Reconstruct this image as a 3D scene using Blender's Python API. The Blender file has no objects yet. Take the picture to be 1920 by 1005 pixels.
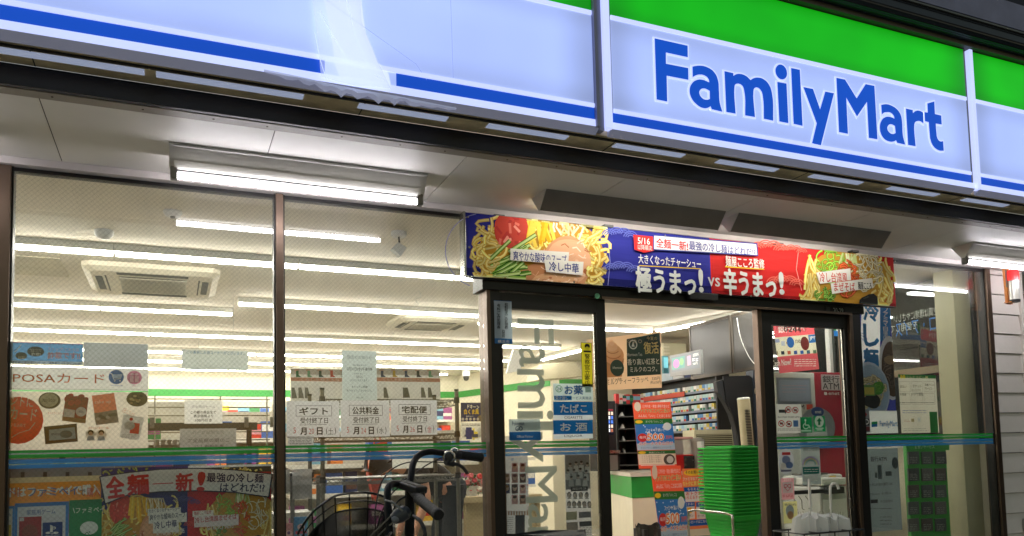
import bpy, math, random
from mathutils import Vector, Matrix, geometry
random.seed(7)
SC = bpy.context.scene
COL = SC.collection

# ------------------------------------------------------------------ camera, sky, exposure
CAM_H = 1.2
YAW, PITCH, ROLL, FPX, CPY = 0.410182425, 0.0687574809, -0.0245930402, 1471.51, 750.475
def _rot():
    cy, sy = math.cos(YAW), math.sin(YAW); cp, sp = math.cos(PITCH), math.sin(PITCH); cr, sr = math.cos(ROLL), math.sin(ROLL)
    B = Matrix(((1,0,0),(0,0,-1),(0,1,0)))
    Ry = Matrix(((cy,-sy,0),(sy,cy,0),(0,0,1)))
    Rx = Matrix(((1,0,0),(0,cp,sp),(0,-sp,cp)))
    Rz = Matrix(((cr,-sr,0),(sr,cr,0),(0,0,1)))
    return Rz @ Rx @ B @ Ry
MW = _rot()                      # world -> (right, down, forward)
MI = MW.transposed()
cam_data = bpy.data.cameras.new('camera')
cam = bpy.data.objects.new('camera', cam_data); COL.objects.link(cam)
right = Vector(MW[0]); down = Vector(MW[1]); fwd = Vector(MW[2])
cm = Matrix((right, -down, -fwd)).transposed().to_4x4()
cm.translation = Vector((0, 0, CAM_H))
cam.matrix_world = cm
cam_data.sensor_width = 36; cam_data.sensor_fit = 'HORIZONTAL'
cam_data.lens = 36 * FPX / 1920
cam_data.shift_y = (CPY - 502.5) / 1920
cam_data.clip_start = 0.05; cam_data.clip_end = 500
SC.camera = cam

world = bpy.data.worlds.new('World'); SC.world = world; world.use_nodes = True
wn = world.node_tree; wbg = wn.nodes['Background']
sky = wn.nodes.new('ShaderNodeTexSky'); sky.sky_type = 'NISHITA'; sky.sun_disc = False
sky.sun_elevation = math.radians(1.7); sky.sun_rotation = math.radians(20)
wn.links.new(sky.outputs[0], wbg.inputs[0]); wbg.inputs[1].default_value = 0.15
SC.view_settings.view_transform = 'Standard'; SC.view_settings.look = 'None'
SC.view_settings.gamma = 1; SC.view_settings.exposure = 1.2
SC.cycles.use_denoising = True
SC.cycles.max_bounces = 7; SC.cycles.diffuse_bounces = 3; SC.cycles.glossy_bounces = 3
SC.cycles.transparent_max_bounces = 16; SC.cycles.sample_clamp_indirect = 6

# ------------------------------------------------------------------ geometry of the view
def ray(px, py): return MI @ Vector(((px-960)/FPX, (py-CPY)/FPX, 1.0))
O3 = Vector((0, 0, CAM_H))
def PY(px, py, Y): d = ray(px, py); return O3 + d*(Y/d.y)
def PX(px, py, X): d = ray(px, py); return O3 + d*(X/d.x)
def PZ(px, py, Z): d = ray(px, py); return O3 + d*((Z-CAM_H)/d.z)
def PD(px, py, D): return O3 + ray(px, py)*D
def lin(c):
    c = c/255.0
    return c/12.92 if c <= 0.04045 else ((c+0.055)/1.055)**2.4
def rgb(r, g, b): return (lin(r), lin(g), lin(b), 1.0)

# ------------------------------------------------------------------ materials
MATS = {}
def mat(name, col=(128,128,128), rough=0.5, metal=0.0, var=0.12, scale=6.0, bump=0.0, bscale=40.0, stretch=None, coat=0.0, spec=0.5):
    if name in MATS: return MATS[name]
    m = bpy.data.materials.new(name); m.use_nodes = True; MATS[name] = m
    nt = m.node_tree; b = nt.nodes['Principled BSDF']
    c = rgb(*col)
    b.inputs['Roughness'].default_value = rough; b.inputs['Metallic'].default_value = metal
    b.inputs['Coat Weight'].default_value = coat; b.inputs['Specular IOR Level'].default_value = spec
    tc = nt.nodes.new('ShaderNodeTexCoord'); mp = nt.nodes.new('ShaderNodeMapping')
    nt.links.new(tc.outputs['Object'], mp.inputs[0])
    if stretch: mp.inputs['Scale'].default_value = stretch
    n = nt.nodes.new('ShaderNodeTexNoise'); n.inputs['Scale'].default_value = scale; n.inputs['Detail'].default_value = 6
    nt.links.new(mp.outputs[0], n.inputs['Vector'])
    mr = nt.nodes.new('ShaderNodeMapRange'); mr.inputs[1].default_value = 0.3; mr.inputs[2].default_value = 0.7
    mr.inputs[3].default_value = 1-var; mr.inputs[4].default_value = 1+var*0.5
    nt.links.new(n.outputs[0], mr.inputs[0])
    mx = nt.nodes.new('ShaderNodeVectorMath'); mx.operation = 'SCALE'; mx.inputs[0].default_value = c[:3]
    nt.links.new(mr.outputs[0], mx.inputs['Scale']); nt.links.new(mx.outputs[0], b.inputs['Base Color'])
    mr2 = nt.nodes.new('ShaderNodeMapRange'); mr2.inputs[3].default_value = max(0.02, rough-0.08); mr2.inputs[4].default_value = min(1, rough+0.1)
    nt.links.new(n.outputs[0], mr2.inputs[0]); nt.links.new(mr2.outputs[0], b.inputs['Roughness'])
    if bump:
        n2 = nt.nodes.new('ShaderNodeTexNoise'); n2.inputs['Scale'].default_value = bscale; n2.inputs['Detail'].default_value = 4
        nt.links.new(mp.outputs[0], n2.inputs['Vector'])
        bp = nt.nodes.new('ShaderNodeBump'); bp.inputs['Strength'].default_value = bump; bp.inputs['Distance'].default_value = 0.01
        nt.links.new(n2.outputs[0], bp.inputs['Height']); nt.links.new(bp.outputs[0], b.inputs['Normal'])
    return m
def emit(name, col, strength, base=None, noise=0.0, scale=1.5, hw=None, hz=None):
    if name in MATS: return MATS[name]
    m = bpy.data.materials.new(name); m.use_nodes = True; MATS[name] = m
    nt = m.node_tree; b = nt.nodes['Principled BSDF']
    c = col if isinstance(col[0], float) else rgb(*col)
    b.inputs['Base Color'].default_value = rgb(*base) if base else (0.3,0.3,0.3,1)
    b.inputs['Roughness'].default_value = 0.35
    b.inputs['Emission Color'].default_value = c; b.inputs['Emission Strength'].default_value = strength
    if noise:
        tc = nt.nodes.new('ShaderNodeTexCoord'); n = nt.nodes.new('ShaderNodeTexNoise'); n.inputs['Scale'].default_value = scale
        nt.links.new(tc.outputs['Object'], n.inputs['Vector'])
        mr = nt.nodes.new('ShaderNodeMapRange'); mr.inputs[1].default_value = 0.3; mr.inputs[2].default_value = 0.7
        mr.inputs[3].default_value = strength*(1-noise); mr.inputs[4].default_value = strength*(1+noise)
        nt.links.new(n.outputs[0], mr.inputs[0]); last = mr.outputs[0]
        if hw:          # a light box is dimmer away from its tubes, at its ends and edges
            sp = nt.nodes.new('ShaderNodeSeparateXYZ'); nt.links.new(tc.outputs['Object'], sp.inputs[0])
            for ch, lim, soft, lo in ((0, hw, 0.22, 0.62), (2, hz, (hz or 1)*0.55, 0.80)):
                if lim is None: continue
                src = sp.outputs[ch]
                if ch == 2:
                    sb = nt.nodes.new('ShaderNodeMath'); sb.operation = 'SUBTRACT'; sb.inputs[1].default_value = hz; nt.links.new(src, sb.inputs[0]); src = sb.outputs[0]
                ab = nt.nodes.new('ShaderNodeMath'); ab.operation = 'ABSOLUTE'; nt.links.new(src, ab.inputs[0])
                m3 = nt.nodes.new('ShaderNodeMapRange'); m3.interpolation_type = 'SMOOTHSTEP'; m3.inputs[1].default_value = lim-soft; m3.inputs[2].default_value = lim
                m3.inputs[3].default_value = 1.0; m3.inputs[4].default_value = lo; nt.links.new(ab.outputs[0], m3.inputs[0])
                mm = nt.nodes.new('ShaderNodeMath'); mm.operation = 'MULTIPLY'; nt.links.new(last, mm.inputs[0]); nt.links.new(m3.outputs[0], mm.inputs[1]); last = mm.outputs[0]
        nt.links.new(last, b.inputs['Emission Strength'])
    return m
def vcol(name, rough=0.55, emis=0.0, wrinkle=0.0, alpha=1.0, gloss=0.3, trans=0.0):
    """flat print: colours from the face attribute"""
    if name in MATS: return MATS[name]
    m = bpy.data.materials.new(name); m.use_nodes = True; MATS[name] = m
    nt = m.node_tree; b = nt.nodes['Principled BSDF']
    a = nt.nodes.new('ShaderNodeAttribute'); a.attribute_name = 'Col'
    nt.links.new(a.outputs['Color'], b.inputs['Base Color'])
    b.inputs['Roughness'].default_value = rough; b.inputs['Specular IOR Level'].default_value = gloss
    if emis:
        nt.links.new(a.outputs['Color'], b.inputs['Emission Color']); b.inputs['Emission Strength'].default_value = emis
    if alpha < 1: b.inputs['Alpha'].default_value = alpha
    if trans:
        tl = nt.nodes.new('ShaderNodeBsdfTranslucent'); nt.links.new(a.outputs['Color'], tl.inputs[0])
        mx = nt.nodes.new('ShaderNodeMixShader'); mx.inputs[0].default_value = trans
        nt.links.new(b.outputs[0], mx.inputs[1]); nt.links.new(tl.outputs[0], mx.inputs[2]); nt.links.new(mx.outputs[0], nt.nodes['Material Output'].inputs[0])
    if wrinkle:
        tc = nt.nodes.new('ShaderNodeTexCoord'); mp = nt.nodes.new('ShaderNodeMapping'); mp.inputs['Scale'].default_value = (0.8, 1, 5)
        n = nt.nodes.new('ShaderNodeTexNoise'); n.inputs['Scale'].default_value = 2.2; n.inputs['Detail'].default_value = 3
        nt.links.new(tc.outputs['Object'], mp.inputs[0]); nt.links.new(mp.outputs[0], n.inputs['Vector'])
        bp = nt.nodes.new('ShaderNodeBump'); bp.inputs['Strength'].default_value = wrinkle; bp.inputs['Distance'].default_value = 0.05
        nt.links.new(n.outputs[0], bp.inputs['Height']); nt.links.new(bp.outputs[0], b.inputs['Normal'])
    return m
def paper(name, col, trans=0.5):
    if name in MATS: return MATS[name]
    m = mat(name, col, 0.55, var=0.04); nt = m.node_tree; b = nt.nodes['Principled BSDF']
    tl = nt.nodes.new('ShaderNodeBsdfTranslucent'); tl.inputs[0].default_value = rgb(*[min(255, int(c*1.05)) for c in col])
    mx = nt.nodes.new('ShaderNodeMixShader'); mx.inputs[0].default_value = trans
    nt.links.new(b.outputs[0], mx.inputs[1]); nt.links.new(tl.outputs[0], mx.inputs[2]); nt.links.new(mx.outputs[0], nt.nodes['Material Output'].inputs[0])
    return m
def glass(name, wire=True, refl=1.0, ior=1.5, tint=(1,1,1)):
    if name in MATS: return MATS[name]
    m = bpy.data.materials.new(name); m.use_nodes = True; MATS[name] = m
    nt = m.node_tree; nt.nodes.remove(nt.nodes['Principled BSDF']); out = nt.nodes['Material Output']
    tr = nt.nodes.new('ShaderNodeBsdfTransparent'); tr.inputs[0].default_value = (0.97*tint[0], 0.98*tint[1], 0.965*tint[2], 1)
    gl = nt.nodes.new('ShaderNodeBsdfGlossy'); gl.inputs['Roughness'].default_value = 0.015; gl.inputs[0].default_value = (refl, refl, refl, 1)
    ge = nt.nodes.new('ShaderNodeNewGeometry'); dt = nt.nodes.new('ShaderNodeVectorMath'); dt.operation = 'DOT_PRODUCT'
    nt.links.new(ge.outputs['Incoming'], dt.inputs[0]); nt.links.new(ge.outputs['Normal'], dt.inputs[1])
    def mth(op, x, y=None):
        n = nt.nodes.new('ShaderNodeMath'); n.operation = op
        for i, v in enumerate((x, y)):
            if v is None: continue
            if isinstance(v, (int, float)): n.inputs[i].default_value = v
            else: nt.links.new(v, n.inputs[i])
        return n.outputs[0]
    ab = mth('ABSOLUTE', dt.outputs['Value']); f0 = ((ior-1)/(ior+1))**2
    mu_ = mth('ADD', mth('MULTIPLY', mth('POWER', mth('SUBTRACT', 1.0, ab), 5.0), 1-f0), f0*1.2)
    class _M: outputs = [mu_]
    mu = _M
    mx = nt.nodes.new('ShaderNodeMixShader'); nt.links.new(mu.outputs[0], mx.inputs[0])
    nt.links.new(tr.outputs[0], mx.inputs[1]); nt.links.new(gl.outputs[0], mx.inputs[2])
    dn = nt.nodes.new('ShaderNodeTexNoise'); dn.inputs['Scale'].default_value = 3.5; dn.inputs['Detail'].default_value = 8; dn.inputs['Roughness'].default_value = 0.7
    dtc = nt.nodes.new('ShaderNodeTexCoord'); dmp = nt.nodes.new('ShaderNodeMapping'); dmp.inputs['Scale'].default_value = (1.6, 1, 0.5)
    nt.links.new(dtc.outputs['Object'], dmp.inputs[0]); nt.links.new(dmp.outputs[0], dn.inputs['Vector'])
    dr = nt.nodes.new('ShaderNodeMapRange'); dr.inputs[1].default_value = 0.45; dr.inputs[2].default_value = 0.75; dr.inputs[4].default_value = 0.05; nt.links.new(dn.outputs[0], dr.inputs[0])
    dd = nt.nodes.new('ShaderNodeBsdfDiffuse'); dd.inputs[0].default_value = (0.6, 0.6, 0.58, 1)
    m0 = nt.nodes.new('ShaderNodeMixShader'); nt.links.new(dr.outputs[0], m0.inputs[0]); nt.links.new(mx.outputs[0], m0.inputs[1]); nt.links.new(dd.outputs[0], m0.inputs[2]); mx = m0
    last = mx
    if wire:
        tc = nt.nodes.new('ShaderNodeTexCoord'); sep = nt.nodes.new('ShaderNodeSeparateXYZ')
        nt.links.new(tc.outputs['Object'], sep.inputs[0])
        ax = nt.nodes.new('ShaderNodeMath'); ax.operation = 'ADD'          # in-plane horizontal coordinate works for both walls
        nt.links.new(sep.outputs[0], ax.inputs[0]); nt.links.new(sep.outputs[1], ax.inputs[1])
        masks = []
        for sgn in (1, -1):
            m1 = nt.nodes.new('ShaderNodeMath'); m1.operation = 'MULTIPLY_ADD'; m1.inputs[1].default_value = sgn*1.0
            nt.links.new(ax.outputs[0], m1.inputs[0]); nt.links.new(sep.outputs[2], m1.inputs[2])
            m2 = nt.nodes.new('ShaderNodeMath'); m2.operation = 'MULTIPLY'; m2.inputs[1].default_value = 1/0.0245
            nt.links.new(m1.outputs[0], m2.inputs[0])
            m3 = nt.nodes.new('ShaderNodeMath'); m3.operation = 'FRACT'; nt.links.new(m2.outputs[0], m3.inputs[0])
            m4 = nt.nodes.new('ShaderNodeMath'); m4.operation = 'LESS_THAN'; m4.inputs[1].default_value = 0.035
            nt.links.new(m3.outputs[0], m4.inputs[0]); masks.append(m4)
        mm = nt.nodes.new('ShaderNodeMath'); mm.operation = 'MAXIMUM'
        nt.links.new(masks[0].outputs[0], mm.inputs[0]); nt.links.new(masks[1].outputs[0], mm.inputs[1])
        mk = nt.nodes.new('ShaderNodeMath'); mk.operation = 'MULTIPLY'; mk.inputs[1].default_value = 0.45
        nt.links.new(mm.outputs[0], mk.inputs[0])
        wd = nt.nodes.new('ShaderNodeBsdfDiffuse'); wd.inputs[0].default_value = (0.25, 0.24, 0.21, 1)
        m5 = nt.nodes.new('ShaderNodeMixShader'); nt.links.new(mk.outputs[0], m5.inputs[0])
        nt.links.new(mx.outputs[0], m5.inputs[1]); nt.links.new(wd.outputs[0], m5.inputs[2]); last = m5
    nt.links.new(last.outputs[0], out.inputs[0])
    return m
def film(name, col, alpha):
    if name in MATS: return MATS[name]
    m = bpy.data.materials.new(name); m.use_nodes = True; MATS[name] = m
    nt = m.node_tree; b = nt.nodes['Principled BSDF']; b.inputs['Base Color'].default_value = rgb(*col)
    b.inputs['Roughness'].default_value = 0.3; b.inputs['Alpha'].default_value = alpha
    b.inputs['Transmission Weight'].default_value = 0.0
    return m

# ------------------------------------------------------------------ mesh builder
class MB:
    def __init__(s): s.v = []; s.f = []; s.c = []
    def add(s, vs, fs, col=None):
        n = len(s.v); s.v += [Vector(p) for p in vs]
        for f in fs: s.f.append([i+n for i in f]); s.c.append(col)
        return s
    def box(s, x0, x1, y0, y1, z0, z1, col=None):
        vs = [(x,y,z) for x in (x0,x1) for y in (y0,y1) for z in (z0,z1)]
        return s.add(vs, [(0,1,3,2),(4,6,7,5),(0,4,5,1),(2,3,7,6),(0,2,6,4),(1,5,7,3)], col)
    def prism(s, poly, off, col=None):
        """poly: list of 3D points (may be concave), extruded by off"""
        n = len(poly); a = [Vector(p) for p in poly]; off = Vector(off); b = [p+off for p in a]
        tris = geometry.tessellate_polygon([a]) if n > 4 else ([(0,1,2)] if n == 3 else [(0,1,2,3)])
        fs = [tuple(t) for t in tris] + [tuple(i+n for i in reversed(t)) for t in tris]
        fs += [(i, (i+1) % n, (i+1) % n + n, i+n) for i in range(n)]
        return s.add(a+b, fs, col)
    def tube(s, pts, r, seg=8, col=None, caps=True, closed=False):
        pts = [Vector(p) for p in pts]; n = len(pts); rs = r if isinstance(r, (list, tuple)) else [r]*n
        vs = []; fs = []; prev = None
        for i, p in enumerate(pts):
            if closed: t = pts[(i+1) % n]-pts[i-1]
            else: t = pts[min(i+1, n-1)]-pts[max(i-1, 0)]
            t.normalize()
            if prev is None:
                ref = Vector((0,0,1)) if abs(t.z) < 0.9 else Vector((1,0,0))
                u = t.cross(ref).normalized()
            else: u = (prev - t*prev.dot(t)).normalized()
            prev = u; w = t.cross(u)
            for k in range(seg):
                a = 2*math.pi*k/seg; vs.append(p + (u*math.cos(a)+w*math.sin(a))*rs[i])
        for i in range(n if closed else n-1):
            j = (i+1) % n
            for k in range(seg): fs.append((i*seg+k, i*seg+(k+1) % seg, j*seg+(k+1) % seg, j*seg+k))
        if caps and not closed:
            fs.append(tuple(reversed(range(seg)))); fs.append(tuple(range((n-1)*seg, n*seg)))
        return s.add(vs, fs, col)
    def cyl(s, p0, p1, r, seg=12, col=None): return s.tube([p0, p1], r, seg, col)
    def lathe(s, base, prof, seg=20, axis=(0,0,1), col=None):
        """prof: (radius, height) pairs along axis"""
        ax = Vector(axis).normalized(); ref = Vector((1,0,0)) if abs(ax.x) < 0.9 else Vector((0,1,0))
        u = ax.cross(ref).normalized(); w = ax.cross(u); base = Vector(base); vs = []; fs = []
        for r, h in prof:
            for k in range(seg):
                a = 2*math.pi*k/seg; vs.append(base+ax*h+(u*math.cos(a)+w*math.sin(a))*max(r, 1e-4))
        for i in range(len(prof)-1):
            for k in range(seg): fs.append((i*seg+k, i*seg+(k+1) % seg, (i+1)*seg+(k+1) % seg, (i+1)*seg+k))
        return s.add(vs, fs, col)
    def slab(s, quad, th, n, col=None):
        return s.prism(quad, Vector(n)*th, col)
    def build(s, name, m, parent=None, smooth=False, label=None, cat=None, group=None, kind=None, bevel=0, origin=None):
        if origin is None:
            lo = Vector([min(p[i] for p in s.v) for i in range(3)]); hi = Vector([max(p[i] for p in s.v) for i in range(3)])
            ctr = Vector(((lo.x+hi.x)/2, (lo.y+hi.y)/2, lo.z))
        else: ctr = Vector(origin)
        me = bpy.data.meshes.new(name); me.from_pydata([p-ctr for p in s.v], [], s.f)
        if any(c is not None for c in s.c):
            at = me.color_attributes.new('Col', 'FLOAT_COLOR', 'CORNER'); arr = []
            for f, c in zip(s.f, s.c): arr += list(c or (0.8,0.8,0.8,1))*len(f)
            at.data.foreach_set('color', arr)
        me.update()
        if smooth:
            me.polygons.foreach_set('use_smooth', [True]*len(me.polygons))
            try: me.set_sharp_from_angle(angle=math.radians(40))
            except Exception: pass
        me.materials.append(m)
        o = bpy.data.objects.new(name, me); COL.objects.link(o)
        put(o, ctr, parent)
        if bevel:
            bv = o.modifiers.new('bevel', 'BEVEL'); bv.width = bevel; bv.segments = 2; bv.limit_method = 'ANGLE'
        tag(o, label, cat, group, kind)
        return o
WL = {}
def put(o, loc, parent=None):
    loc = Vector(loc); WL[o.name] = loc
    if parent is not None:
        o.parent = parent; o.location = loc - WL[parent.name]
    else: o.location = loc
def tag(o, label=None, cat=None, group=None, kind=None):
    if label: o['label'] = label
    if cat: o['category'] = cat
    if group: o['group'] = group
    if kind: o['kind'] = kind
    return o
def thing(name, label, cat, loc, group=None):
    o = bpy.data.objects.new(name, None); COL.objects.link(o); o.empty_display_size = 0.1
    put(o, loc); return tag(o, label, cat, group)
def struct(name, mb, m, **k): return mb.build(name, m, kind='structure', **k)
def copy_tree(o, parent=None):
    c = o.copy(); COL.objects.link(c)
    if parent is not None: c.parent = parent
    for ch in list(o.children): copy_tree(ch, c)
    return c
def smooth_path(pts, n=6, closed=False):
    pts = [Vector(p) for p in pts]; out = []; N = len(pts)
    rng = range(N if closed else N-1)
    for i in rng:
        if closed: p0, p1, p2, p3 = pts[i-1], pts[i], pts[(i+1) % N], pts[(i+2) % N]
        else: p0, p1, p2, p3 = pts[max(i-1,0)], pts[i], pts[i+1], pts[min(i+2,N-1)]
        for k in range(n):
            t = k/n
            out.append(0.5*((2*p1)+(-p0+p2)*t+(2*p0-5*p1+4*p2-p3)*t*t+(-p0+3*p1-3*p2+p3)*t**3))
    if not closed: out.append(pts[-1])
    return out

# ------------------------------------------------------------------ lettering
ORD = ['zeroth','first','second','third','fourth','fifth','sixth','seventh','eighth','ninth','tenth','eleventh','twelfth','thirteenth','fourteenth','fifteenth','sixteenth','seventeenth','eighteenth','nineteenth','twentieth']
def nth(i):
    if i < len(ORD): return ORD[i]
    return str(i)+('th' if i % 100 in (11,12,13) else {1:'st',2:'nd',3:'rd'}.get(i % 10,'th'))
_TXT = {}
_tc = bpy.data.curves.new('lettering_source', 'FONT'); _to = bpy.data.objects.new('lettering_source', _tc)
def glyphs(s, bold=0.0, spacing=1.0):
    key = (s, spacing)
    if key not in _TXT:
        _tc.body = s; _tc.offset = 0; _tc.resolution_u = 2; _tc.space_character = spacing; _tc.space_line = 1.0
        COL.objects.link(_to); dg = bpy.context.evaluated_depsgraph_get(); dg.update()
        me = bpy.data.meshes.new_from_object(_to.evaluated_get(dg)); COL.objects.unlink(_to)
        vs = [(v.co.x, v.co.y) for v in me.vertices]; fs = [tuple(p.vertices) for p in me.polygons]
        bpy.data.meshes.remove(me)
        if not vs: vs = [(0,0),(1,0),(0,1)]; fs = []
        x0 = min(v[0] for v in vs); x1 = max(v[0] for v in vs); y0 = min(v[1] for v in vs); y1 = max(v[1] for v in vs)
        if y1-y0 < 0.25: y0 -= 0.3; y1 += 0.3      # a dash keeps its own thickness
        w = max(x1-x0, 1e-3); h = max(y1-y0, 1e-3)
        _TXT[key] = ([((x-x0)/w, (y-y0)/h) for x, y in vs], fs, w/h)
    return _TXT[key]

class Sheet:
    """a flat printed sheet: a thin board plus its print, given by photo corners on a real plane"""
    def __init__(s, name, label, cat, box, Y=None, X=None, plane=None, base=(235,235,230), th=0.002, rot=0, group=None, m=None, parent=None, pm=None, quad=None, trans=0.35):
        if Y is not None: s.p0 = Vector((0,Y,0)); s.n = Vector((0,-1,0))
        elif X is not None: s.p0 = Vector((X,0,0)); s.n = Vector((-1,0,0))
        else: s.p0 = Vector(plane[0]); s.n = Vector(plane[1]).normalized()
        up = Vector((0,0,1)); ux = up.cross(s.n).normalized(); uz = s.n.cross(ux).normalized()
        a = math.radians(rot); s.ux = ux*math.cos(a)+uz*math.sin(a); s.uz = uz*math.cos(a)-ux*math.sin(a)
        s.box = box; s.pm = pm or vcol('printed_paper_%d' % int(trans*100), trans=trans); s.L = 0; s.mb = MB(); s.th = th
        if quad: pts = [s.P(*q) for q in quad]
        elif box:
            q = s.rectpts(*box); pts = q
        s.ext = pts
        b = MB()
        if th <= 0.0025 and m is None: b.add(pts, [tuple(t_) for t_ in geometry.tessellate_polygon([pts])] if len(pts) > 4 else [tuple(range(len(pts)))])
        else: b.prism([p for p in pts], -s.n*th)
        s.o = None
        s.args = (name, label, cat, group, m or paper('sheet_%d_%d_%d_%d' % (*base, int(trans*100)), base, trans*1.4), parent)
        s.base = b
    def P(s, px, py):
        d = ray(px, py); t = (s.p0-O3).dot(s.n)/d.dot(s.n); return O3+d*t
    def ab(s, p): q = p-s.p0; return (q.dot(s.ux), q.dot(s.uz))
    def w(s, a, b): return s.p0+s.ux*a+s.uz*b
    def rectpts(s, x0, y0, x1, y1):
        a0, b1 = s.ab(s.P(x0, y0)); a1, b0 = s.ab(s.P(x1, y1))
        return [s.w(a0,b1), s.w(a1,b1), s.w(a1,b0), s.w(a0,b0)]
    def up(s): s.L += 1; return s.n*(0.0004+0.000012*s.L)
    def poly3(s, pts, col):
        if s.box:
            e = [s.ab(p) for p in s.ext]; q = [s.ab(p) for p in pts]
            for ax, lim, sg in ((0,min(p[0] for p in e),1),(0,max(p[0] for p in e),-1),(1,min(p[1] for p in e),1),(1,max(p[1] for p in e),-1)):
                out = []
                for i in range(len(q)):
                    A_, B_ = q[i-1], q[i]; ia, ib = (A_[ax]-lim)*sg >= 0, (B_[ax]-lim)*sg >= 0
                    if ia != ib: t_ = (lim-A_[ax])/(B_[ax]-A_[ax]); out.append((A_[0]+(B_[0]-A_[0])*t_, A_[1]+(B_[1]-A_[1])*t_))
                    if ib: out.append(B_)
                q = out
                if len(q) < 3: return
            pts = [s.w(*p) for p in q]
        o = s.up(); pts = [p+o for p in pts]
        if len(pts) <= 4: s.mb.add(pts, [tuple(range(len(pts)))], rgb(*col))
        else:
            t = geometry.tessellate_polygon([pts]); s.mb.add(pts, [tuple(x) for x in t], rgb(*col))
    def poly(s, pts, col): s.poly3([s.P(*p) for p in pts], col)
    def rect(s, x0, y0, x1, y1, col): s.poly3(s.rectpts(x0, y0, x1, y1), col)
    def frame(s, x0, y0, x1, y1, wpx, col):
        q = s.rectpts(x0, y0, x1, y1); sc = (s.P(x0+1, y0)-s.P(x0, y0)).length*wpx
        for i in range(4):
            a, b = q[i], q[(i+1) % 4]; t = (b-a).normalized(); nn = s.n.cross(t)*sc/2
            s.poly3([a-nn-t*sc/2, b-nn+t*sc/2, b+nn+t*sc/2, a+nn-t*sc/2], col)
    def ell(s, cx, cy, rx, ry, col, n=20, rot=0):
        c = s.P(cx, cy); k = (s.P(cx+1, cy)-c).length; a0 = math.radians(rot)
        pts = []
        for i in range(n):
            t = 2*math.pi*i/n; x = math.cos(t)*rx; y = math.sin(t)*ry
            pts.append(c+s.ux*k*(x*math.cos(a0)-y*math.sin(a0))+s.uz*k*(x*math.sin(a0)+y*math.cos(a0)))
        s.poly3(pts, col)
    def ring(s, cx, cy, r, wpx, col, n=20, a0=0, a1=360, squash=1.0):
        pts = []
        for i in range(n+1):
            t = math.radians(a0+(a1-a0)*i/n); pts.append((cx+math.cos(t)*r, cy-math.sin(t)*r*squash))
        s.stroke(pts, wpx, col, False)
    def stroke(s, pts, wpx, col, clip=True, off=0.0):
        q = [s.ab(s.P(*p)) for p in pts]; k = (s.P(pts[0][0]+1, pts[0][1])-s.P(*pts[0])).length; w = k*wpx/2
        if clip and s.box:
            e = [s.ab(p) for p in s.ext]; xa = min(p[0] for p in e)+w; xb = max(p[0] for p in e)-w; za = min(p[1] for p in e)+w; zb = max(p[1] for p in e)-w
            q = [(min(max(x, xa), xb), min(max(z, za), zb)) for x, z in q]
        o = s.up(); vs = []; fs = []
        for i, p in enumerate(q):
            a = q[max(i-1,0)]; b = q[min(i+1,len(q)-1)]; dx, dy = b[0]-a[0], b[1]-a[1]; l = math.hypot(dx, dy) or 1e-6
            nx, ny = -dy/l*w, dx/l*w; ox, oy = -dy/l*k*off, dx/l*k*off
            vs += [s.w(p[0]+nx+ox, p[1]+ny+oy)+o, s.w(p[0]-nx+ox, p[1]-ny+oy)+o]
        for i in range(len(q)-1): fs.append((2*i, 2*i+1, 2*i+3, 2*i+2))
        s.mb.add(vs, fs, rgb(*col))
    def text(s, t, x0, y0, x1, y1, col, bold=0.012, rot=0, flip=False, outline=None, ow=0.05, spacing=1.0):
        """fills the box of photo corners (x0,y0)-(x1,y1); y given at the left end"""
        a0, b1 = s.ab(s.P(x0, y0)); _, b0 = s.ab(s.P(x0, y1)); a1, _ = s.ab(s.P(x1, (y0+y1)/2))
        if outline: s._t(t, a0, b0, a1, b1, outline, ow, rot, flip, spacing, ow)
        s._t(t, a0, b0, a1, b1, col, bold, rot, flip, spacing, 0)
    def _t(s, t, a0, b0, a1, b1, col, bold, rot, flip, spacing, grow):
        vs, fs, asp = glyphs(t, bold, spacing)
        w = a1-a0; h = b1-b0
        g = max(bold-0.012, 0)*h*0.95; n = 0 if g <= 0 else (4 if bold < 0.04 else 8)
        a0 += g; b0 += g; w -= 2*g; h -= 2*g
        if grow: e = grow*h*0.8; a0 -= e; b0 -= e; w += 2*e; h += 2*e
        r = math.radians(rot); ca, sa = math.cos(r), math.sin(r)
        for k in range(n+1):
            dx = dy = 0
            if k: an = 2*math.pi*(k+0.5)/n; dx = math.cos(an)*g; dy = math.sin(an)*g
            o = s.up(); out = []
            for x, y in vs:
                if flip: x = 1-x
                px, py = x*w, y*h
                out.append(s.w(a0+dx+px*ca-py*sa, b0+dy+px*sa+py*ca)+o)
            s.mb.add(out, fs, rgb(*col))
    def vtext(s, t, cx, y0, y1, sz, col, bold=0.012):
        """characters stacked downwards"""
        n = len(t); st = (y1-y0)/n
        for i, ch in enumerate(t):
            if ch == ' ': continue
            yc = y0+st*(i+0.5)
            if ch == 'ー': s.rect(cx-sz*0.07, yc-sz*0.45, cx+sz*0.07, yc+sz*0.45, col); continue
            s.text(ch, cx-sz/2, yc-sz/2, cx+sz/2, yc+sz/2, col, bold)
    def lines(s, x0, y0, x1, y1, n, col, wpx=1.0):
        """small print too fine to read, as rows of dashes"""
        for i in range(n):
            y = y0+(y1-y0)*(i+0.5)/n; x = x0
            while x < x1:
                l = random.uniform(2, 7); e = min(x+l, x1)
                s.rect(x, y-wpx/2, e, y+wpx/2, col); x = e+random.uniform(0.8, 2)
    def done(s):
        name, label, cat, group, m, parent = s.args
        s.o = s.base.build(name, m, parent, label=label, cat=cat, group=group)
        if s.mb.f:
            p = s.mb.build('print', s.pm, s.o)
        return s.o
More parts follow.
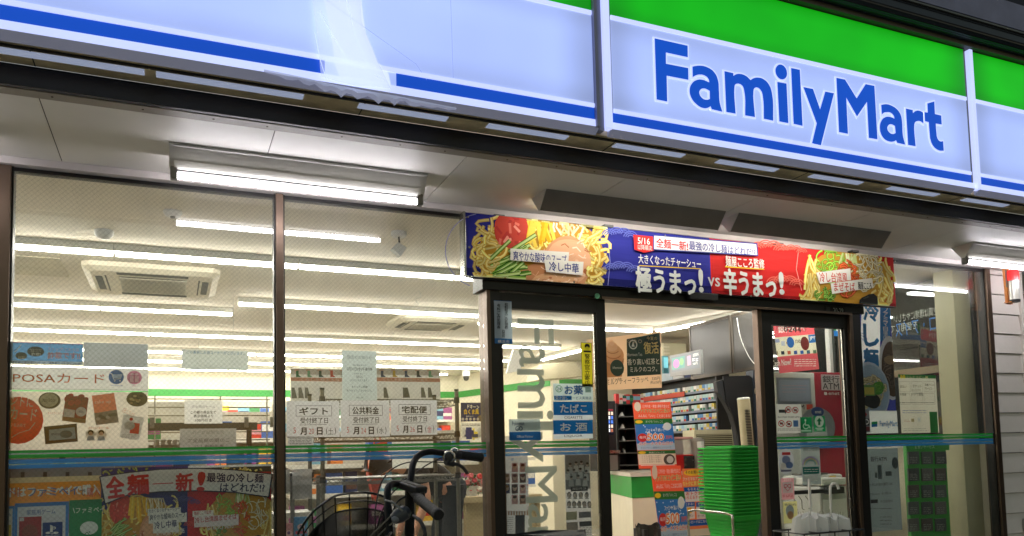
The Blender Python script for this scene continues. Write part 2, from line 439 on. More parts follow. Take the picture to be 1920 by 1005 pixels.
def noodles(S, cx, cy, rx, ry, n, w, seed, cols=((250,215,110),(225,170,50),(140,90,15)), amp=0.5, ang=None, ln=(0.4,0.9)):
    rr = random.Random(seed)
    for i in range(n):
        t = rr.uniform(0, 6.28); r = math.sqrt(rr.random()); x = cx+rx*r*math.cos(t); y = cy+ry*r*math.sin(t)
        a = rr.uniform(0, 6.28) if ang is None else math.radians(ang+rr.uniform(-25, 25)); L = rr.uniform(*ln)*max(min(rx, ry), 6); k = rr.uniform(-amp, amp)
        pts = []; px, py = x, y
        for j in range(7):
            pts.append((px, py)); px += math.cos(a)*L/4; py += math.sin(a)*L/4; a += k
            if ((px-cx)/rx)**2+((py-cy)/ry)**2 > 1.05: a += 1.0; px = cx+(px-cx)*0.93; py = cy+(py-cy)*0.93
        sh = rr.uniform(0.85, 1.1)
        c0, c1, c2 = [tuple(min(255, int(v*sh)) for v in c) for c in cols]
        S.stroke(pts, w*1.25, c2); S.stroke(pts, w, c1); S.stroke(pts, w*0.5, c0, off=w*0.1)
def blob(S, cx, cy, rx, ry, col, seed=0, n=22, rough=0.12):
    rr = random.Random(seed); pts = []
    ph = [rr.uniform(0, 6.28) for _ in range(4)]
    for i in range(n):
        t = 2*math.pi*i/n; k = 1+rough*sum(math.sin((j+2)*t+ph[j])/(j+1) for j in range(4))*0.6
        pts.append((cx+rx*k*math.cos(t), cy+ry*k*math.sin(t)))
    S.poly(pts, col)
# ------------------------------------------------------------------ common materials
YF = 4.113; ZS = 2.6; YS = 3.06
m_soffit = mat('painted_soffit_board', (220,216,210), 0.5, var=0.09, scale=2.5)
m_beam = mat('dark_steel_beam', (34,38,54), 0.5, var=0.3, scale=5, bump=0.15)
m_tan = mat('weathered_tan_metal', (225,206,165), 0.5, 0.0, var=0.35, scale=7, bump=0.1)
m_ceil = mat('interior_ceiling_board', (216,208,190), 0.8, var=0.05, scale=3)
m_cream = mat('cream_wall', (224,216,192), 0.7, var=0.05)
m_green = mat('green_wall_band', (20,140,50), 0.5, var=0.05)
m_floor = mat('store_floor_tile', (180,172,155), 0.25, var=0.1)
m_pave = mat('concrete_paving', (158,152,144), 0.75, var=0.2, scale=8, bump=0.3, bscale=90)
m_bronze = mat('bronze_anodised_frame', (96,80,68), 0.38, 0.75, var=0.15, stretch=(1,1,0.2))
m_black = mat('black_door_frame', (22,20,19), 0.4, 0.3, var=0.2)
m_white = mat('white_paint', (215,214,208), 0.5, var=0.05)
m_grey = mat('grey_metal', (120,120,116), 0.4, 0.5, var=0.12)
m_chrome = mat('chromed_wire', (170,168,160), 0.25, 0.95, var=0.1)
m_dark = mat('dark_plastic', (26,26,28), 0.45, var=0.2)
m_rubber = mat('black_rubber', (16,16,17), 0.6, var=0.2, bump=0.2, bscale=200)
m_tube = emit('lit_tube_indoor', (1.0, 0.955, 0.875, 1), 23)
m_tubeo = emit('lit_tube_canopy', (0.96, 0.93, 1.0, 1), 18)
m_tubew = emit('lit_tube_indoor_cool', (0.95,0.97,0.9,1), 28)
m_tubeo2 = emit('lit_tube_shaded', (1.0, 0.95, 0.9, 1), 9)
g_wire = glass('wired_window_glass', True)
g_clear = glass('clear_door_glass', False)
g_dark = glass('side_window_glass', True, ior=1.65, tint=(0.5,0.55,0.55))

# ------------------------------------------------------------------ ground, shell of the shop
struct('pavement', MB().box(-40,40,-40,YF-0.05,-0.12,0), m_pave)
mb = MB()
struct('floor', MB().box(-5.2,7.6,YF-0.05,13.6,-0.12,0.02), m_floor)
struct('ceiling', MB().box(-5.2,7.6,YF+0.02,13.6,2.635,2.75), m_ceil)
bw = struct('back_wall', MB().box(-5.2,7.6,13.3,13.5,0.02,2.63), m_cream)
MB().box(-5.2,4.72,13.285,13.3,2.235,2.345).build('green_band', m_green, bw)
struct('left_wall', MB().box(-5.3,-5.2,YF,13.3,0.02,2.63), m_cream)
rw = struct('right_wall', MB().box(7.2,7.4,6.9,13.3,0.02,2.63), m_cream)
pw = struct('inner_wall', MB().prism([(4.72,13.28,0.02),(5.35,10.8,0.02),(5.5,10.8,0.02),(4.9,13.28,0.02)], (0,0,2.61)), m_cream)
MB().prism([(4.70,13.28,2.235),(5.33,10.79,2.235),(5.34,10.79,2.235),(4.715,13.28,2.235)], (0,0,0.11)).build('green_band', m_green, pw)
iw = struct('partition_wall', MB().box(5.5,7.2,10.8,10.95,0.02,2.63), m_cream)
MB().box(5.5,7.2,10.785,10.8,2.235,2.345).build('green_band', m_green, iw)
# nook with the cash machine: low wall and glazed side wall
struct('nook_wall', MB().box(5.93,6.05,YF+0.12,6.9,0.02,1.19), m_cream)
struct('nook_back_wall', MB().box(5.93,7.2,6.9,7.02,0.02,2.63), mat('black_wall_panel', (34,40,50), .5))
sidew = thing('side_window', 'dark wired side window behind the mirrored eco lettering', 'window', (5.93, 5.5, 1.19))
MB().box(5.935,5.94,YF+0.14,6.9,1.19,2.6).build('glass_pane', g_dark, sidew)
MB().box(5.90,5.96,4.30,4.35,1.2,2.6).box(5.90,5.96,5.75,5.80,1.2,2.6).box(5.90,5.96,4.35,6.9,1.17,1.2).build('frame', m_white, sidew)
MB().box(5.905,5.955,4.35,6.9,1.80,1.86).build('cross_band', mat('tan_band', (120,105,80), 0.5), sidew)  # plain tan band across the side glass
struct('night_street_wall', MB().box(9.5,9.7,-3,14,0,3.4), mat('dark_neighbour_wall', (30,32,36), 0.8))
col_ = struct('corner_pillar', MB().box(PY(1797,700,YF+0.17).x,5.925,YF+0.17,YF+0.34,0.02,2.6), mat('cream_pillar', (172,167,134), 0.5, var=0.06))
# siding wall right of the shop front, board by board
sw = thing('siding_wall', 'white siding wall of stacked boards right of the shop front', 'wall', (6.06, YF, 0))
m_sid = mat('white_siding', (216,209,202), 0.6, var=0.08, scale=4, bump=0.1)
proto = None; z = 0.02; k = 0
while z < 2.58:
    zt = min(z+0.157, 2.585)
    b = MB().prism([(5.905,YF-0.005,z),(6.262,YF-0.005,z),(6.262,YF+0.008,zt-0.005),(5.905,YF+0.008,zt-0.005)], (0,0.05,0))
    o = b.build('siding_board', m_sid, sw); z = zt; k += 1
MB().box(6.265,6.30,YF-0.02,YF+0.2,0,2.585).build('corner_trim', m_sid, sw)
MB().box(6.0,6.264,YF+0.06,YF+0.12,0.02,2.585).build('backing', m_dark, sw)
MB().box(6.12,6.2,YF-0.06,YF-0.006,0.50,0.60).build('wall_box', mat('grey_wall_box', (150,148,142), 0.5), sw)

# ------------------------------------------------------------------ canopy
so = struct('soffit', MB().box(-6,9,3.285,YF+0.1,2.604,2.66), mat('soffit_joint_dark', (60,55,52), 0.8))
sp = 0.868
x = -0.47 - sp*6
while x < 8.6:
    yj = 3.355
    MB().box(x+0.0025, x+sp-0.0025, yj, YF-0.055, 2.598, 2.603).build('soffit_panel', m_soffit, so); x += sp
for i in range(26):
    xs_ = -1.2+i*0.26+(0.05 if i % 3 else 0); MB().lathe((xs_, 3.32, 2.590), [(0.0045,0.0005),(0.004,-0.002),(0,-0.002)], 8).build('screw', mat('rusty_screw', (70,50,40), 0.7), so)
MB().box(-6,9,3.29,3.352,2.590,2.603).build('edge_trim', mat('edge_trim_grey', (140,132,122), 0.5), so)
MB().box(-6,9,YF-0.052,YF+0.03,2.566,2.603).build('inner_trim', mat('inner_trim_white', (200,192,188), 0.45), so)
struct('canopy_beam', MB().box(-6,9,3.262,3.286,2.592,2.672), m_beam, bevel=0.003)
# underside of the sign box: tan strip with translucent windows
und = struct('sign_underside', MB().box(-6,9,3.09,3.262,2.672,2.70), m_tan)
for a, b in ((-3.0,-2.6),(-2.5,-2.05),(-1.9,-0.10),(-0.06,0.485),(0.71,1.10),(1.29,1.69),(1.945,2.345),(2.555,2.94),(3.18,3.545),(3.765,4.155),(4.385,4.77),(5.0,5.4),(5.6,6.0)):
    MB().box(a,b,3.145,3.19,2.668,2.675).build('light_slot', emit('slot_diffuser', (0.36,0.42,0.60,1), 0.260, (160,165,180)), und)
MB().box(-6,9,3.112,3.12,2.662,2.6715).build('drip_groove', m_dark, und)
x = -0.47
while x < 8:
    MB().box(x,x+0.004,3.12,3.26,2.6705,2.6722).build('joint', m_dark, und); x += 1.2

# the sign boxes
e_white = emit('sign_face_lit', (0.33,0.45,0.97,1), 0.46, (200,200,205), noise=0.13, scale=1.2, hw=1.235, hz=0.216)
e_white1 = emit('sign_face_lit_left', (0.33,0.45,0.97,1), 0.46, (200,200,205), noise=0.13, scale=1.2, hw=2.58, hz=0.216)
e_white3 = emit('sign_face_lit_right', (0.33,0.45,0.97,1), 0.46, (200,200,205), noise=0.13, scale=1.2, hw=1.6, hz=0.216)
e_edge = emit('sign_rail_lit', (0.48,0.56,1.0,1), 0.455, (220,220,225), noise=0.06)
e_green = emit('sign_green_lit', (0.003,0.44,0.004,1), 0.43, (10,120,20), noise=0.15, scale=1.8, hw=1.235, hz=0.146)
e_green1 = emit('sign_green_lit_left', (0.003,0.44,0.004,1), 0.43, (10,120,20), noise=0.15, scale=1.8, hw=2.58, hz=0.146)
e_green3 = emit('sign_green_lit_right', (0.003,0.44,0.004,1), 0.43, (10,120,20), noise=0.15, scale=1.8, hw=1.6, hz=0.146)
e_blue = emit('sign_blue_lit', (0.001,0.062,0.46,1), 0.439, (10,40,150), noise=0.06)
e_lip = emit('sign_lip', (0.20,0.22,0.34,1), 0.15, (170,170,185), noise=0.1)  # grey lip; its weak glow stands in for blue light from the sign
SG = dict(z0=2.665, zb0=2.727, zb1=2.774, zw0=2.794, zw1=3.226, zg0=3.247, z1=3.54)
def sign_box(x0, x1, label):
    t = thing('illuminated_sign', label, 'shop sign', ((x0+x1)/2, YS+0.1, 2.665), 'sign boxes along the canopy')
    MB().box(x0,x1,YS+0.004,3.085,2.70,3.545).build('casing', m_grey, t)
    p = MB().box(x0+0.02,x1-0.02,YS,YS+0.003,SG['zw0']+(0.009 if x0 < 0 else 0),SG['zw1']); p.build('white_face', {-3.4:e_white1,4.372:e_white3}.get(x0,e_white), t)
    MB().box(x0+0.02,x1-0.02,YS,YS+0.003,SG['zg0'],SG['z1']).build('green_band', {-3.4:e_green1,4.372:e_green3}.get(x0,e_green), t)
    MB().prism([(x0,YS-0.006,2.694),(x1,YS-0.006,2.694),(x1,YS-0.004,SG['zb0']),(x0,YS-0.004,SG['zb0'])], (0,0.012,0)).build('bottom_rail', e_edge, t)
    MB().prism([(x0,YS-0.006,2.6935),(x0,YS+0.03,2.668),(x0,YS+0.03,2.6935)], (x1-x0,0,0)).build('bottom_lip', e_lip, t)
    up_ = 0.009 if x0 < 0 else 0.0
    for za, zb in ((SG['zb1']+up_,SG['zw0']+up_),(SG['zw1'],SG['zg0'])):
        MB().box(x0+0.02,x1-0.02,YS-0.006,YS+0.003,za,zb).build('rail', e_edge, t, bevel=0.002)
    return t
s1 = sign_box(-3.4, 1.800, 'lit white sign box with torn film at the left')
s2 = sign_box(1.862, 4.335, 'lit sign box with green band and blue lettering')
s3 = sign_box(4.372, 7.6, 'lit sign box at the far right, blank white and green')
for t, a, b in ((s1,-3.38,0.553),(s1,0.845,1.78),(s2,1.866,4.315),(s3,4.392,7.58)):
    MB().box(a,b,YS,YS+0.003,SG['zb0'],SG['zb1']+(0.009 if t is s1 else 0)).build('blue_band', e_blue, t)
MB().box(0.553,0.845,YS+0.001,YS+0.003,SG['zb0'],SG['zb1']+0.009).build('bare_face', e_white, s1)
for t, a, b, w_ in ((s1,1.782,1.800,0),(s2,1.829,1.866,1),(s3,4.345,4.372,1)):
    MB().box(a,b,YS-0.02,YS+0.02,2.69,3.54).build('end_post', e_edge if w_ else mat('sign_joint_dark',(150,152,185),0.4), t, bevel=0.002)
MB().box(1.801,1.828,YS-0.004,YS+0.03,2.68,3.56).build('joint_cover', mat('sign_joint_dark',(150,152,185),0.4), s1)
# torn translucent film hanging over the left sign
f = MB(); rr = random.Random(3)
rows = [(0,[(585,-6),(612,-6),(640,-6),(662,-6),(676,-6)]),(1,[(590,40),(615,40),(642,40),(668,38),(678,40)]),(2,[(597,85),(622,85),(650,82),(680,80),(692,75)]),
        (3,[(600,125),(625,130),(655,130),(690,118),(707,112)]),(4,[(602,143),(630,152),(665,160),(705,162),(733,166)])]
vs = []; fs = []
for r_, pts in rows:
    for i, p in enumerate(pts):
        P = PY(p[0], p[1], YS-0.012-rr.uniform(0,0.022)); vs.append(P)
for r_ in range(4):
    for i in range(4): fs.append((r_*5+i, r_*5+i+1, (r_+1)*5+i+1, (r_+1)*5+i))
f.add(vs, fs)
fm = film('torn_plastic_film', (225,230,250), 0.45); fm.node_tree.nodes['Principled BSDF'].inputs['Emission Color'].default_value = (0.6,0.7,1,1)
fm.node_tree.nodes['Principled BSDF'].inputs['Emission Strength'].default_value = 0.34  # glow added in place of sign light coming through the film
MB().prism([PY(x_,y_,YS-0.001) for x_,y_ in ((606,-8),(677,-8),(681,30),(686,62),(700,95),(708,118),(722,126),(729,140),(734,166),(690,160),(640,152),(628,120),(622,70))],(0,0.001,0)).build('torn_vinyl', emit('bare_lightbox', (0.62,0.72,1.0,1), 0.455), s1)
fo = f.build('torn_film', fm, s1, smooth=True)
# bunched plastic along the lower edge
edge = smooth_path([PY(x_, y_, YS-0.012) for x_, y_ in ((495,130),(560,143),(620,157),(680,169),(740,179),(800,191),(856,202))],6)
bm_ = MB(); n_e = len(edge); vs = []
for i, p in enumerate(edge):
    k_ = math.sin(math.pi*i/(n_e-1)); h_ = 0.008+k_*(0.022+0.012*math.sin(i*1.9)+rr.uniform(-.006,.006))
    vs += [p, p+Vector((0,-0.010*k_*rr.random(),-h_*.5)), p+Vector((0,0.006,-h_))]
bm_.add(vs, [(3*i+j,3*i+j+1,3*i+j+4,3*i+j+3) for i in range(n_e-1) for j in (0,1)])
bfm = film('bunched_film', (235,237,248), 0.75); bfm.node_tree.nodes['Principled BSDF'].inputs['Emission Color'].default_value = (0.4,0.45,0.8,1); bfm.node_tree.nodes['Principled BSDF'].inputs['Emission Strength'].default_value = 0.14  # slight glow added to lighten the bunched film, as if the sign lit it
bm_.build('bunched_film', bfm, s1, smooth=True)
for q in (((600,20),(640,95),(655,150)),((618,60),(660,120),(700,160)),((590,60),(600,110),(612,148)),((650,0),(668,70),(690,120)),((640,110),(680,128),(720,150))):
    MB().tube(smooth_path([PY(x_,y_,YS-0.022) for x_,y_ in q],4), 0.0013, 4).build('film_crease', emit('film_crease_glow', (0.45,0.54,1.0,1), 0.46, (225,228,240)), s1)  # creases glow by themselves, standing in for light caught on the film
for a, b in (((845,0),(850,150)),((612,0),(780,120)),((780,120),(800,150))):
    MB().tube([PY(*a, YS-0.003), PY(*b, YS-0.003)], 0.0008, 4).build('seam', emit('seam_lit', (0.22,0.28,0.62,1), 0.42, (110,115,150)), s1)

# lettering of the sign, traced: corner points, (x,y,1) = smooth point
def glyph(name, outs, org, sc, lift):
    def cur(off, dz):
        c = bpy.data.curves.new(name, 'CURVE'); c.dimensions = '2D'; c.fill_mode = 'BOTH'; c.offset = off; c.resolution_u = 5
        for pts in outs:
            sp_ = c.splines.new('BEZIER'); sp_.bezier_points.add(len(pts)-1); sp_.use_cyclic_u = True
            for bp, p in zip(sp_.bezier_points, pts):
                P = PY(org[0]+p[0]/sc, org[1]+p[1]/sc, YS); bp.co = (P.x, P.z, 0)
                h = 'AUTO' if len(p) > 2 else 'VECTOR'; bp.handle_left_type = h; bp.handle_right_type = h
        c.extrude = dz/2
        o = bpy.data.objects.new(name, c); COL.objects.link(o); dg = bpy.context.evaluated_depsgraph_get(); dg.update()
        me = bpy.data.meshes.new_from_object(o.evaluated_get(dg)); COL.objects.unlink(o); bpy.data.objects.remove(o)
        mb_ = MB(); mb_.add([(v.co.x, YS-v.co.z-dz/2, v.co.y) for v in me.vertices], [tuple(p.vertices) for p in me.polygons]); bpy.data.meshes.remove(me)
        return mb_
    halo = cur(0.0085, 0.004).build('letter_edge', e_edge, s2)
    cur(0.0, 0.0065).build('letter', e_letter, s2)
e_letter = emit('sign_letter_blue', (0.0005,0.075,0.53,1), 0.406, (10,50,170), noise=0.10, scale=2)
A = ((1210,60),5.583); B = ((1350,100),6.281); C_ = ((1490,110),5.583); D_ = ((1630,170),7.731)
glyph('F', [[(92,73),(435,150),(436,268),(207,218),(208,338),(441,384),(443,505),(215,461),(221,732),(113,710)]], *A, 0)
glyph('a', [[(488,367),(560,358,1),(640,375,1),(715,430,1),(752,510,1),(762,620,1),(770,740,1),(797,838),(690,812),(676,780),(655,795,1),(600,800,1),(530,760,1),(475,690,1),(458,610,1),(480,545,1),(530,508,1),(590,506,1),(664,535),(655,495,1),(620,462,1),(560,450,1),(520,460,1),(490,476)],
            [(668,620),(670,704),(640,715,1),(590,700,1),(557,645,1),(570,608,1),(615,596,1)]], *A, 0)
glyph('m', [[(46,217),(148,240),(148,272),(180,253,1),(235,250,1),(300,275,1),(350,322),(385,300,1),(440,292,1),(510,315,1),(570,380,1),(601,470,1),(617,797),(510,775),(497,510,1),(480,450,1),(435,408,1),(395,418,1),(384,455,1),(402,754),(290,735),(277,440,1),(255,385,1),(210,362,1),(170,375,1),(160,415,1),(174,714),(68,695)]], *B, 0)
glyph('i', [[(700,138,1),(755,170,1),(779,238,1),(765,292,1),(725,311,1),(675,285,1),(646,215,1),(660,160,1)],[(668,343),(773,362),(795,826),(692,806)]], *B, 0)
glyph('l', [[(830,179),(930,200),(962,857),(860,834)]], *B, 0)
glyph('y', [[(85,303),(183,323),(258,540),(313,350),(402,368),(265,912),(175,888),(225,680)]], *C_, 0)
glyph('M', [[(430,206),(518,224),(640,422),(735,272),(825,290),(857,847),(770,832),(750,452),(645,606),(530,405),(548,789),(458,772)]], *C_, 0)
glyph('a', [[(163,212),(230,203,1),(310,225,1),(390,280,1),(440,355,1),(460,450,1),(472,650,1),(505,785),(395,760),(378,722),(340,742,1),(270,738,1),(205,700,1),(160,630,1),(143,540,1),(165,440,1),(220,390,1),(290,388,1),(355,415),(345,370,1),(300,325,1),(240,317,1),(200,325,1),(172,348)],
            [(362,516),(372,618),(325,635,1),(275,610,1),(247,555,1),(265,505,1),(310,492,1)]], *D_, 0)
glyph('r', [[(521,266),(616,288),(618,335),(660,300,1),(720,300,1),(766,325),(770,475),(735,450,1),(690,445,1),(650,465,1),(638,500,1),(657,810),(553,790)]], *D_, 0)
glyph('t', [[(832,190),(928,163),(937,345),(1028,367),(1035,494),(948,480),(958,610,1),(975,700,1),(1010,740,1),(1055,738),(1065,875),(1000,870,1),(920,810,1),(878,720,1),(865,620,1),(852,460),(797,446),(790,318),(838,326)]], *D_, 0)

# roof edge above the sign, and the wall over it
g = struct('roof_flashing', MB().box(-6,9,3.03,3.30,3.548,3.575), mat('grey_flashing', (95,92,84), 0.5, 0.3))
gut = thing('roof_gutter', 'black round edged roof gutter above the lit sign', 'gutter', (2,3.0,3.575))
MB().prism([(-6,2.99,3.576),(-6,2.965,3.60),(-6,2.965,3.655),(-6,2.98,3.67),(-6,3.10,3.67),(-6,3.10,3.576)], (15,0,0)).build('trough', mat('black_gutter', (30,32,38), 0.35), gut, bevel=0.008)
MB().box(-6,9,2.955,2.968,3.664,3.674).build('rim', mat('gutter_rim', (95,95,90), 0.4), gut)
m_up = mat('dark_upper_wall', (140,142,172), 0.8, var=0.2)
struct('upper_fascia', MB().box(-6,9,3.02,3.3,3.735,3.90), m_up)
struct('upper_wall', MB().box(-6,9,3.12,3.4,3.575,3.735).box(-6,9,3.06,3.4,3.90,7), mat('very_dark_upper_wall', (44,46,62), 0.8))

# ------------------------------------------------------------------ canopy luminaires
def luminaire(x0, x1, label, lit=True, yc=3.735, hw=0.088, zt=2.598, za=2.507):
    t = thing('canopy_light', label, 'strip light', ((x0+x1)/2, yc, zt), 'strip lights under the canopy')
    body = MB().prism([(x0,yc-hw,zt),(x0,yc-0.012,za),(x0,yc+0.012,za),(x0,yc+hw,zt)], (x1-x0,0,0))
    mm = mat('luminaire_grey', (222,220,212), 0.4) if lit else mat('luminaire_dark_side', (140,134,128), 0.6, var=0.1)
    if lit:
        body.build('body', mm, t)
        MB().box(x0-0.001,x1+0.001,yc-hw-0.003,yc-hw+0.004,zt-0.014,zt).build('flange', m_white, t)
        MB().prism([(x0+0.02,yc-0.036,za+0.031),(x1-0.02,yc-0.036,za+0.031),(x1-0.02,yc-0.012,za-0.002),(x0+0.02,yc-0.012,za-0.002)], (0,-0.003,-0.001)).build('reflector', mat('luminaire_reflector', (240,238,228), 0.3), t)
        zt2 = za-0.027
        MB().cyl((x0+0.03,yc-0.022,za-0.009),(x1-0.03,yc-0.022,za-0.010),0.0042,6).build('edge_line', mat('luminaire_edge', (70,68,66), 0.5), t)  # thin dark rod added as the line between reflector and tube
        for xs in (x0+0.005, x1-0.035):
            MB().box(xs, xs+0.03, yc-0.02, yc+0.02, za-0.045, za+0.012).build('tube_socket', m_grey, t, bevel=0.004)
        MB().cyl((x0+0.035,yc,zt2),(x1-0.035,yc,zt2),0.0135,14).build('tube', m_tubeo, t, smooth=True)
    else:
        MB().prism([(x0+0.004,yc-hw,zt),(x0+0.004,yc-0.004,za),(x0+0.004,yc-0.001,za),(x0+0.004,yc-hw+0.006,zt)], (x1-x0-0.008,0,0)).build('shade', mm, t)
        MB().prism([(x0+0.004,yc-hw+0.010,zt-0.003),(x0+0.004,yc-0.000,za+0.002),(x0+0.004,yc+0.002,za+0.002),(x0+0.004,yc-hw+0.013,zt-0.003)], (x1-x0-0.008,0,0)).build('reflector', mat('luminaire_reflector', (240,238,228), 0.3), t)
        MB().cyl((x0+0.03,yc+0.02,zt-0.030),(x1-0.03,yc+0.02,zt-0.030),0.012,12).build('tube', m_tubeo2, t, smooth=True)
        for xs in (x0, x1-0.004):
            MB().prism([(xs,yc-hw-0.002,zt),(xs,yc-0.004,za-0.003),(xs,yc+0.004,za-0.003),(xs,yc+hw+0.002,zt)], (0.004,0,0)).build('end_cap', m_soffit, t)
            MB().box(xs+(0.004 if xs == x0 else -0.026),xs+(0.03 if xs == x0 else 0),yc+0.004,yc+0.036,zt-0.05,zt).build('tube_socket', m_grey, t)
    return t
luminaire(-0.016, 1.161, 'lit grey strip light over the two big windows')
luminaire(5.125, 6.30, 'lit strip light at the right end near the alarm lamp')
luminaire(-1.95, -0.78, 'lit strip light beyond the left edge of the photo')
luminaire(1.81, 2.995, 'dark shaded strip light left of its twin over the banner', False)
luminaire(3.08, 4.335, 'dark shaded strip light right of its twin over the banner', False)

# ------------------------------------------------------------------ shop front
ZH = 2.545
def stripe(x0, x1, par, y=YF-0.003):
    """thin tape lines across the glass"""
    top = 1.272
    for a, b, nm, m_ in ((0,0.013,'green_tape','g'),(0.019,0.036,'green_tape','g'),(0.013,0.019,'pale_tape','p'),(0.041,0.060,'blue_tape','b'),(0.060,0.066,'pale_tape','p'),(0.066,0.082,'blue_tape','b')):
        m = {'g': film('tape_green', (25,165,60), 0.74), 'b': film('tape_blue', (50,140,205), 0.66), 'p': film('tape_pale', (140,200,190), 0.3)}[m_]
        MB().box(x0,x1,y-0.0004,y,top-b,top-a).build(nm, m, par)
def window(x0, x1, z0, z1, label):
    t = thing('shop_window', label, 'window', ((x0+x1)/2, YF, z0), 'large windows of the shop front')
    MB().box(x0,x1,YF-0.003,YF+0.003,z0,z1).build('glass_pane', g_wire, t)
    MB().box(x0,x1,YF-0.012,YF+0.03,z1,z1+0.018).build('head_seal', m_black, t)
    MB().box(x0,x1,YF-0.03,YF+0.03,z0-0.06,z0).build('sill', m_bronze, t)
    stripe(x0, x1, t, YF-0.0035)
    return t
w0 = window(-3.2,-0.722,0.42,ZH,'shop window cut off by the left edge of the photo')
w1 = window(-0.665,0.478,0.42,ZH,'big wired window with the gift card and noodle posters')
w2 = window(0.522,1.622,0.42,ZH,'big wired window behind the bicycle with three notices')
w3 = window(4.47,5.855,0.42,ZH,'wired window right of the door with tall noodle flag')
def mullion(x0, x1, label, z0=0, z1=2.566, d0=0.03, d1=0.07, m=None, seal=True):
    t = thing('mullion', label, 'window post', ((x0+x1)/2, YF, z0))
    MB().box(x0,x1,YF-d0,YF+d1,z0,z1).build('post', m or m_bronze, t, bevel=0.003)
    if seal:
        MB().box(x0-0.008,x0,YF-0.012,YF+0.05,z0,z1).build('seal', m_black, t); MB().box(x1,x1+0.008,YF-0.012,YF+0.05,z0,z1).build('seal', m_black, t)
mullion(-0.722,-0.673,'bronze window post at the left edge of the photo')
mullion(0.484,0.522,'bronze window post between the two big windows')
mullion(5.855,5.905,'bronze end post beside the white siding wall')
struct('plinth', MB().box(-5.2,1.63,YF-0.04,YF+0.08,0,0.36).box(4.47,5.9,YF-0.04,YF+0.08,0,0.36), m_cream)

ent = thing('entrance_frame', 'black metal frame around the automatic shop entrance', 'door frame', (3.0, YF, 0))
MB().box(1.626,1.648,YF-0.05,YF+0.08,0,2.42).build('door_post', m_bronze, ent)
MB().box(1.648,1.71,YF-0.04,YF+0.08,0,2.2).build('door_post', m_black, ent)
MB().box(4.40,4.47,YF-0.05,YF+0.08,0,2.2).build('door_post', m_black, ent)
MB().box(4.365,4.395,YF-0.055,YF+0.06,0,2.13).build('door_post', m_bronze, ent, bevel=0.003)
MB().box(1.60,4.50,YF-0.06,YF+0.10,2.13,2.32).build('header', m_black, ent, bevel=0.003)
MB().box(1.60,4.50,YF-0.02,YF+0.06,2.32,2.566).build('header', m_black, ent)
MB().box(2.36,4.37,YF-0.075,YF-0.061,2.115,2.13).build('rail', m_bronze, ent)
MB().box(2.98,3.20,YF-0.10,YF-0.061,2.145,2.19).build('door_sensor', m_dark, ent, bevel=0.006)
P = PY(1120,555,YF-0.064)
MB().lathe((P.x,YF-0.061,P.z), [(0.0,0.0),(0.017,0.0),(0.017,0.004),(0.0,0.006)], 16, axis=(0,-1,0)).build('green_sticker', mat('green_sticker', (90,160,120), 0.5), ent)
S = Sheet("number_plate", None, None, None, Y=YF-0.0615, parent=ent, quad=[(1545,573),(1585,575),(1585,590),(1545,588)], base=(30,29,28), th=0.0005)
S.text('20-29', 1562,577,1581,587, (165,165,160)); S.rect(1549,575,1557,588,(60,60,58)); S.done()
# leaf left of the opening
def leaf(x0, x1, z1, label, sl, sr, st):
    t = thing('sliding_door', label, 'glass door', ((x0+x1)/2, YF, 0), 'sliding glass doors of the entrance')
    MB().box(x0,x0+sl,YF-0.03,YF+0.02,0.02,z1).box(x1-sr,x1,YF-0.03,YF+0.02,0.02,z1).box(x0+sl,x1-sr,YF-0.03,YF+0.02,z1-st,z1).box(x0+sl,x1-sr,YF-0.03,YF+0.02,0.02,0.22).build('frame', m_black, t, bevel=0.002)
    MB().box(x0+sl,x1-sr,YF-0.004,YF+0.002,0.22,z1-st).build('glass_pane', g_wire, t)
    stripe(x0+sl+0.002, x1-sr-0.002, t, YF-0.0045)
    MB().box(x0+sl,x0+sl+0.012,YF-0.012,YF-0.005,0.22,z1-st).build('edge_strip', m_bronze, t)
    MB().box(x1-sr-0.012,x1-sr,YF-0.012,YF-0.005,0.22,z1-st).build('edge_strip', m_chrome, t)
    return t
d1 = leaf(1.71,2.405,2.125,'sliding glass door left of the opening, with vertical lettering',0.012,0.062,0.09)
d2 = leaf(3.60,4.365,2.125,'sliding glass door right of the opening, before the cash machine',0.085,0.03,0.10)
MB().box(3.565,3.60,YF-0.035,YF+0.02,0,2.125).build('edge_post', m_bronze, d2, bevel=0.003)
# vertical translucent lettering on the left leaf
def vlet(ch, xl, xr, yt, yb):
    """a letter turned a quarter clockwise; world box from photo corners"""
    P0 = PY(xl, yt, YF-0.006); P1 = PY(xr, yb, YF-0.006)
    vs, fs, _ = glyphs(ch, 0.03)
    mb_ = MB(); q_ = 0.0035
    for k, (dx, dz) in enumerate(((0,0),(q_,0),(-q_,0),(0,q_),(0,-q_))): mb_.add([(P0.x+y*(P1.x-P0.x)+dx, YF-0.006-k*0.00004, P0.z-x*(P0.z-P1.z)+dz) for x, y in vs], fs)
    mb_.build('letter', film('door_lettering_grey', (200,208,192), 0.42), d1)
vlet('F',971,1038,597,645)
vlet('a',973,1022,647,688)
vlet('m',970,1022,692,765)
vlet('i',970,1037,770,786)
vlet('l',972,1040,791,806)
vlet('y',956,1018,810,866)
vlet('M',985,1045,876,940)
vlet('a',990,1028,946,985)
vlet('r',990,1028,990,1012)
